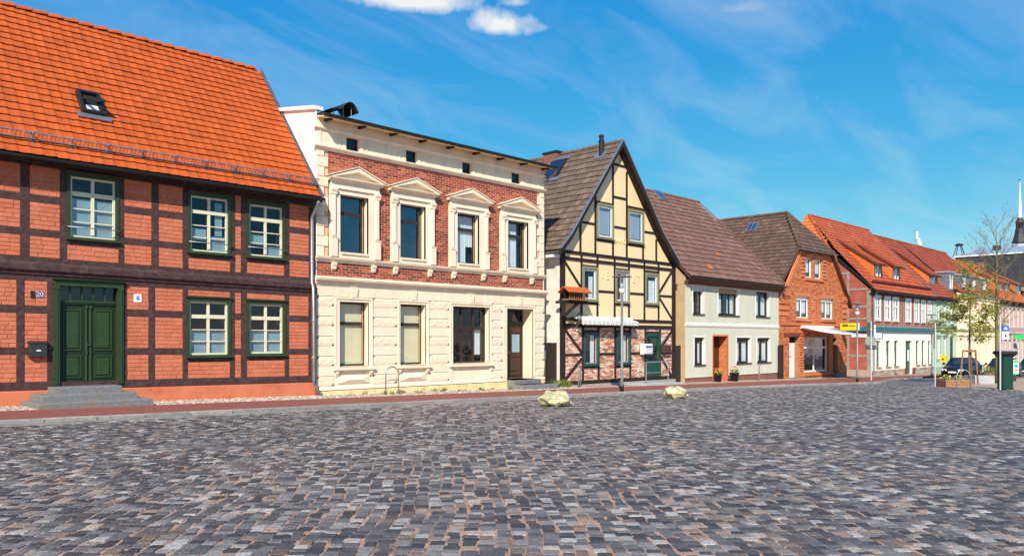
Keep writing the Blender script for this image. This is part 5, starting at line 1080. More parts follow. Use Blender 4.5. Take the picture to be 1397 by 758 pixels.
def feeder():
    y = -.40; xa, xb = XP(768.5, y), XP(800, y); m = (xa + xb) / 2; zr, ze, zb, zarm = ZP(784, 392.3, y), ZP(784, 399, y), ZP(784, 406, y), ZP(784, 410, y)
    Bk = thing('bracket', 'dark timber bracket carrying the bird house on the gable house corner', 'bracket', (xa, y, zarm))
    MB().box(xa - .05, XP(799, y), y - .05, y + .05, zarm - .12, zarm).build('arm', 'h3_timber', Bk); MB().box(xa - .04, xa + .07, y - .05, y + .05, zarm - .62, zarm - .12).build('post', 'h3_timber', Bk); MB().box(xa - .04, xa + .07, y + .05, y + .38, zarm - .12, zarm - .02).build('wall_arm', 'h3_timber', Bk); MB().brace(xa + .1, ZP(772, 430, y), XP(788, y), zarm - .1, .10, y - .04, y + .04).build('brace', 'h3_timber', Bk)
    F_ = thing('bird_house', 'wooden bird house with an orange roof on a bracket of the yellow house', 'bird house', (m, y, zarm)); b0, b1 = XP(773, y), XP(797, y)
    MB().box(b0 - .04, b1 + .04, y - .2, y + .2, zarm + .01, zarm + .06).build('floor', 'wood_mid', F_)
    for px in (774.5, 787): MB().box(XP(px, y) - .03, XP(px, y) + .05, y - .05, y + .05, zarm, zarm + .03).build('foot', 'h3_timber', F_)
    for i in range(9): x = b0 + (b1 - b0) * i / 8; MB().box(x - .02, x + .02, y - .17, y - .14, zarm + .06, ze + .02).build('baluster', 'wood_mid', F_)
    MB().box(b0, b1, y + .12, y + .16, zarm + .06, ze).build('back_panel', 'h3_timber', F_)
    for s in (-1, 1):
        MB().prismx([(y + s * .30, ze - .03), (y, zr), (y, zr + .03), (y + s * .32, ze)], xa, xb).build('roof_slope', 'orange_tile', F_)
    for x in (b0, b1): MB().prismx([(y - .2, ze), (y + .2, ze), (y, zr)], x - .015, x + .015).build('gable', 'h3_timber', F_)
    x = XP(790.7, y); z1 = zarm - .12; Lt = thing('lantern', 'small dark hanging lantern under the bird house bracket', 'lantern', (x, y, z1 - .6))
    MB().tube([(x, y, z1), (x, y, z1 - .2), (x + .05, y, z1 - .26), (x, y, z1 - .33)], .012, 6).build('hook', 'dark_metal', Lt); MB().lathe([(.02, 0), (.12, -.08), (.12, -.1)], x, y, z1 - .33, 6).build('cap', 'dark_metal', Lt)
    for t in range(6): MB().tube([(x + .1 * math.cos(t * 1.047), y + .1 * math.sin(t * 1.047), z1 - .43), (x + .08 * math.cos(t * 1.047), y + .08 * math.sin(t * 1.047), z1 - .68)], .009, 4).build('lantern_bar', 'dark_metal', Lt)
    MB().lathe([(.08, -.35), (.095, -.1)], x, y, z1 - .33, 6).build('lantern_glass', 'clear', Lt); MB().lathe([(.09, -.38), (.09, -.35)], x, y, z1 - .33, 6).build('base', 'dark_metal', Lt)
feeder()
def wallbits3():
    xa, xb, za, zb = XP(873), XP(885), ZP(879, 483), ZP(879, 468.6); V = thing('vending_box', 'white wall-mounted dispenser box left of the dark green door', 'dispenser', ((xa + xb) / 2, -.1, za))
    MB().block(xa, xb, za, zb, -.24, -.02, .05).build('body', 'box_white', V); MB().box(xa + .14, xb - .12, -.246, -.24, za + .12, zb - .22).build('window', 'pvc', V); MB().box(xa + .12, xb - .1, -.25, -.244, zb - .17, zb - .10).build('name_strip', 'teal', V)
    xa, xb, za, zb = XP(901.5), XP(911), ZP(906, 481), ZP(906, 470); V = thing('letterbox', 'dark brown letterbox right of the dark green door', 'letterbox', ((xa + xb) / 2, -.1, za))
    MB().block(xa, xb, za, zb - .06, -.2, -.02, .012).build('body', 'box_brown', V); MB().prismx([(-.02, zb - .06), (-.22, zb - .06), (-.22, zb - .045), (-.02, zb)], xa - .01, xb + .01).build('lid', 'box_brown', V)
    # entrance platform and rail
    xa, xb = XP(879, -1.2), XP(931, -1.2); g = gz((xa + xb) / 2); zt = ZP(890, 518.5) - .02; P_ = thing('entrance_platform', 'grey concrete entrance platform with low step before the dark green door', 'steps', ((xa + xb) / 2, -.6, g))
    MB().block(xa, xb - .6, g - .2, zt, -1.25, -.05, .015).add([(xa, -1.235, zt - .001), (xb - .6, -1.235, zt - .001), (xb - .6, -.05, zt - .001), (xa, -.05, zt - .001)], [(0, 1, 2, 3)]).build('slab', 'concrete', P_)
    MB().block(xb - .6, xb + .1, g - .2, g + (zt - g) * .5, -1.25, -.05, .015).add([(xb - .6, -1.235, g + (zt - g) * .5 - .001), (xb + .1, -1.235, g + (zt - g) * .5 - .001), (xb + .1, -.05, g + (zt - g) * .5 - .001), (xb - .6, -.05, g + (zt - g) * .5 - .001)], [(0, 1, 2, 3)]).build('step', 'concrete', P_)
    Rl = thing('handrail', 'galvanised steel handrail on the platform before the dark green door', 'handrail', (xa, -1.15, zt)); pa, pb = XP(881.5, -1.1), XP(911.5, -1.1); zh = ZP(890, 493.5, -1.1); zm = ZP(890, 508, -1.1)
    for x, zz in ((pa, zt - .02), (pb, g)): MB().tube([(x, -1.1, zz), (x, -1.1, zh)], .022, 8).build('post', 'steel', Rl)
    MB().tube([(pa, -1.1, zh), (pb, -1.1, zh), (pb + .0, -.25, zh - .05)], .022, 8).build('top_rail', 'steel', Rl); MB().tube([(pa, -1.1, zm), (pb, -1.1, zm)], .016, 8).build('mid_rail', 'steel', Rl)
wallbits3()

# ================================================================== pale green rendered house
def house4():
    x0, x1 = XP(934.8), XP(1062.3); H = thing('rendered_house', 'pale green rendered two-storey house with brown tiled roof and black windows', 'house', (x0, 0, gz(x0)))
    ze = ZP(1000, 382, -.35); zpl = ZP(1000, 511); zg = gz(x1) - .5; zst = ZP(1000, 444)
    uw = [(945.4, 959.7, 389.2, 425), (980, 1007.5, 393.7, 431.8), (1031.5, 1049.5, 398.6, 434.7)]; lw = [(947.4, 961.5, 458.7, 494.6), (1005, 1024, 461, 497), (1033, 1050.8, 461, 496.4)]
    def bx(l):
        o = [[XP(a), XP(b), ZP((a + b) / 2, d), ZP((a + b) / 2, c)] for a, b, c, d in l]; p, q = sum(i[2] for i in o) / len(o), sum(i[3] for i in o) / len(o)
        for i in o: i[2], i[3] = p, q
        return o
    U, Lw = bx(uw), bx(lw); DR = [XP(972), XP(993), gz(XP(982)) + .02, ZP(982, 456.8)]
    holes = [tuple(b) for b in U + Lw]
    w = MB(); w.wall(x0, x1, zpl, ze + .3, holes + [tuple(DR)], 0); w.add([(x1, 0, zg), (x1, 9, zg), (x1, 9, ze), (x1, 5.2, ze + 5), (x1, 0, ze)], [(0, 4, 3, 2, 1)]); w.add([(x0, 9, zg), (x1, 9, zg), (x1, 9, ze), (x0, 9, ze)], [(0, 1, 2, 3)]); w.build('wall', 'h4_wall', H)
    MB().add([(x0, 0, zg), (x0, 10.5, zg), (x0, 10.5, ze), (x0, 5.25, ze + 5.2), (x0, 0, ze)], [(0, 1, 2, 3, 4)]).build('side_wall', 'h4_side', H)
    pl = MB(); pl.wall(x0, x1, zg, zpl, [(DR[0], DR[1], DR[2] - .2, DR[3])], .03); pl.build('plinth', 'brick_dark', H); MB().box(x0, DR[0], -.015, .03, zpl - .02, zpl + .02).build('drip_edge', 'h4_wall', H); MB().box(DR[1], x1, -.015, .03, zpl - .02, zpl + .02).build('drip_edge', 'h4_wall', H)
    MB().prismx([(.01, zst - .09), (-.03, zst - .09), (-.05, zst - .02), (-.05, zst + .06), (.01, zst + .09)], x0 - .02, x1 + .02).build('string_course', 'white_paint', H)
    for i, b in enumerate(U + Lw):
        rv = MB(); rv.rev(b, 0, .22); t = .07; rv.box(b[0] - t, b[0], -.012, .01, b[2] - .02, b[3] + t).box(b[1], b[1] + t, -.012, .01, b[2] - .02, b[3] + t).box(b[0], b[1], -.012, .01, b[3], b[3] + t); ro = rv.build('window_surround', 'white_paint', H)
        wide = i == 1; sh = .26 if i in (0, 1) else .12
        MB().box(b[0], b[1], .13, .2, b[3] - sh, b[3]).build('shutter_box', 'tan_wood' if i == 1 else ('pvc' if i == 0 else 'black_frame'), ro)
        window(H, b[0], b[1], b[2] + .05, b[3] - sh, .16, 'black_frame', [(1, 3 if wide else 2)], .07, .10, depth=.06, curtain=[(.08, .4, .0, 1), (.62, .95, 0, .9)] if i != 0 else [(.1, .6, 0, .5)], gl='glass')
        MB().prismx([(.22, b[2]), (-.07, b[2] - .01), (-.07, b[2] + .03), (.22, b[2] + .05)], b[0] - .06, b[1] + .06).build('sill', 'black_frame', ro)
    # recessed brick porch
    a, b, c, d = DR; p = MB(); q = .55; p.add([(a, 0, c - .2), (b, 0, c - .2), (b, 0, d), (a, 0, d), (a, q, c - .2), (b, q, c - .2), (b, q, d), (a, q, d)], [(1, 5, 6, 2), (2, 6, 7, 3), (3, 7, 4, 0), (0, 4, 5, 1)]); p.box(a - .02, a + .05, -.02, .01, c - .15, d + .03).box(b - .06, b + .02, -.02, .01, c - .15, d + .03).box(a + .05, b - .06, -.02, .01, d - .06, d + .03); p.build('porch', 'h5_trim', H)
    for i in range(16):
        z = c + (d - c) * i / 16
        for k in range(3):
            u = .02 + k * .19 + (.09 if i % 2 else 0)
            if u > .5: continue
            MB().box(b - .012, b + .01, u, min(u + .18, .54), z + .008, z + (d - c) / 16 - .004).build('porch_brick', 'h5_trim', H)
    MB().box(a + .02, b - .02, q - .05, q, c, d).build('door_leaf', 'brown_door', H)
    # roof
    ye = -.36; yr, zr = 5.27, 9.86; Sv = Vector((0, yr - ye, zr - ze)); xv = x1 + .12
    roof = MB().prismx([(ye, ze - .02), (yr, zr - .02), (2 * yr - ye, ze - .02), (2 * yr - ye, ze - .14), (yr, zr - .2), (ye, ze - .12)], x0 - .15, xv).build('roof', 'h4_fascia', H)
    tile_roof(roof, (x0 - .15, ye - .03, ze - .015), (1, 0, 0), Sv, xv - x0 + .15, Sv.length, 'h4_tile', .25, Sv.length / 19, .05)
    MB().tube([(x0 - .15, yr, zr + .02), (xv, yr, zr + .02)], .12, 8).build('ridge', 'h4_tile', roof); half_gutter(x0 - .1, xv + .05, ye - .09, ze - .04, .075, roof, 'dark_metal'); MB().prismx([(ye + .02, ze - .13), (.01, ze - .20), (.01, ze - .36), (ye + .22, ze - .36), (ye + .18, ze - .22)], x0 - .05, x1 + .05).build('eaves_box', 'h4_fascia', roof)
    for k in range(9):
        s0, s1 = Sv.length * k / 9, Sv.length * (k + .92) / 9; d_ = Sv.normalized(); nn = Vector((0, -d_.z, d_.y)); O = Vector((xv - .02, ye, ze)) + nn * .075; MB().bar(O + d_ * s0, O + d_ * s1, .16, .03).build('verge_tile', 'h4_tile', roof)
    MB().tube([(x1 + .08, ye - .05, ze - .1), (x1 + .1, -.1, ze - .45), (x1 + .1, -.08, ze - .7)], .045, 8).build('downpipe', 'zinc', H)
    # little roof hatch
    d_ = Sv.normalized(); nn = Vector((0, -d_.z, d_.y)); 
    def hatch(px, py, w, h):
        rx, ry = ray(px); e = (HY - py) / FL; k = d_.z / d_.y; t = (ze - k * (ye + D) - CZ) / (e - k * ry); q = Vector((rx * t, ry * t - D, CZ + e * t)); f = lambda u, s, hh: tuple(q + Vector((u, 0, 0)) + d_ * s + nn * hh)
        def sl_(u0, u1, s0, s1, h0, h1): return MB().add([f(u, s, hh) for hh in (h0, h1) for u, s in ((u0, s0), (u1, s0), (u1, s1), (u0, s1))], [(0, 3, 2, 1), (4, 5, 6, 7), (0, 1, 5, 4), (1, 2, 6, 5), (2, 3, 7, 6), (3, 0, 4, 7)])
        o = sl_(-w, w, -h, h, .03, .13).build('roof_hatch', 'zinc', roof); sl_(-w * .8, -.03, -h * .8, h * .8, .131, .137).build('pane', 'glass_up', o); sl_(.03, w * .8, -h * .8, h * .8, .131, .137).build('pane', 'glass_up', o)
    hatch(899, 267.5, .36, .42)
    for px, py in ((966.5, 365), (977.5, 347.5), (1066, 330)):
        if px > 1060: continue
        rx, ry = ray(px); e = (HY - py) / FL; k = d_.z / d_.y; t = (ze - k * (ye + D) - CZ) / (e - k * ry); q = Vector((rx * t, ry * t - D, CZ + e * t)); MB().add([tuple(q + Vector((u, 0, 0)) + d_ * s + nn * .075) for u, s in ((-.2, -.16), (.25, -.16), (.2, .16), (-.15, .14))], [(0, 1, 2, 3)]).build('new_tile', 'orange_tile', roof)
house4()
for px, py, nm, label in ((979.5, 521.6, 'petal_orange', 'small black flower pot left of the two by the brick doorway'), (1002, 521, 'petal_red', 'larger black flower pot right of the brick doorway')):
    x, y = GP(px, py); x, y = XP(px, -.55), -.55; g = gz(x); s = 1.0 if px < 990 else 1.15; P_ = thing('flower_pot', label, 'flower pot', (x, y, g), 'flower pots by the brick doorway')
    MB().lathe([(.15 * s, 0), (.20 * s, .34 * s), (.225 * s, .345 * s), (.225 * s, .38 * s), (.2 * s, .38 * s), (.19 * s, .34 * s)], x, y, g, 14).build('pot', 'pot', P_, True); MB().lathe([(.19 * s, .33 * s), (.1, .35 * s)], x, y, g, 14).build('soil', 'soil', P_)
    def tuft(m, n, r, h0, h1, sz, seed):
        q = random.Random(seed); mb = MB()
        for i in range(n):
            t = q.uniform(0, 6.28); rr = r * math.sqrt(q.random()); c = Vector((x + rr * math.cos(t), y + rr * math.sin(t), g + q.uniform(h0, h1))); a = Vector((q.gauss(0, 1), q.gauss(0, 1), q.gauss(0, 1))).normalized(); b = a.orthogonal().normalized(); e = sz * q.uniform(.6, 1.2); mb.add([c + a * e, c + b * e * .7, c - a * e, c - b * e * .7], [(0, 1, 2, 3)])
        return mb
    tuft('weed', 90, .2 * s, .36 * s, .52 * s, .045, 3).build('leaves', 'weed', P_); tuft('p', 22, .18 * s, .48 * s, .66 * s, .05, 5).build('blossoms', nm, P_); tuft('p', 10, .2 * s, .45 * s, .6 * s, .045, 9).build('blossoms', 'petal_yellow', P_)

# ================================================================== brick gable shop house
def house5():
    x0, x1 = XP(1062.6) + .02, XP(1155.5); H = thing('brick_gable_house', 'orange brick shop house with half-hipped brown roof and white awning', 'house', (x0, 0, gz(x0)))
    ze = ZP(1066, 396); zh = ZP(1093, 340); xhl, xhr = XP(1092.5), XP(1136.2); zg = gz(x1) - .5; xl0, xr0 = XP(1070), XP(1155) - .1
    zl = lambda x: ze + (zh - ze) * min(1, max(0, (x - xl0) / (xhl - xl0))) if x < (xhl + xhr) / 2 else ze + (zh - ze) * min(1, max(0, (xr0 - x) / (xr0 - xhr)))
    W_ = {}
    tops = [(1099, 1106.3, 351, 378), (1112, 1119.3, 354, 380.3)]; mids = [(1086.5, 1102, 404.3, 433.8), (1121, 1135, 407, 434.8)]
    def bx(l):
        o = [[XP(a), XP(b, .1), ZP((a + b) / 2, d), ZP((a + b) / 2, c)] for a, b, c, d in l]; p, q = sum(i[2] for i in o) / len(o), sum(i[3] for i in o) / len(o)
        for i in o: i[2], i[3] = p, q
        return o
    TW, MW = bx(tops), bx(mids); SH = [XP(1097), XP(1127.5, .2), ZP(1112, 507), ZP(1112, 459.5)]; D1 = [XP(1077), XP(1090), ZP(1082, 515), ZP(1082, 459)]; D2 = [XP(1136.5), XP(1143), ZP(1140, 509.5), ZP(1140, 461)]
    holes = [tuple(b) for b in TW + MW] + [tuple(SH), tuple(D1), tuple(D2)]
    w = MB(); w.wall(x0, x1, zg, zl, holes, .02, breaks=[xl0, xhl, xhr, xr0], reveal=.3); w.add([(x0, .02, zg), (x0, 11, zg), (x0, 11, ze), (x0, .02, ze)], [(0, 1, 2, 3)]); w.build('wall', 'h5_mortar', H)
    MB().add([(x1, .02, zg), (x1, 11, zg), (x1, 11, ze), (x1, .02, ze)], [(0, 3, 2, 1)]).build('side_wall', 'h6_brickwall', H)
    def xl(z): return x0 if z < ze else xl0 + (xhl - xl0) * (z - ze) / (zh - ze)
    def xr(z): return x1 if z < ze else xr0 - (xr0 - xhr) * (z - ze) / (zh - ze)
    bricks(H, lay_field(xl, xr, gz(x1) - .1, zh - .05, holes, .25, .078, .012), .0, .03, 'h5_brick', jy=.002)
    # toothed corner piers and dark recessed bands
    z = gz(x0) + .2; k = 0
    while z < ze - .1:
        for a, b in ((x0 - .01, x0 + 1.15), (x1 - .75, x1 + .02)):
            if b < x0 + 2 and 1.9 < z < 2.6: continue
            if z > 2.55: MB().box(a, b, -.05, .01, z, z + .20).build('pier_course', 'h5_trim', H)
        z += .34; k += 1
    def tooth(px, z0, z1, n, nm='toothing', w=.1):
        x = XP(px)
        for i in range(n): z_ = z0 + (z1 - z0) * i / n; MB().box(x - w / 2 + (.05 if i % 2 else 0), x + w / 2 + (.05 if i % 2 else 0), -.045, .01, z_, z_ + (z1 - z0) / n * .55).build(nm, 'h5_trim', H)
    for px in (1092.5, 1147.5): tooth(px, gz(x0) + .4, 2.0, 15, w=.28)
    tooth(1113, MW[0][2] - .1, MW[0][3], 9, 'ornament', .3); tooth(1095.3, TW[0][2], TW[0][3] + .1, 6, w=.5); tooth(1124.5, TW[0][2], TW[0][3] + .1, 6, w=.5)
    for b in MW: tooth((1104.2 if b is MW[0] else 1137.6), b[2], b[3], 8, w=.16)
    for (p, q) in (((xl0, ze), (xhl, zh)), ((xhr, zh), (xr0, ze))): MB().brace(p[0], p[1] + .05, q[0], q[1] + .05, .24, -.09, .01).build('verge_course', 'h5_trim', H)
    MB().box(x0 - .03, xl0 + .6, -.10, .01, ze - .28, ze - .02).build('kneeler', 'h5_trim', H); MB().box(xr0 - .55, x1 + .05, -.10, .01, ze - .28, ze - .02).build('kneeler', 'h5_trim', H)
    MB().box(x0, x1, -.06, .01, 2.28, 2.42).build('string_course', 'h5_trim', H)
    for b in TW + MW:
        window(H, b[0], b[1], b[2], b[3], .12, 'white_paint', [(1, 1 if b in TW else 2)], .07, .06, depth=.06, curtain=[(.05, .95, .25, 1)] if b in TW else [(.05, .4, .3, 1), (.6, .95, .2, .9)], rmat='room')
        MB().prismx([(.12, b[2] - .02), (-.10, b[2] - .06), (-.10, b[2] - .16), (.0, b[2] - .2)], b[0] - .15, b[1] + .2).build('sill', 'h5_trim', H); MB().box(b[0] - .05, b[1] + .05, -.03, .01, b[3], b[3] + .22).build('lintel', 'h5_trim', H)
    for b in MW: MB().box(b[0] + .02, b[1] - .02, .1, .16, b[3] - .2, b[3]).build('shutter_box', 'white_paint', H)
    ww = window(H, SH[0], SH[1], SH[2], SH[3], .2, 'white_paint', [(.8, 2), (2.2, 2)], .10, .10, .10, .07, room=1.2, gl='glass'); MB().prismx([(.2, SH[2] - .02), (-.08, SH[2] - .08), (-.08, SH[2] - .2), (.0, SH[2] - .24)], SH[0] - .1, SH[1] + .4).build('sill', 'h5_trim', H)
    for b, m in ((D1, 'white_paint'), (D2, 'h5_slate')):
        MB().box(b[0], b[1], .28, .33, b[2], b[3] - .35).build('door_leaf', m, H); MB().box(b[0], b[1], .28, .33, b[3] - .30, b[3]).build('fanlight', 'room', H)
    MB().box(D1[1] - .9, D1[1] - .45, -.02 + .25, .28, ZP(1085, 486), ZP(1085, 477)).build('letterbox', 'box_white', H); MB().box(D2[0] + .02, D2[0] + .12, .2, .29, D2[2], D2[3] - .3).build('door_frame', 'white_paint', H)
    MB().box(x0 + .55, XP(1096.5), -.03, .02, ZP(1082, 459), ZP(1082, 454)).build('door_lintel', 'maroon', H)
    for b, n in ((D1, 1), (D2, 2)):
        for i in range(n): MB().box(b[0] - .2 - .2 * (n - 1 - i), b[1] + .5, -.35 - .45 * (n - 1 - i), .3, gz(x0) - .3, b[2] - (n - 1 - i) * .17 - .01 + (0)).build('doorstep', 'granite_step', H)
    # half-hipped roof, ridge running back from the street
    xm = (x0 + x1) / 2; xr_ = xm; yh = YX(1074, xr_); zr = ZP(1074, 291.5, yh); yf = -.22; yb = 12; zho = ZP(1093, 338, -.22)
    exl, exr = x0 - .35, x1 + .35; zeL = ze - .25
    xhl_, xhr_ = XP(1092, yf) - .1, XP(1137.2, yf) + .1
    # slopes are taken through ridge and hip eave
    k = (zr - zho) / (xr_ - xhl_); zeL = zho - k * (xhl_ - exl); kr = (zr - zho) / (xhr_ - xr_); zeR = zho - kr * (exr - xhr_)
    zeL, zeR = max(zeL, ze - .6), max(zeR, ze - .6)
    A, Bp, C, E = (exl, zeL), (xhl_, zho), (xhr_, zho), (exr, zeR)
    deck = MB(); o = -.03
    vs = [(exl, yf, zeL + o), (xhl_, yf, zho + o), (xhr_, yf, zho + o), (exr, yf, zeR + o), (xr_, yh, zr + o), (xr_, yb, zr + o), (exl, yb, zeL + o), (exr, yb, zeR + o)]; n = len(vs)
    vs += [(a, b, c - .12) for a, b, c in vs]; fs = [(0, 1, 4, 5, 6), (1, 2, 4), (2, 3, 7, 5, 4)]; fs += [tuple(i + 8 for i in reversed(f)) for f in fs] + [(0, 8, 9, 1), (1, 9, 10, 2), (2, 10, 11, 3), (0, 6, 14, 8), (3, 11, 15, 7)]
    roof = deck.add(vs, fs).build('roof', 'h4_fascia', H)
    SvL = Vector((xr_ - exl, 0, zr - zeL)); LL = SvL.length; ui = SvL.normalized()
    def clipL(u, s):
        z = zeL + ui.z * s; return True if z < zho else (yf + u) > yf + (z - zho) / (zr - zho) * (yh - yf)
    tile_roof(roof, (exl, yf, zeL), (0, 1, 0), SvL, yb - yf, LL, 'h5_tile', .25, LL / round(LL / .33), .05, clip=clipL)
    SvR = Vector((xr_ - exr, 0, zr - zeR)); LR = SvR.length; tile_roof(roof, (exr, yf, zeR), (0, 1, 0), SvR, yb - yf, LR, 'h5_tile', .25, LR / round(LR / .33), .05, clip=clipL)
    SvH = Vector((0, yh - yf, zr - zho)); LH = SvH.length; Wd = xhr_ - xhl_; xm_ = xr_ - xhl_
    tile_roof(roof, (xhl_, yf - .03, zho), (1, 0, 0), SvH, Wd, LH, 'h5_tile', .25, LH / round(LH / .33), .05, clip=lambda u, s: xm_ * s / LH - .12 < u < Wd - (Wd - xm_) * s / LH + .12)
    def caps(p, q, m, nm='hip_tile'):
        p, q = Vector(p), Vector(q); n = max(2, round((q - p).length / .36))
        for i in range(n): MB().tube([p + (q - p) * (i / n), p + (q - p) * ((i + 1.06) / n)], [.13, .11], 8).build(nm, m, roof)
    caps((xhl_, yf, zho + .03), (xr_, yh, zr + .05), 'h5_tile'); caps((xhr_, yf, zho + .03), (xr_, yh, zr + .05), 'h5_tile'); caps((xr_, yh, zr + .05), (xr_, yb, zr + .05), 'h5_tile', 'ridge_tile')
    half_gutter(xhl_ - .15, xhr_ + .25, yf - .09, zho - .03, .075, roof, 'zinc')
    d_ = ui; nn = Vector((-d_.z, 0, d_.x)); rx, ry = ray(1027); e = (HY - 311.5) / FL; kk = d_.z / d_.x; t = (zeL - kk * exl - CZ) / (e - kk * rx); q = Vector((rx * t, ry * t - D, CZ + e * t)); f = lambda u, s, hh: tuple(q + Vector((0, u, 0)) + d_ * s + nn * hh)
    def sl_(u0, u1, s0, s1, h0, h1): return MB().add([f(u, s, hh) for hh in (h0, h1) for u, s in ((u0, s0), (u1, s0), (u1, s1), (u0, s1))], [(0, 3, 2, 1), (4, 5, 6, 7), (0, 1, 5, 4), (1, 2, 6, 5), (2, 3, 7, 6), (3, 0, 4, 7)])
    o = sl_(-.35, .35, -.4, .4, .03, .14).build('roof_hatch', 'zinc', roof); sl_(-.28, -.03, -.32, .32, .141, .147).build('pane', 'glass_up', o); sl_(.03, .28, -.32, .32, .141, .147).build('pane', 'glass_up', o)
    # awning, tilting forward
    xa, xb = XP(1093), XP(1134); zt = ZP(1095, 446); yA = -3.0; xf0, xf1 = xa, xb; zf = ZP(1143.5, 463.5, -3.0); A_ = thing('shop_awning', 'broad white fabric awning stretched out over the shop window', 'awning', ((xa + xb) / 2, 0, zf))
    zf = max(zf, 1.75)
    n = 10; vs = []; fs = []
    for i in range(n + 1):
        t = i / n; y = -.12 + (yA + .12) * t; z = zt + (zf - zt) * t - .10 * math.sin(math.pi * t)
        vs += [(xa, y, z), (xb, y, z), (xa, y, z - .012), (xb, y, z - .012)]
    for i in range(n): o_ = i * 4; fs += [(o_, o_ + 1, o_ + 5, o_ + 4), (o_ + 2, o_ + 6, o_ + 7, o_ + 3), (o_, o_ + 4, o_ + 6, o_ + 2), (o_ + 1, o_ + 3, o_ + 7, o_ + 5)]
    MB().add(vs, fs).build('fabric', 'awning_white', A_, True); MB().box(xa - .05, xb + .05, yA - .05, yA + .02, zf - .16, zf + .02).build('front_bar', 'white_paint', A_); MB().box(xa - .08, xb + .08, -.16, .0, zt - .06, zt + .1).build('cassette', 'white_paint', A_)
    for x in (xa + .15, xb - .15): MB().tube([(x, -.1, zt - .1), (x + (.5 if x < (xa + xb) / 2 else -.5), -1.5, (zt + zf) / 2 - .14), (x, yA + .02, zf - .08)], .03, 8).build('folding_arm', 'white_paint', A_)
    # projecting yellow sign
    xs = x1 - .0; ys0, ys1 = -1.25, -.10; z0, z1 = ZP(1153, 449.9, -.6), ZP(1153, 440.4, -.6); Sg = thing('projecting_sign', 'yellow box sign with black lettering projecting from the brick shop house', 'sign', (xs, -.7, z0))
    xs0 = XP(1146, -.1); MB().box(xs0, xs0 + .16, ys0 + .02, ys1, z0, z1).build('face', 'yellow', Sg); MB().box(xs0 - .01, xs0 + .17, ys0 - .02, ys0 + .02, z0 - .01, z1 + .01).build('end_cap', 'white_paint', Sg)
    zc = z0 + (z1 - z0) * .66
    for i, (a, b, h) in enumerate(((.16, .26, .16), (.285, .375, .16), (.40, .50, .14), (.53, .98, .05))): MB().box(xs0 - .006, xs0, ys1 - b * 1.0, ys1 - a * 1.0, zc - h * .5 - (.04 if i == 3 else 0), zc + h * .5 - (.04 if i == 3 else 0)).build('lettering', 'black', Sg)
    MB().bar((xs0 + .08, ys1, (z0 + z1) / 2), (xs0 + .08, .02, (z0 + z1) / 2), .05).build('bracket', 'steel', Sg)
house5()
MB_ = MB(); xg = XP(1060.5, -.25)
gs = thing('plank_gate', 'narrow weathered plank screen between the pale green and brick gable houses', 'gate', (xg, -.2, gz(xg)))
for i in range(3): MB().box(XP(1062.5, -.12) + i * .2, XP(1062.5, -.12) + i * .2 + .19, -.12, -.08, gz(xg), ZP(1064, 470)).build('plank', 'fence_brown', gs)
# ================================================================== the far end of the row
def bxs(l, dy=.0):
    o = [[XP(a), XP(b, dy), ZP((a + b) / 2, d), ZP((a + b) / 2, c)] for a, b, c, d in l]; p, q = sum(i[2] for i in o) / len(o), sum(i[3] for i in o) / len(o)
    for i in o: i[2], i[3] = p, q
    return o
def street_roof(H, x0, x1, ye, ze, yr, zr, tile, hip=None, tw=.24, n=20, gut='dark_metal', deckm='h4_fascia'):
    """eaves to the street, ridge along X; hip = (xh, yh, zh): half-hip on the left end."""
    Sv = Vector((0, yr - ye, zr - ze)); Ln = Sv.length; u = Sv.normalized(); yb = 2 * yr - ye; d = MB(); o = -.03
    if hip:
        xh, yh, zh = hip
        vs = [(x0, ye, ze + o), (x1, ye, ze + o), (x1, yr, zr + o), (xh, yr, zr + o), (x0, yh, zh + o), (x1, yb, ze + o), (x0, yb, ze + o), (x0, 2 * yr - yh, zh + o)]; fs = [(0, 1, 2, 3, 4), (4, 3, 7), (2, 5, 6, 7, 3)]
        d.add(vs, fs)
    else: d.prismx([(ye, ze + o), (yr, zr + o), (yb, ze + o), (yb, ze - .12), (yr, zr - .2), (ye, ze - .12)], x0, x1)
    roof = d.build('roof', deckm, H); cl = None
    if hip: cl = lambda uu, s: uu > (0 if ze + u.z * s < zh else (xh - x0) * (ze + u.z * s - zh) / (zr - zh)) - .05
    tile_roof(roof, (x0, ye - .03, ze), (1, 0, 0), Sv, x1 - x0, Ln, tile, tw, Ln / n, .05, clip=cl)
    if hip:
        Sh = Vector((xh - x0, 0, zr - zh)); Lh = Sh.length; Wd = 2 * (yr - yh); tile_roof(roof, (x0 - .03, yh, zh), (0, 1, 0), Sh, Wd, Lh, 'h6_tile_new_sheen', tw, Lh / max(1, round(Lh / .3)), .05, clip=lambda uu, s: Wd / 2 * s / Lh - .1 < uu < Wd - Wd / 2 * s / Lh + .1)
        p, q = Vector((x0, yh, zh + .04)), Vector((xh, yr, zr + .05)); m = round((q - p).length / .36)
        for i in range(m): MB().tube([p + (q - p) * (i / m), p + (q - p) * ((i + 1.06) / m)], [.12, .10], 6).build('hip_tile', tile, roof)
    m = round((x1 - (hip[0] if hip else x0)) / .4); xs = hip[0] if hip else x0
    for i in range(m): MB().tube([(xs + (x1 - xs) * i / m, yr, zr + .03), (xs + (x1 - xs) * (i + 1.06) / m, yr, zr + .05)], [.11, .12], 6).build('ridge_tile', tile, roof)
    half_gutter(x0, x1, ye - .09, ze - .04, .07, roof, gut); MB().prismx([(ye + .02, ze - .12), (.01, ze - .16), (.01, ze - .34), (ye + .15, ze - .2)], x0, x1).build('eaves_board', 'h3_timber', roof)
    return roof, u, Ln
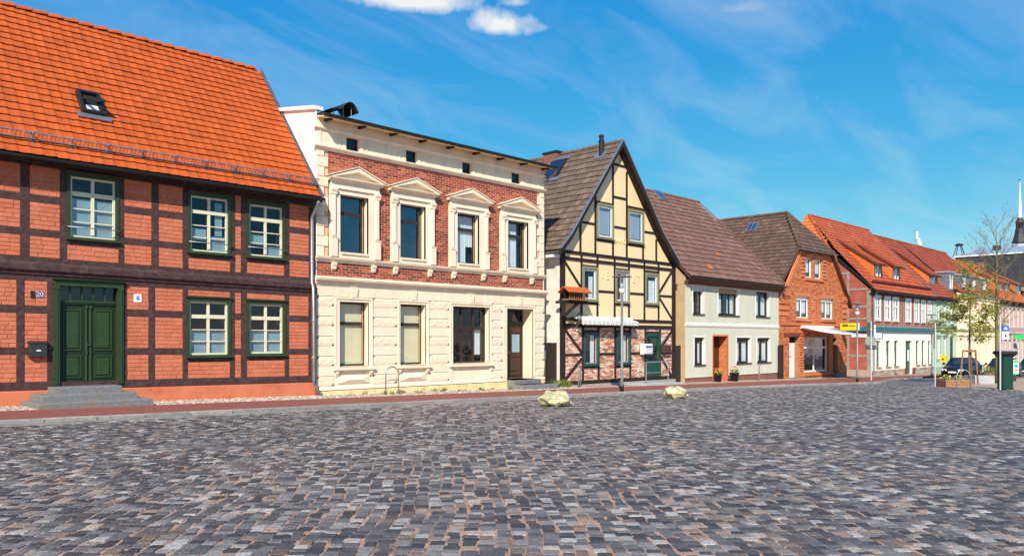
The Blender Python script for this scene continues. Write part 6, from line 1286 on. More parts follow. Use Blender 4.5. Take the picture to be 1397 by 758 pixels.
def shed_dormer(H, roof, ye, ze, yr, zr, pxa, pxb, pt, pb, panes=1, back=2.6, cheek='h6_tile_new_sheen', tile='h6_tile', frame='white_paint', wm='dark_metal'):
    k = (zr - ze) / (yr - ye); rx, ry = ray((pxa + pxb) / 2); e = (HY - pb) / FL; t = (ze - k * (ye + D) - CZ) / (e - k * ry); y = ry * t - D; zb = CZ + e * t
    xa, xb = XP(pxa, y), XP(pxb, y); zt = ZP((pxa + pxb) / 2, pt, y); q = .14; h = zt - zb + .12; tn = k - h / back      # shed pitch
    Dm = MB(); Dm.wall(xa - q, xb + q, zb - .05, zt + .12, [(xa, xb, zb, zt)], y, reveal=.1); do = Dm.build('dormer', wm, roof)
    for x in (xa - q, xb + q):
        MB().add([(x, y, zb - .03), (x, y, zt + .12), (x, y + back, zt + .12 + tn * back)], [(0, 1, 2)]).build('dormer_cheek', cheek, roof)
    L_ = math.hypot(back, tn * back); Sv = Vector((0, back, tn * back))
    MB().prismx([(y - .25, zt + .06 - .25 * tn), (y + back, zt + .06 + tn * back), (y + back, zt + .14 + tn * back), (y - .25, zt + .14 - .25 * tn)], xa - q - .15, xb + q + .15).build('dormer_roof', 'h4_fascia', roof)
    tile_roof(roof, (xa - q - .16, y - .25, zt + .14 - .25 * tn), (1, 0, 0), Sv, xb - xa + 2 * q + .34, L_ + .25, tile, .24, .32, .05)
    half_gutter(xa - q - .2, xb + q + .2, y - .33, zt + .08 - .25 * tn, .06, roof, 'dark_metal')
    window(roof, xa, xb, zb, zt, y + .05, frame, [(1, panes)], .07, .08, depth=.06, name='dormer_window', curtain=[(.1, .9, .2, 1)])
def house6():
    x0, x1 = XP(1187.7), XP(1272); H = thing('corner_house', 'brick and timber house with white ground floor and red roof with two dormers', 'house', (x0, 0, gz(x0)))
    ze = ZP(1230, 399.4, -.32); zt0, zt1 = ZP(1230, 452.5), ZP(1230, 446.8); zg = gz(x1) - .5; zpl = ZP(1230, 502.5); yd = 10.5; yr, zr = 5.05, 10.72
    uw = [(1192.5, 1201.8, 402.6, 437.7), (1205.7, 1215, 404, 438), (1217, 1226.3, 405, 438.4), (1234.4, 1243, 406.2, 438.8), (1246.4, 1254, 407, 439.2), (1255.8, 1263, 408, 439.5), (1264.4, 1271, 408.6, 440)]
    lw = [(1195.5, 1201.5, 463.8, 500), (1208.7, 1214.9, 464.2, 499.6), (1219.8, 1225.7, 464.2, 499.3), (1249.5, 1254.3, 465, 497), (1257.5, 1262.2, 465, 496.6), (1266, 1270, 465, 496)]
    U, Lw = bxs(uw), bxs(lw)
    for b in U: b[0] += .13; b[1] -= .13; b[2] += .06; b[3] -= .1
    DR = [XP(1235.5), XP(1244.3), ZP(1240, 510), ZP(1240, 464.5)]
    w = MB(); w.wall(x0, x1, zt1, ze + .3, [tuple(b) for b in U], 0, reveal=.1); w.build('upper_wall', 'h6_brickwall', H)
    w = MB(); w.wall(x0, x1, zpl, zt0, [tuple(b) for b in Lw] + [tuple(DR)], 0, reveal=.2); w.build('lower_wall', 'h6_white', H)
    yh, zh = 2.7, 7.64
    MB().add([(x0, 0, zg), (x0, yd, zg), (x0, yd, ze), (x0, 2 * yr - yh, zh), (x0, yh, zh), (x0, -.0, ze)], [(0, 1, 2, 3, 4, 5)]).build('gable_wall', 'h6_brickwall', H)
    MB().add([(x1, 0, zg), (x1, yd, zg), (x1, yd, ze), (x1, yr, zr - .2), (x1, 0, ze)], [(0, 4, 3, 2, 1)]).build('party_wall', 'h6_brickwall', H)
    MB().wall(x0 - .03, x1, zg, zpl, [(DR[0] - .01, DR[1] + .01, DR[2] - .1, zpl + 1)], -.03).build('plinth', 'h3_mortar', H)
    st = []; z = gz(x1) - .15
    while z < zpl - .02:
        x = x0 - .02 + rnd.uniform(0, .15); h = rnd.uniform(.22, .30); h = min(h, zpl - z)
        while x < x1:
            l = rnd.uniform(.3, .6)
            if not (DR[0] - .1 < x + l / 2 < DR[1] + .1): st.append((x + l / 2, z + h / 2, l - .03, h - .03))
            x += l
        z += h
    bricks(H, st, -.055, .04, 'fieldstone', name='stone', jy=.008)
    MB().box(x0 - .05, x1 + .02, -.14, .01, zt0, zt1).build('teal_band', 'teal_band', H)
    MB().box(x0 - .14, x0 + .01, -.0, 4.6, zt0 + .0, zt1).build('teal_band', 'teal_band', H)
    # timbers: street front and gable
    T_ = lambda a, b, c, d, nm='post': MB().box(a, b, -.025, .02, c, d).build(nm, 'grey_timber', H)
    T_(x0 - .02, x1, zt1, zt1 + .14, 'beam'); T_(x0 - .02, x1, ze + .02, ze + .2, 'beam')
    xs = sorted([b[0] - .16 for b in U] + [b[1] + .04 for b in U] + [XP(1229), XP(1232)])
    for x in xs: T_(x, x + .12, zt1 + .14, ze + .02)
    for b in U[:-1]: T_(b[1] + .16, b[1] + .5, U[0][2] - .35, U[0][2] - .23, 'rail')
    G_ = lambda y0, y1, z0, z1, nm='gable_post': MB().box(x0 - .03, x0 + .02, y0, y1, z0, z1).build(nm, 'grey_timber', H)
    topz = lambda y: ze + (zh - ze) * y / yh if y < yh else zh
    ys = [0, 1.45, 2.9, 4.3, 5.7]; zz = [zpl, .35, 1.9, ZP(1176, 433.5), ZP(1176, 417), ZP(1165, 391), ZP(1158, 366)]
    G_(-.02, .26, zpl, ze - .05, 'corner_post')
    for i, y in enumerate(ys[1:]): G_(y, y + .17, zpl, min(topz(y) - .1, zh))
    for z in (gz(x0) + 1.35, zz[3], zz[4], zz[5], zz[6]):
        ya = .26 if z < ze else max(.1, (z - ze) / (zh - ze) * yh + .1)
        ends = [y for y in ys[1:] if y > ya] + [7]; prev = ya
        for y in ends:
            if y - prev > .2: G_(prev, y, z - .075, z + .075, 'gable_rail')
            prev = y + .17
    MB().box(x0 - .05, x0 + .0, -.05, 8, zg, zpl + .05).build('gable_plinth', 'fieldstone', H)
    for b in U:
        ww = window(H, b[0], b[1], b[2], b[3], -.02, 'white_paint', [(.9, 2), (1.5, 2)], .10, .09, .12, .06, curtain=[(.1, .9, .0, 1)], room=.3)
        MB().box(b[0] - .08, b[0], -.04, .01, b[2] - .04, b[3] + .08).box(b[1], b[1] + .08, -.04, .01, b[2] - .04, b[3] + .08).box(b[0], b[1], -.04, .01, b[3], b[3] + .08).build('casing', 'white_paint', ww); MB().box(b[0] - .1, b[1] + .1, -.08, -.0, b[2] - .1, b[2] - .04).build('sill', 'white_paint', ww)
    for b in Lw:
        window(H, b[0], b[1], b[2], b[3], .14, 'green_frame', [(.6, 1), (1.4, 1)], .09, .08, .10, .06, curtain=[(.1, .9, .0, .5)], room=.3); MB().box(b[0] - .08, b[1] + .08, -.08, .1, b[2] - .08, b[2]).build('sill', 'tan_wood', H)
    a, b, c, d = DR; lf = MB().box(a, b, .16, .22, c, d).build('door_leaf', 'green_frame', H); MB().box((a + b) / 2 + .1, b - .2, .15, .16, c + 1.0, c + 1.9).build('door_pane', 'curtain', lf); MB().box((a + b) / 2 - .03, (a + b) / 2 + .03, .13, .16, c, d - .6).build('astragal', 'green_frame', lf); MB().box(a, b, .12, .16, d - .65, d - .57).build('transom', 'green_frame', lf); MB().box(b + .02, b + .5, -.07, -.05, c, zpl + .02).build('reveal_brick', 'maroon', H); MB().box(a - .3, a - .02, -.07, -.05, c, zpl + .02).build('reveal_brick', 'maroon', H)
    roof, u, L_ = street_roof(H, x0 - .1, x1, -.32, ze, yr, zr, 'h6_tile', hip=(x0 + 1.5, yh, zh), n=22)
    MB().add([(x0 - .12, -.35, ze - .1), (x0 - .12, yh, zh - .1), (x0 - .12, yh, zh + .07), (x0 - .12, -.35, ze + .07), (x0 - .08, -.35, ze - .1), (x0 - .08, yh, zh - .1), (x0 - .08, yh, zh + .07), (x0 - .08, -.35, ze + .07)], [(0, 3, 2, 1), (4, 5, 6, 7), (0, 4, 7, 3), (3, 7, 6, 2)]).build('barge_board', 'dark_metal', roof)
    shed_dormer(H, roof, -.32, ze, yr, zr, 1193.7, 1202.3, 360.3, 380, 2, 2.9); shed_dormer(H, roof, -.32, ze, yr, zr, 1218.6, 1226.7, 364, 383.5, 2, 2.9)
    sg = MB()
    for h in (.12, .26): 
        O = Vector((0, -.32, ze)) + u * .7; nn = Vector((0, -u.z, u.y)); sg.bar(Vector((x0 + .3, 0, 0)) + O + nn * h, Vector((x1 - .2, 0, 0)) + O + nn * h, .035)
    x = x0 + .3
    while x < x1 - .2: sg.bar(Vector((x, 0, 0)) + O + nn * .02, Vector((x, 0, 0)) + O + nn * .28, .03); x += .16
    sg.build('snow_guard', 'maroon', roof)
    xd = x0 + .3; MB().tube([(xd, -.35, ze - .1), (xd, -.12, ze - .5), (xd, -.12, gz(xd))], .055, 8).build('downpipe', 'zinc', H)
    # notice boards beside the awning
    nb = thing('wall_sign', 'white notice board on the white wall beside the brick gable corner', 'sign', (XP(1199), -.05, 1.9)); MB().block(XP(1194), XP(1203.5), ZP(1198, 461.5), ZP(1198, 453.5), -.06, -.01, .01).build('board', 'sign_white', nb); MB().box(XP(1202.3), XP(1203.2), -.068, -.058, ZP(1198, 461), ZP(1198, 454)).build('edge_strip', 'sign_blue', nb)
house6()
def house7():
    x0, x1 = XP(1272) + .01, XP(1305); H = thing('green_house', 'mint green rendered house with brown door and red roof dormer', 'house', (x0, 0, gz(x0)))
    ze = ZP(1288, 405.5, -.32); zg = gz(x1) - .6; yr, zr = 4.75, 10.28; zst = ZP(1290, 446)
    U = bxs([(1277, 1282, 413, 440), (1286, 1290.5, 414, 440.5), (1295, 1299, 415, 441)]); Lw = bxs([(1277.5, 1282.5, 460, 489), (1286.5, 1291, 460.5, 488.5)]); DR = [XP(1296), XP(1302), gz(XP(1299)) + .25, ZP(1299, 459)]
    w = MB(); w.wall(x0, x1, zg, ze + .2, [tuple(b) for b in U + Lw] + [tuple(DR)], 0, reveal=.15); w.add([(x1, 0, zg), (x1, 9, zg), (x1, 9, ze), (x1, yr, zr - .2), (x1, 0, ze)], [(0, 4, 3, 2, 1)]); w.build('wall', 'h7_wall', H)
    for z in (zst, zst - .25): MB().box(x0, x1, -.10, .01, z - .05, z + .05).build('string_course', 'h7_trim', H)
    for b in U + Lw:
        ww = window(H, b[0], b[1], b[2], b[3], .06, 'white_paint', [(.8, 2), (1.5, 2)], .09, .08, .12, .06, curtain=[(.1, .9, .0, 1)], room=.3)
        t = .14; MB().box(b[0] - t, b[0], -.04, .01, b[2] - .2, b[3] + t).box(b[1], b[1] + t, -.04, .01, b[2] - .2, b[3] + t).box(b[0], b[1], -.04, .01, b[3], b[3] + t).box(b[0], b[1], -.04, .01, b[2] - .2, b[2]).build('surround', 'h7_trim', ww)
        MB().box(b[0] - .2, b[1] + .2, -.10, .0, b[3] + t, b[3] + t + .1).build('cornice', 'h7_trim', ww)
    a, b, c, d = DR; MB().box(a, b, .12, .18, c, d).build('door_leaf', 'brown_door', H); MB().box(a - .2, b + .2, -.5, .15, gz(a) - .2, c).build('doorstep', 'granite_step', H)
    MB().box(x0, x1, -.05, .01, zg, gz(x0) + .5).build('plinth', 'h7_trim', H)
    roof, u, L_ = street_roof(H, x0, x1, -.32, ze, yr, zr, 'h7_tile', n=20)
    MB().add([(x0 - .03, -.4, ze + .05), (x0 + .12, -.4, ze + .05), (x0 + .12, yr, zr + .08), (x0 - .03, yr, zr + .08), (x0 - .03, -.4, ze + .11), (x0 + .12, -.4, ze + .11), (x0 + .12, yr, zr + .14), (x0 - .03, yr, zr + .14)], [(0, 3, 2, 1), (4, 5, 6, 7), (0, 1, 5, 4), (0, 4, 7, 3), (1, 2, 6, 5)]).build('verge_strip', 'zinc', roof)
    shed_dormer(H, roof, -.32, ze, yr, zr, 1268.3, 1278.4, 375.5, 389, 2, 3.2, cheek='h6_tile_new_sheen', tile='h7_tile', wm='maroon')
    mx = thing('mobile_mast', 'pale antenna mast with two panels on the red roof ridge', 'antenna', (XP(1249, yr), yr, zr)); X = XP(1249, yr)
    MB().tube([(X, yr, zr - .3), (X, yr, ZP(1249, 313, yr))], .05, 6).build('mast', 'sign_back', mx)
    for dx, z0, z1 in ((-.05, ZP(1249, 326, yr), ZP(1249, 316, yr)), (.5, ZP(1249, 333, yr), ZP(1249, 324, yr)), (.95, ZP(1249, 334, yr), ZP(1249, 328, yr))): MB().block(X + dx, X + dx + .28, z0, z1, yr - .2, yr - .05, .03).build('panel', 'sign_white', mx)
    MB().tube([(X - .4, yr, ZP(1249, 315, yr)), (X + .1, yr, ZP(1249, 315, yr))], .03, 6).build('cross_arm', 'sign_back', mx); MB().tube([(X + .0, yr, zr + .2), (X + 1.2, yr, zr + .25)], .03, 6).build('cross_arm', 'sign_back', mx)
house7()
def house8():
    x0, x1 = XP(1305) + .01, XP(1362); H = thing('yellow_house', 'pale yellow ornate house with row of zinc dormers behind the young tree', 'house', (x0, 0, gz(x0)))
    zc = 5.45; zg = gz(x1) - .7; yr, zr = 4.75, 10.28; n = 6; w_ = (x1 - x0) / n; holes = []
    zu0, zu1 = ZP(1330, 446), ZP(1330, 417); zl0, zl1 = ZP(1330, 494), ZP(1330, 461)
    for i in range(n):
        m = x0 + (i + .5) * w_; holes += [(m - .5, m + .5, zu0, zu1), (m - .5, m + .5, zl0, zl1)]
    w = MB(); w.wall(x0, x1, zg, zc, holes, 0, reveal=.2); w.add([(x1, 0, zg), (x1, 9, zg), (x1, 9, zc), (x1, yr, zr - .2), (x1, 0, zc)], [(0, 4, 3, 2, 1)]); w.build('wall', 'h8_wall', H)
    for h in holes:
        ww = window(H, *h, .1, 'white_paint', [(.7, 2), (1.4, 2)], .09, .08, .1, .06, curtain=[(.08, .92, 0, 1)], room=.3); t = .2
        MB().box(h[0] - t, h[0], -.07, .01, h[2] - .1, h[3] + t).box(h[1], h[1] + t, -.07, .01, h[2] - .1, h[3] + t).box(h[0], h[1], -.07, .01, h[3], h[3] + t).build('surround', 'h8_trim', ww); MB().prismx([(.01, h[3] + t), (-.2, h[3] + t + .05), (-.2, h[3] + t + .15), (.01, h[3] + t + .2)], h[0] - .35, h[1] + .35).build('cornice', 'h8_trim', ww); MB().box(h[0] - .3, h[1] + .3, -.18, .01, h[2] - .25, h[2] - .1).build('sill', 'h8_trim', ww)
    z = gz(x1) + .3; k = 0
    for i in range(n + 1):
        for j in range(9):
            zz = gz(x0) + .1 + j * .28
            if zz < zl1 + .3: MB().block(x0 + i * w_ - (.3 if 0 < i else 0), x0 + i * w_ + (.3 if i < n else 0), zz + .01, zz + .27, -.05, .01, .03).build('stone_block', 'h8_trim', H)
    for z, d in ((zl1 + .65, .18), (zc - .35, .15), (zc - .1, .3)): MB().prismx([(.01, z), (-d * .6, z), (-d, z + .08), (-d, z + .14), (.01, z + .2)], x0, x1).build('cornice', 'h8_trim', H)
    roof, u, L_ = street_roof(H, x0, x1, -.2, zc + .12, yr, zr, 'h7_tile', n=19, gut='zinc')
    for i, (a, b, t, bt) in enumerate(((1288.5, 1301, 372, 392), (1303.5, 1318, 376.5, 395.5), (1319.5, 1331.5, 379.5, 397.5), (1334, 1346, 382, 399.5))):
        y = .25; xb = XP(b, y); xa = xb - 1.35; z0, z1 = zc + .25, zc + 1.75
        dm = MB(); dm.wall(xa, xb, z0, z1, [(xa + .18, xb - .18, z0 + .15, z1 - .12)], y, reveal=.1); dm.add([(xa, y, z0), (xa, y + 2.2, z0), (xa, y + 2.2, z1), (xa, y, z1)], [(0, 1, 2, 3)]); dm.add([(xb, y, z0), (xb, y + 2.2, z0), (xb, y + 2.2, z1), (xb, y, z1)], [(0, 3, 2, 1)]); do = dm.build('dormer', 'zinc', roof)
        MB().prismx([(y - .15, z1), (y + 2.4, z1 + .05), (y + 2.4, z1 + .12), (y - .15, z1 + .12)], xa - .12, xb + .12).build('dormer_roof', 'slate_light', roof)
        window(roof, xa + .18, xb - .18, z0 + .15, z1 - .12, y + .02, 'white_paint', [(1, 2)], .12, .10, depth=.06, name='dormer_window', curtain=[(.1, .9, 0, 1)], room=.4)
house8()
def house9():
    x0, x1 = XP(1362) + .01, 100.2; H = thing('pink_house', 'pale pink house with orange roof and band of dormers at the right edge', 'house', (x0, 0, gz(x0)))
    ze = ZP(1380, 411, -.3); zg = gz(x1) - .7; yr, zr = 4.75, 9.75; n = 6; w_ = (x1 - x0) / n; holes = []
    zu0, zu1 = ZP(1380, 446), ZP(1380, 420); zl0, zl1 = ZP(1380, 498), ZP(1380, 463)
    for i in range(n): m = x0 + (i + .5) * w_; holes += [(m - .5, m + .5, zu0, zu1), (m - .55, m + .55, zl0, zl1)]
    w = MB(); w.wall(x0, x1, zg, ze + .2, holes, 0, reveal=.2); w.build('wall', 'h9_wall', H)
    for h in holes:
        ww = window(H, *h, .1, 'white_paint', [(.7, 2), (1.4, 2)], .09, .08, .1, .06, room=.3, curtain=[(.1, .5, 0, 1)]); t = .16; MB().box(h[0] - t, h[0], -.06, .01, h[2] - .1, h[3] + t).box(h[1], h[1] + t, -.06, .01, h[2] - .1, h[3] + t).box(h[0], h[1], -.06, .01, h[3], h[3] + t).build('surround', 'h9_trim', ww)
    for i in range(n + 1): MB().box(max(x0, x0 + i * w_ - .25), min(x1, x0 + i * w_ + .25), -.08, .01, gz(x1) - .2, zl1 + .6).build('pilaster', 'h9_trim', H)
    MB().box(x0, x1, -.15, .01, zl1 + .6, zl1 + .8).build('string_course', 'h9_trim', H)
    roof, u, L_ = street_roof(H, x0, x1, -.3, ze, yr, zr, 'h9_tile', n=18)
    for px in (1366, 1374, 1389): shed_dormer(H, roof, -.3, ze, yr, zr, px - 3.2, px + 3.2, 386 + (px - 1366) * .12, 397 + (px - 1366) * .1, 2, 3.0, tile='h9_tile', wm='maroon')
    X = XP(1348, yr); cy = yr + .3; MB().box(X - .4, X + .4, cy, cy + .8, zr - .5, ZP(1348, 357.5, yr)).build('chimney', 'brick_dark', roof)
    sg = thing('hanging_sign', 'bright green hanging sign at the right edge of the picture', 'sign', (XP(1395, -1), -1, 3)); xs = XP(1394, -.8); MB().prismx([(-1.6, ZP(1394, 459, -.8)), (-.5, ZP(1394, 464, -.8)), (-.1, ZP(1394, 460, -.8)), (-.1, ZP(1394, 456, -.8)), (-1.6, ZP(1394, 456, -.8))], xs, xs + .08).build('board', 'poster_green', sg); MB().bar((xs + .04, 0, ZP(1394, 458, -.8)), (xs + .04, -.12, ZP(1394, 458, -.8)), .05).build('arm', 'steel', sg)
house9()
def house10():
    x0, x1 = 100.22, 109.0; H = thing('red_roof_house', 'far brick house with red roof beyond the pink house', 'house', (x0, 0, gz(x0))); ze, yr, zr = 4.6, 4.75, 9.0; zg = gz(x1) - 1
    holes = [(x0 + 1 + i * 2.4, x0 + 2.1 + i * 2.4, z, z + 1.5) for i in range(3) for z in (gz(x0) + 1.0, gz(x0) + 4.2)]
    MB().wall(x0, x1, zg, ze + .2, holes, 0, reveal=.2).build('wall', 'h9_wall', H)
    for h in holes: window(H, *h, .1, 'white_paint', [(1, 2)], .09, .08, depth=.06, room=.3)
    street_roof(H, x0, x1, -.3, ze, yr, zr, 'h9_tile', n=17)
house10()
def slate_hall():
    X = 125.0; ya, yb = 1.5, YX(1290.5, X); H = thing('slate_roofed_hall', 'large hall with dark slate mansard roof rising behind the row', 'building', (X, ya, gz(X)))
    at = lambda px, py, x: ZP(px, py, YX(px, x)); z0 = at(1350, 394, X); z1 = at(1350, 348.5, X + 4); z2 = at(1339, 339.5, X + 12); zg = gz(X) - 2; xe = X + 24
    MB().box(X + .6, xe, ya + .6, yb - .3, zg, z0).build('wall', 'h6_brickwall', H)
    vs = [(X, ya, z0), (X, yb, z0), (X + 4, yb - .5, z1), (X + 4, ya + 2, z1), (xe, ya, z0), (xe - 4, ya + 2, z1), (xe, yb, z0), (xe - 4, yb - .5, z1)]
    roof = MB().add(vs, [(0, 3, 2, 1), (0, 4, 5, 3), (1, 2, 7, 6), (4, 6, 7, 5)]).build('roof', 'slate', H)
    Sv = Vector((4, 0, z1 - z0)); tile_roof(roof, (X - .03, ya, z0), (0, 1, 0), Sv, yb - ya, Sv.length, 'slate', .6, Sv.length / 24, .035, prof=[(0, .5), (.5, .5), (1, .5)])
    MB().box(X + 3.7, X + 4.1, ya + 1.8, yb, z1 + .02, z1 + .2).build('eaves_trim', 'sign_white', roof); MB().box(X - .3, X, ya, yb, z0 - .4, z0 + .05).build('eaves_trim', 'slate_light', roof)
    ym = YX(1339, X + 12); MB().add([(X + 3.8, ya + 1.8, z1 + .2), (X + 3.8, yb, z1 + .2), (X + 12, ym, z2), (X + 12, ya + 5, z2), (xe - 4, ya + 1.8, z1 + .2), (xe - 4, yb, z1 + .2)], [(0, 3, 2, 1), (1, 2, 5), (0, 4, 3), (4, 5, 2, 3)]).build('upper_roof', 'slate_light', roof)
    sx = X + 6; sy = YX(1308.5, sx); sz = ZP(1308.5, 346, sy) - .5; t = ZP(1308.5, 335.5, sy); sr = thing('siren', 'mushroom-shaped warning siren on a frame above the slate hall roof', 'siren', (sx, sy, sz))
    for dx, dy in ((-.5, -.5), (.5, -.5), (-.5, .5), (.5, .5)): MB().tube([(sx + dx * 1.3, sy + dy * 1.3, sz), (sx + dx * .5, sy + dy * .5, t)], .06, 6).build('leg', 'dark_metal', sr)
    MB().lathe([(.35, 0), (.62, .08), (.62, .16), (.3, .36), (.1, .4)], sx, sy, t, 14).build('hood', 'dark_metal', sr, True)
    cx_ = X + 9; cy = YX(1360, cx_); MB().box(cx_ - .5, cx_ + .5, cy - .45, cy + .45, z1, ZP(1360, 335, cy)).build('chimney', 'dark_stone', roof)
slate_hall()
def church():
    y = 40.0; px = 1391.5; X = XP(px, y); sc = (D + y) / ray(px)[1] / FL; Z = lambda q: ZP(px, q, y); H = thing('church_tower', 'slate church tower with slim white spire at the right edge', 'church tower', (X, y, gz(X)))
    prof = [(9.5 * sc, gz(X) - 4 - Z(331)), (9.5 * sc, -2 * sc)]
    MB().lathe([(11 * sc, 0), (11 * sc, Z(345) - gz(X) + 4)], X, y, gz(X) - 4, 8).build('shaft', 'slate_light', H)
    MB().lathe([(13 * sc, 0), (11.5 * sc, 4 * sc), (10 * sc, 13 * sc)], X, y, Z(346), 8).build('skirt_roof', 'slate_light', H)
    MB().lathe([(10.5 * sc, 0), (8.5 * sc, 5 * sc), (6.6 * sc, 12 * sc), (5.8 * sc, 19 * sc)], X, y, Z(331), 8).build('bell_roof', 'slate', H)
    for i in range(8): t = i * math.pi / 4 + .39; MB().tube([(X + 4.4 * sc * math.cos(t), y + 4.4 * sc * math.sin(t), Z(312)), (X + 4.4 * sc * math.cos(t), y + 4.4 * sc * math.sin(t), Z(304))], .6 * sc, 6).build('lantern_post', 'slate', H)
    MB().lathe([(2.5 * sc, 0), (2.5 * sc, 8 * sc)], X, y, Z(312), 8).build('lantern_core', 'slate', H); MB().lathe([(6.3 * sc, 0), (5.6 * sc, 1.5 * sc), (2.9 * sc, 7 * sc)], X, y, Z(304), 8).build('lantern_roof', 'slate', H)
    MB().lathe([(2.6 * sc, 0), (.5 * sc, 44 * sc)], X - 0 * sc, y, Z(297.5), 8).build('spire', 'sign_white', H); MB().lathe([(.2 * sc, 0), (1.3 * sc, 1.2 * sc), (1.3 * sc, 2.2 * sc), (.2 * sc, 3.5 * sc), (.2 * sc, 7 * sc)], X, y, Z(253.5), 8).build('finial', 'sign_white', H); MB().box(X - 1.5 * sc, X + 1.5 * sc, y, y + .4, Z(246), Z(244.8)).build('weather_vane', 'dark_metal', H)
church()
# ================================================================== street furniture and loose things
def lamp(x, y, label):
    g = gz(x); o = thing('street_lamp', label, 'street lamp', (x, y, g), 'street lamps along the pavement'); h = 4.05
    MB().lathe([(.065, 0), (.065, .35), (.05, .42), (.045, h - .55)], x, y, g, 12).build('pole', 'post_grey', o, True); MB().lathe([(.07, 0), (.075, .18), (.068, .2)], x, y, g, 12).build('base_sleeve', 'bin_black', o, True)
    MB().lathe([(.04, 0), (.10, .05), (.11, .14), (.10, .18)], x, y, g + h - .55, 14).build('collar', 'lamp_core', o, True)
    MB().lathe([(.10, 0), (.125, .36)], x, y, g + h - .37, 16).build('glass_cylinder', 'clear', o, True); MB().lathe([(.045, 0), (.045, .34)], x, y, g + h - .35, 8).build('lamp_tube', 'lamp_core', o, True)
    MB().lathe([(.02, .0), (.36, .035), (.36, .05), (.12, .09), (.02, .1)], x, y, g + h + .01, 24).build('hood', 'post_grey', o, True)
lamp(*GP(848.4, 533.5), 'grey street lamp with a flat disc hood before the yellow gable house'); lamp(*GP(1169.5, 520.5), 'grey street lamp beside the brick shop house and its awning'); lamp(*GP(1271, 514.5), 'grey street lamp at the far end before the mint green house')
def bike_stand(px, py, label, w, h, turn=0.0, y=None):
    x, yy = GP(px, py); 
    if y is not None: x, yy = XP(px, y), y
    g = gz(x); o = thing('bicycle_stand', label, 'bicycle stand', (x, yy, g), 'hooped steel bicycle stands'); c, s = math.cos(turn), math.sin(turn); P = lambda u, z: (x + u * c, yy + u * s, g + z); r = w / 2
    MB().tube([P(-r, -.05), P(-r, h - r)] + [P(-r * math.cos(t), h - r + r * math.sin(t)) for t in [math.pi * i / 10 for i in range(1, 10)]] + [P(r, h - r), P(r, -.05)], .024, 8).build('hoop', 'steel', o, True); MB().tube([P(-r, h * .52), P(r, h * .52)], .016, 8).build('cross_bar', 'steel', o, True)
bike_stand(535, 539, 'steel hoop bicycle stand before the cream town house', .50, .86, y=-.75); bike_stand(790.5, 527, 'steel hoop bicycle stand before the yellow gable house', .42, .86, .5, y=-.7); bike_stand(1035.4, 520.5, 'steel hoop bicycle stand before the pale green rendered house', .42, .88, .4, y=-.8); bike_stand(1314.5, 528.5, 'steel hoop bicycle stand before the wooden flower box', .64, .80, -.78)
# rubbish sacks
def sack(px, py, w, h, seed, label):
    q = random.Random(seed); x, y = GP(px, py, -.08); y += .25; g = gz(x) - .08; o = thing('rubbish_sack', label, 'rubbish sack', (x, y, g), 'yellow rubbish sacks on the cobbles'); n, m = 44, 22; ax = (math.sin(TH), -math.cos(TH)); bx_ = (math.cos(TH), math.sin(TH)); vs = []; fs = []
    ph = [q.uniform(0, 6.28) for _ in range(12)]
    for i in range(m + 1):
        v = math.pi * i / m
        for k in range(n):
            u = 2 * math.pi * k / n; b = 1 + .10 * math.sin(3 * u + ph[0] + 2 * v) + .07 * math.sin(5 * u + ph[1] - 3 * v) + .05 * math.sin(7 * v + ph[2] + 2 * u) + .035 * math.sin(11 * u + ph[3]) - .10 * (1 - abs(math.sin(2 * u + 1.5 * v + ph[5]))) ** 5 - .08 * (1 - abs(math.sin(3 * u - 2 * v + ph[6]))) ** 6 + q.uniform(-.012, .012)
            lx, ly, lz = w / 2 * math.sin(v) * math.cos(u) * b, w * .36 * math.sin(v) * math.sin(u) * b, h * (.47 + .53 * math.cos(v) * (b * .9 + .1)); lz *= 1 - .16 * math.cos(u * 1 + ph[4]) * math.sin(v) - .14 * math.exp(-((lx + .05 * w) / (.09 * w)) ** 2) * max(0, math.cos(v)); lz = max(lz, 0.004)
            vs.append((x + lx * ax[0] + ly * bx_[0], y + lx * ax[1] + ly * bx_[1], g + lz))
    for i in range(m):
        for k in range(n): fs.append((i * n + k, i * n + (k + 1) % n, (i + 1) * n + (k + 1) % n, (i + 1) * n + k))
    MB().add(vs, fs).build('sack', 'bag', o, True)
    c = MB()                                              # wrappings pressed against the thin foil
    for t in range(44):
        i, k = q.randrange(3, m - 5), q.randrange(n); V = [Vector(vs[(i + a) * n + (k + b) % n]) for a, b in ((0, 0), (0, 1), (1, 1), (1, 0))]; ce = sum(V, Vector()) / 4; c0 = Vector((x, y, g + h * .4)); f = q.uniform(.8, 1.6); off = (ce - c0).normalized() * .006; c.add([ce + (p - ce) * f + off for p in V], [(0, 1, 2, 3)])
    c.build('wrappings', 'bag_bit', o)['kind'] = 'stuff'
    e = w / 2; MB().tube([(x + ax[0] * e * .92, y + ax[1] * e * .92, g + h * .3), (x + ax[0] * e * 1.15, y + ax[1] * e * 1.15, g + h * .18), (x + ax[0] * e * 1.22, y + ax[1] * e * 1.22, g + h * .03)], [.035, .012, .02], 7).build('knot', 'bag', o, True)
sack(766.5, 554.5, .84, .42, 14, 'larger yellowish rubbish sack lying on the cobbles, nearer the cream house'); sack(931, 543.5, .74, .40, 8, 'smaller yellowish rubbish sack lying on the cobbles before the gable house')
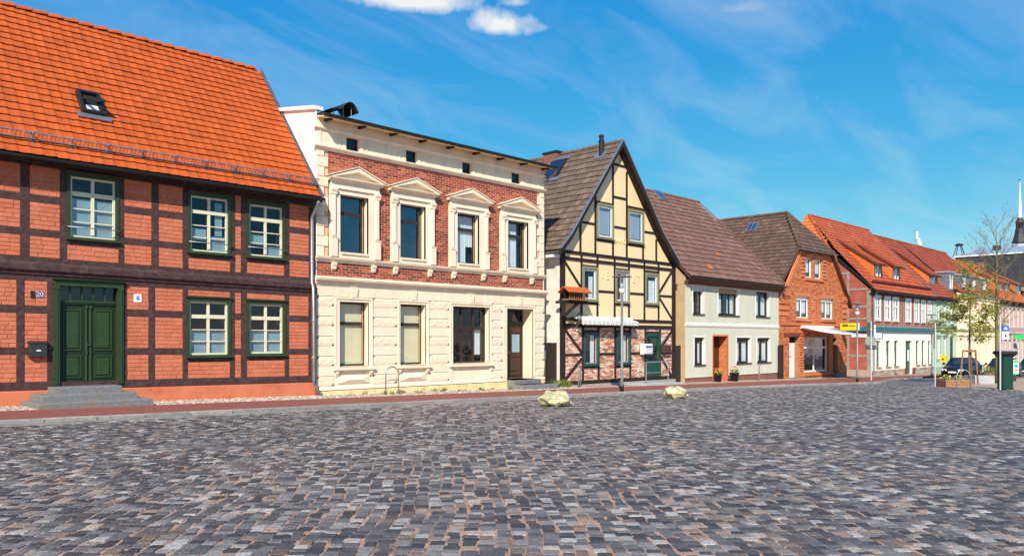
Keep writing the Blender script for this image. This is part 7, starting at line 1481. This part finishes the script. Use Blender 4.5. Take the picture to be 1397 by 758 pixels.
# traffic signs seen from behind
x, y = GP(1188.5, 518.5); g = gz(x); o = thing('traffic_sign', 'grey traffic sign post seen from behind at the brick gable corner', 'sign', (x, y, g)); Zs = lambda py, px=1188.5: ZP(px, py, y)
MB().tube([(x, y, g), (x, y, Zs(438))], .038, 8).build('pole', 'post_light', o)
c, s = math.cos(TH), math.sin(TH); 
def plate(o, x, y, w, z0, z1, m, nm='plate', off=.05, ang=None, ch=0.0):
    a = TH if ang is None else ang; r = (math.sin(a), -math.cos(a)); f = (math.cos(a), math.sin(a)); cx_, cy_ = x + f[0] * off, y + f[1] * off; P = lambda u, d, z: (cx_ + r[0] * u + f[0] * d, cy_ + r[1] * u + f[1] * d, z)
    return MB().add([P(u, d, z) for d in (0, .02) for u, z in ((-w / 2, z0), (w / 2, z0), (w / 2, z1), (-w / 2, z1))], [(0, 1, 2, 3), (7, 6, 5, 4), (0, 4, 5, 1), (1, 5, 6, 2), (2, 6, 7, 3), (3, 7, 4, 0)]).build(nm, m, o)
plate(o, x, y, .42, Zs(458.5), Zs(439.5), 'sign_dark'); plate(o, x, y, .60, Zs(476.8), Zs(470.5), 'sign_dark')
r = (math.sin(TH), -math.cos(TH)); f = (math.cos(TH), math.sin(TH)); zc = Zs(464.7); n = 20; rr = .31
MB().add([(x + f[0] * (.05 + d) + r[0] * rr * math.cos(2 * math.pi * i / n), y + f[1] * (.05 + d) + r[1] * rr * math.cos(2 * math.pi * i / n), zc + rr * math.sin(2 * math.pi * i / n)) for d in (0, .02) for i in range(n)], [tuple(range(n)), tuple(range(2 * n - 1, n - 1, -1))] + [(i, n + i, n + (i + 1) % n, (i + 1) % n) for i in range(n)]).build('disc', 'sign_back', o)
for z in (464.7, 449, 473.5): plate(o, x, y, .12, Zs(z) - .03, Zs(z) + .03, 'post_light', 'clamp', .02)
for i, z in enumerate((445, 450.5, 455.5)): plate(o, x + r[0] * .22, y + r[1] * .22, .10, Zs(z) - .09, Zs(z) + .09, 'sign_white', 'reflector', .03)
# light pole on the island edge with an edge-on sign
x, y = GP(1275.8, 527, -.07); g = gz(x) - .08; o = thing('sign_post', 'pale thin sign post with edge-on dark sign at the island corner', 'sign', (x, y, g)); MB().tube([(x, y, g), (x, y, ZP(1275.8, 440, y))], .032, 8).build('pole', 'post_light', o); plate(o, x, y, .62, ZP(1275.8, 476, y), ZP(1275.8, 441, y), 'sign_dark', 'plate', .04, TH + 1.12)
x, y = GP(1364.6, 531.3, -.07); g = gz(x) - .08; o = thing('parking_sign', 'pale post with a blue and white parking sign at right', 'sign', (x, y, g)); MB().tube([(x, y, g), (x, y, ZP(1364.6, 431, y))], .036, 8).build('pole', 'post_light', o)
zb0, zb1, zw0 = ZP(1365, 452, y), ZP(1365, 444, y), ZP(1365, 462, y); px_ = .20
plate(o, x + r[0] * px_, y + r[1] * px_, .30, zb0 + .01, zb1, 'sign_blue', 'blue_plate', -.06); plate(o, x + r[0] * px_, y + r[1] * px_, .30, zw0, zb0, 'sign_white', 'white_plate', -.06)
plate(o, x + r[0] * px_, y + r[1] * px_, .16, zb0 + .09, zb0 + .15, 'sign_white', 'pictogram', -.075); plate(o, x + r[0] * px_, y + r[1] * px_, .10, zb0 + .15, zb0 + .20, 'sign_white', 'pictogram', -.075); plate(o, x + r[0] * px_, y + r[1] * px_, .09, zw0 + .09, zw0 + .19, 'black', 'pictogram', -.075)
# green column bin with black head
x, y = GP(1371.3, 531, -.07); g = gz(x) - .08; o = thing('waste_column', 'dark green column bin with flared black head and poster at right', 'bin', (x, y, g)); Hc = ZP(1370, 478.5, y) - g; wb = .225
def frus(mb, w0, w1, z0, z1):
    P = lambda u, v, z: (x + r[0] * u + f[0] * v, y + r[1] * u + f[1] * v, g + z); mb.add([P(a * w, b * w, z) for w, z in ((w0, z0), (w1, z1)) for a, b in ((-1, -1), (1, -1), (1, 1), (-1, 1))], [(3, 2, 1, 0), (4, 5, 6, 7), (0, 1, 5, 4), (1, 2, 6, 5), (2, 3, 7, 6), (3, 0, 4, 7)]); return mb
frus(MB(), wb, wb, 0, Hc * .85).build('body', 'bin_green', o); frus(frus(MB(), wb + .01, .37, Hc * .85, Hc * .94), .37, .33, Hc * .941, Hc).build('head', 'bin_black', o)
frus(MB(), wb + .02, wb + .02, 0, .06).build('foot', 'bin_black', o)
po = plate(o, x + r[0] * .33, y + r[1] * .33, .25, g + Hc * .40, g + Hc * .78, 'poster', 'poster', -.27)
for a, b, w, m in ((.70, .765, .22, 'poster_green'), (.58, .66, .17, 'poster_blue'), (.48, .54, .12, 'poster_orange'), (.405, .44, .24, 'poster_green')): plate(o, x + r[0] * .33, y + r[1] * .33, w, g + Hc * a, g + Hc * b, m, 'poster_print', -.278)
# wooden flower box
x, y = GP(1307, 527.5, -.07); y += .2; g = gz(x) - .08; o = thing('flower_box', 'weathered wooden plank flower box with yellow flowers on the island', 'planter', (x, y, g)); tr = -.78
cc, ss = math.cos(tr), math.sin(tr); P = lambda u, v, z: (x + u * cc - v * ss, y + u * ss + v * cc, g + z); Lh, Wh = .62, .42
def pbox(mb, u0, u1, v0, v1, z0, z1): mb.add([P(u, v, z) for z in (z0, z1) for u, v in ((u0, v0), (u1, v0), (u1, v1), (u0, v1))], [(0, 3, 2, 1), (4, 5, 6, 7), (0, 1, 5, 4), (1, 2, 6, 5), (2, 3, 7, 6), (3, 0, 4, 7)]); return mb
for i in range(3):
    z0, z1 = .02 + i * .125, .02 + i * .125 + .118
    pbox(MB(), -Lh, Lh, -Wh - .03, -Wh, z0, z1).build('plank', 'plank', o); pbox(MB(), -Lh, Lh, Wh, Wh + .03, z0, z1).build('plank', 'plank', o); pbox(MB(), -Lh, -Lh + .03, -Wh, Wh, z0, z1).build('plank', 'plank', o); pbox(MB(), Lh - .03, Lh, -Wh, Wh, z0, z1).build('plank', 'plank', o)
for u in (-Lh - .02, Lh - .05): pbox(MB(), u, u + .07, -Wh - .05, -Wh - .03, 0, .4).build('corner_batten', 'plank', o)
pbox(MB(), -Lh + .03, Lh - .03, -Wh, Wh, .05, .34).build('soil', 'soil', o)
def flowers(n, sz, h0, h1, sd_):
    q = random.Random(sd_); mb = MB()
    for i in range(n):
        c0 = Vector(P(q.uniform(-Lh + .06, Lh - .06), q.uniform(-Wh + .05, Wh - .05), q.uniform(h0, h1))); a = Vector((q.gauss(0, 1), q.gauss(0, 1), q.gauss(0, .7))).normalized(); b = a.orthogonal().normalized(); e = sz * q.uniform(.6, 1.2); mb.add([c0 + a * e, c0 + b * e * .7, c0 - a * e, c0 - b * e * .7], [(0, 1, 2, 3)])
    return mb
flowers(150, .05, .34, .50, 1).build('leaves', 'weed', o)['kind'] = 'stuff'; flowers(30, .05, .44, .58, 2).build('yellow_blossoms', 'petal_yellow', o)['kind'] = 'stuff'; flowers(10, .045, .42, .54, 4).build('violet_blossoms', 'sign_blue', o)['kind'] = 'stuff'
# stone blocks on the island
def sblock(px0, px1, py, h, d, m, label):
    (x0, y0), (x1, y1) = GP(px0, py, -.07), GP(px1, py, -.07); xm, ym = (x0 + x1) / 2, (y0 + y1) / 2; g_ = gz(xm) - .09; w = math.hypot(x1 - x0, y1 - y0); o = thing('stone_block', label, 'stone block', (xm, ym, g_), 'blocks on the island'); P_ = lambda u, v, z: (xm + r[0] * u + f[0] * v, ym + r[1] * u + f[1] * v, g_ + z); c_ = .02
    vs = [P_(u, v, z) for (k, z) in ((0, 0), (0, h - c_), (c_, h)) for u, v in ((-w / 2 + k, k), (w / 2 - k, k), (w / 2 - k, d - k), (-w / 2 + k, d - k))]
    MB().add(vs, [(8, 9, 10, 11)] + [(t * 4 + i, t * 4 + (i + 1) % 4, t * 4 + 4 + (i + 1) % 4, t * 4 + 4 + i) for t in (0, 1) for i in range(4)]).build('block', m, o); MB().add([P_(u, v, h + .002) for u, v in ((-w / 2 + .1, .1), (w / 2 - .1, .1), (w / 2 - .1, d - .1), (-w / 2 + .1, d - .1))], [(0, 1, 2, 3)]).build('top_face', m, o)
sblock(1331, 1354, 523.3, .46, .9, 'concrete', 'pale grey concrete block between the young tree and bare tree'); sblock(1372.5, 1384.5, 519.5, .50, .8, 'dark_stone', 'dark stone block right of the green column bin')
# ---- trees
def branch_tree(name, label, x, y, g, H, trunk_r, crown0, spread, seed, nb, bark, leaf=None, nleaf=0, lsz=.06, sub=5, up=.55, lean=0.0):
    q = random.Random(seed); o = thing(name, label, 'tree', (x, y, g)); tips = []
    tr = [Vector((x + lean * t * H + q.uniform(-.03, .03) * (t > 0), y + q.uniform(-.03, .03) * (t > 0), g + H * t)) for t in (0, .12, .25, .4, .55, .7, .82, .92, 1)]; rad = [trunk_r * k for k in (1.25, 1, .92, .8, .62, .42, .28, .16, .05)]
    MB().tube(tr, rad, 8).build('trunk', bark, o, True); mb = MB()
    def at(t): k = t * 8; i = min(7, int(k)); return tr[i] + (tr[i + 1] - tr[i]) * (k - i)
    ts = [0, .12, .25, .4, .55, .7, .82, .92, 1]
    def pos(t):
        for i in range(8):
            if ts[i] <= t <= ts[i + 1]: return tr[i] + (tr[i + 1] - tr[i]) * ((t - ts[i]) / (ts[i + 1] - ts[i]))
    for b in range(nb):
        t = crown0 + (1 - crown0) * (b + .5) / nb * .97; p = pos(t); a = b * 2.4 + q.uniform(-.4, .4); L_ = spread * (1.05 - .75 * (t - crown0) / (1 - crown0)) * q.uniform(.7, 1.15); pts = [p]; d = Vector((math.cos(a), math.sin(a), up * q.uniform(.6, 1.4))).normalized(); n = 6
        for i in range(n): d = (d + Vector((q.uniform(-.16, .16), q.uniform(-.16, .16), q.uniform(-.06, .14)))).normalized(); pts.append(pts[-1] + d * L_ / n)
        r0 = max(.012, trunk_r * .34 * (1 - t * .6)); mb.tube(pts, [r0 * (1 - .85 * i / n) for i in range(n + 1)], 5)
        for k in range(sub):
            i = q.randrange(2, n + 1); sp = pts[i]; sd2 = (d + Vector((q.gauss(0, .6), q.gauss(0, .6), q.gauss(.2, .4)))).normalized(); Ls = L_ * q.uniform(.2, .45); p2 = [sp, sp + sd2 * Ls * .5 + Vector((0, 0, .02)), sp + (sd2 + Vector((q.uniform(-.2, .2), q.uniform(-.2, .2), q.uniform(0, .3)))).normalized() * Ls]; mb.tube(p2, [r0 * .38, r0 * .25, .004], 4); tips += [p2[1], p2[2], pts[i]]
            for _ in range(2): s3 = (sd2 + Vector((q.gauss(0, .7), q.gauss(0, .7), q.gauss(.1, .4)))).normalized(); e3 = p2[1] + s3 * Ls * .4; mb.tube([p2[1], e3], [r0 * .2, .003], 3); tips.append(e3)
    mb.build('branches', bark, o)
    if leaf:
        lv = MB()
        for i in range(nleaf):
            c0 = q.choice(tips)
            if nleaf > 1000 and c0.z > g + .70 * H and q.random() < .8: continue
            c0 = c0 + Vector((q.gauss(0, .09), q.gauss(0, .09), q.gauss(-.02, .09))); a = Vector((q.gauss(0, 1), q.gauss(0, 1), q.gauss(0, .6))).normalized(); b = a.cross(Vector((q.gauss(0, 1), q.gauss(0, 1), q.gauss(0, 1)))).normalized(); e = lsz * q.uniform(.55, 1.25); lv.add([c0 - a * e, c0 + b * e * .45, c0 + a * e, c0 - b * e * .45], [(0, 1, 2, 3)])
        lv.build('foliage', leaf, o)['kind'] = 'stuff'
    return o
x, y = GP(1323, 523, -.07); g = gz(x) - .08; Ht = ZP(1323, 352, y) - g
branch_tree('young_tree', 'young staked tree with sparse yellow-green leaves beside the flower box', x, y, g, Ht, .06, .33, 1.8, 5, 28, 'bark', 'leaf', 7500, .075, 8, .10)
so_ = thing('tree_stakes', 'wooden three-post stake frame round the young tree', 'tree stakes', (x, y, g)); hs = ZP(1323, 476.5, y) - g; st = []
for i in range(3):
    t = 2.2 + i * 2.094; a, b = (x + .50 * math.cos(t), y + .50 * math.sin(t), g), (x + .34 * math.cos(t), y + .34 * math.sin(t), g + hs); MB().tube([a, b], .045, 8).build('stake', 'wood_mid', so_); st.append(Vector(b) - Vector((0, 0, .08)))
for i in range(3): MB().bar(st[i], st[(i + 1) % 3], .03, .10).build('cross_rail', 'wood_mid', so_)
x, y = GP(1360, 522.5, -.07); g = gz(x) - .08; Ht = ZP(1360, 305, y) - g
branch_tree('bare_tree', 'tall bare mossy-trunked tree behind the green column bin', x, y, g, Ht, .11, .30, 3.4, 12, 34, 'bark_green', 'leaf', 260, .05, 9, .75, -.002)
# planting ring behind the bare tree
x, y = GP(1352, 516, -.07); g = gz(x) - .08; o = thing('shrub_tub', 'low wooden tub with green shrub beside the bare tree', 'planter', (x, y, g)); MB().lathe([(.5, 0), (.55, .4), (.5, .4)], x, y, g, 12).build('tub', 'plank', o)
q = random.Random(4); mb = MB()
for i in range(260):
    c0 = Vector((x + q.gauss(0, .28), y + q.gauss(0, .28), g + q.uniform(.38, .75))); a = Vector((q.gauss(0, 1), q.gauss(0, 1), q.gauss(0, 1))).normalized(); b = a.orthogonal().normalized(); mb.add([c0 + a * .06, c0 + b * .04, c0 - a * .06, c0 - b * .04], [(0, 1, 2, 3)])
mb.build('foliage', 'weed', o)['kind'] = 'stuff'
# yellow post box on a pole
x, y = XP(1287, -1.6), -1.6; g = gz(x); o = thing('post_box', 'yellow post box on a grey pole before the mint green house', 'post box', (x, y, g)); z0, z1 = ZP(1287, 493.5, y), ZP(1287, 484, y); MB().box(x - .3, x + .3, y - .22, y + .14, z0, z1 - .06).build('body', 'yellow', o); MB().prismx([(y - .24, z1 - .06), (y + .16, z1 - .06), (y + .1, z1), (y - .16, z1)], x - .32, x + .32).build('lid', 'yellow', o); MB().tube([(x, y, g), (x, y, z0)], .05, 8).build('pole', 'post_light', o); MB().box(x - .306, x - .3, y - .12, y + .02, z0 + .15, z0 + .3).build('emblem', 'black', o)
# ---- parked cars
def car(x, y, label, paint, L=4.5, W=1.74, head=math.pi):
    g = gz(x) - .10; o = thing('parked_car', label, 'car', (x, y, g), 'cars parked along the street'); ch, sh = math.cos(head), math.sin(head)
    P = lambda u, v, z: (x + u * ch - v * sh, y + u * sh + v * ch, g + z)              # u forward, v left
    # lower body: stations along the length with half width, sill and shoulder height
    stn = [(-L / 2, .60, .36, .78), (-L / 2 + .06, .74, .28, .90), (-L / 2 + .35, .83, .24, .97), (-L * .30, .865, .22, .98), (-L * .1, .87, .22, .95), (L * .12, .87, .22, .92), (L * .24, .86, .22, .88), (L * .38, .83, .22, .80), (L / 2 - .18, .77, .24, .70), (L / 2 - .03, .62, .30, .58), (L / 2, .52, .36, .50)]
    vs = []; fs = []; k = 10
    for u, hw, z0, z1 in stn:
        sec = [(-hw * .92, z0), (-hw, z0 + .12), (-hw, z0 + (z1 - z0) * .62), (-hw * .955, z1 - .05), (-hw * .84, z1), (hw * .84, z1), (hw * .955, z1 - .05), (hw, z0 + (z1 - z0) * .62), (hw, z0 + .12), (hw * .92, z0)]; vs += [P(u, v, z) for v, z in sec]
    for i in range(len(stn) - 1):
        for j in range(k): fs.append((i * k + j, i * k + (j + 1) % k, (i + 1) * k + (j + 1) % k, (i + 1) * k + j))
    fs += [tuple(range(k)), tuple(range(len(stn) * k - 1, (len(stn) - 1) * k - 1, -1))]
    MB().add(vs, fs).build('body', paint, o, True)
    # cabin
    cab = [(-L * .36, .74, .96, .97), (-L * .22, .66, .94, 1.34), (-L * .06, .62, .92, 1.42), (L * .06, .62, .92, 1.40), (L * .24, .72, .88, .90)]; vs = []; fs = []
    lo, hi = [], []
    roofp = [(-L * .22, .60, 1.36), (-L * .06, .61, 1.43), (L * .055, .59, 1.39)]
    vs = [P(u, s * w, z + dz) for dz in (0, -.04) for u, w, z in roofp for s in (-1, 1)]; MB().add(vs, [(0, 2, 3, 1), (2, 4, 5, 3), (6, 7, 9, 8), (8, 9, 11, 10), (0, 6, 8, 2), (2, 8, 10, 4), (1, 3, 9, 7), (3, 5, 11, 9), (4, 10, 11, 5), (0, 1, 7, 6)]).build('roof', paint, o, True)
    fb = [(L * .235, .73, .885), (-L * .365, .72, .97)]
    MB().add([P(L * .235, -.73, .885), P(L * .235, .73, .885), P(L * .055, .58, 1.375), P(L * .055, -.58, 1.375)], [(0, 1, 2, 3)]).build('windscreen', 'car_glass', o)
    MB().add([P(-L * .365, -.72, .97), P(-L * .365, .72, .97), P(-L * .22, .59, 1.34), P(-L * .22, -.59, 1.34)], [(0, 1, 2, 3)]).build('rear_window', 'car_glass', o)
    for s in (-1, 1):
        MB().add([P(L * .21, s * .76, .90), P(-L * .05, s * .79, .94), P(-L * .06, s * .615, 1.39), P(L * .05, s * .60, 1.37)], [(0, 1, 2, 3)]).build('side_window', 'car_glass', o); MB().add([P(-L * .07, s * .79, .945), P(-L * .32, s * .76, .97), P(-L * .21, s * .605, 1.33), P(-L * .075, s * .615, 1.385)], [(0, 1, 2, 3)]).build('side_window', 'car_glass', o)
        for a, b in (((L * .235, .735, .885), (L * .055, .60, 1.39)), ((-L * .06, .80, .94), (-L * .067, .62, 1.40)), ((-L * .365, .735, .965), (-L * .22, .60, 1.36))): MB().bar(P(a[0], s * a[1], a[2]), P(b[0], s * b[1], b[2]), .06, .05).build('pillar', paint, o)
        MB().add([P(L / 2 - .04 - .0, s * .36, .50), P(L / 2 - .11, s * .70, .52), P(L / 2 - .17, s * .72, .66), P(L / 2 - .055, s * .36, .63)], [(0, 1, 2, 3)]).add([P(L / 2 + .015, s * .36, .50), P(L / 2 - .06, s * .69, .52), P(L / 2 - .11, s * .71, .66), P(L / 2 - .005, s * .36, .63)], [(0, 1, 2, 3)]).build('headlight', 'headlight', o); MB().add([P(-L / 2 - .01, s * .40, .64), P(-L / 2 + .03, s * .72, .66), P(-L / 2 + .04, s * .74, .86), P(-L / 2 + .0, s * .40, .84)], [(0, 1, 2, 3)]).build('tail_light', 'red_lamp', o)
        MB().add([P(L * .19 + a, s * (.86 + b), z) for z in (.92, 1.05) for a, b in ((-.06, 0), (.06, .02), (.05, .17), (-.05, .17))], [(0, 3, 2, 1), (4, 5, 6, 7), (0, 1, 5, 4), (1, 2, 6, 5), (2, 3, 7, 6), (3, 0, 4, 7)]).build('mirror', paint, o)
        for u in (L * .30, -L * .29):
            def disc(mb, rr, v0, v1, n=18):
                vs = [P(u + rr * math.cos(2 * math.pi * i / n), v, .31 + rr * math.sin(2 * math.pi * i / n)) for v in (v0, v1) for i in range(n)]; mb.add(vs, [tuple(range(n)), tuple(range(2 * n - 1, n - 1, -1))] + [(i, (i + 1) % n, n + (i + 1) % n, n + i) for i in range(n)]); return mb
            w_ = disc(MB(), .31, s * .70, s * .885).build('wheel', 'tyre', o); disc(MB(), .205, s * .87, s * .895).build('rim', 'rim', w_); disc(MB(), .05, s * .89, s * .905, 10).build('hub', 'car_trim', w_)
    MB().add([P(L / 2 + .02, v, z) for v, z in ((-.33, .50), (.33, .50), (.30, .62), (-.30, .62))] + [P(L / 2 - .04, v, z) for v, z in ((-.33, .50), (.33, .50), (.30, .62), (-.30, .62))], [(0, 1, 2, 3), (0, 4, 5, 1), (1, 5, 6, 2), (2, 6, 7, 3), (3, 7, 4, 0)]).build('grille', 'car_trim', o)
    MB().add([P(L / 2 + .025, v, z) for v, z in ((-.26, .38), (.26, .38), (.26, .48), (-.26, .48))] + [P(L / 2 - .03, v, z) for v, z in ((-.26, .38), (.26, .38), (.26, .48), (-.26, .48))], [(0, 1, 2, 3), (0, 4, 5, 1), (1, 5, 6, 2), (2, 6, 7, 3), (3, 7, 4, 0)]).build('number_plate', 'sign_white', o)
car(63.8, -3.75, 'black saloon car parked at the kerb behind the staked tree', 'car_paint'); car(69.3, -5.1, 'black saloon car behind the bare tree and green bin', 'car_paint', 4.6, 1.76); car(76.4, -5.6, 'dark blue car cut off by the right picture edge', 'car_blue')
# weeds at the foot of the walls
def weeds():
    q = random.Random(21); mb = MB()
    for i in range(70):
        x = q.choice([q.uniform(13.2, 23), q.uniform(23.3, 24.3), q.uniform(45, 68), q.uniform(13.2, 23)]); y = -q.uniform(.06, .8) if x < 23 else -q.uniform(.05, .4); n = q.randrange(6, 22); hh = q.uniform(.03, .14) if x < 23 or x > 25 else q.uniform(.1, .4)
        for k in range(n):
            a = q.uniform(0, 6.28); b0 = Vector((x + q.gauss(0, .05), y + q.gauss(0, .04), gz(x))); t = b0 + Vector((math.cos(a) * hh * .5, math.sin(a) * hh * .5, hh * q.uniform(.5, 1.1))); s_ = Vector((-math.sin(a), math.cos(a), 0)) * .012; m = (b0 + t) / 2 + Vector((0, 0, hh * .15)); mb.add([b0 - s_, b0 + s_, m + s_, t], [(0, 1, 2, 3)])
    o = mb.build('wall_weeds', 'weed'); o['kind'] = 'stuff'; tag(o, 'small weeds growing at the foot of the house walls', 'weeds')
weeds()
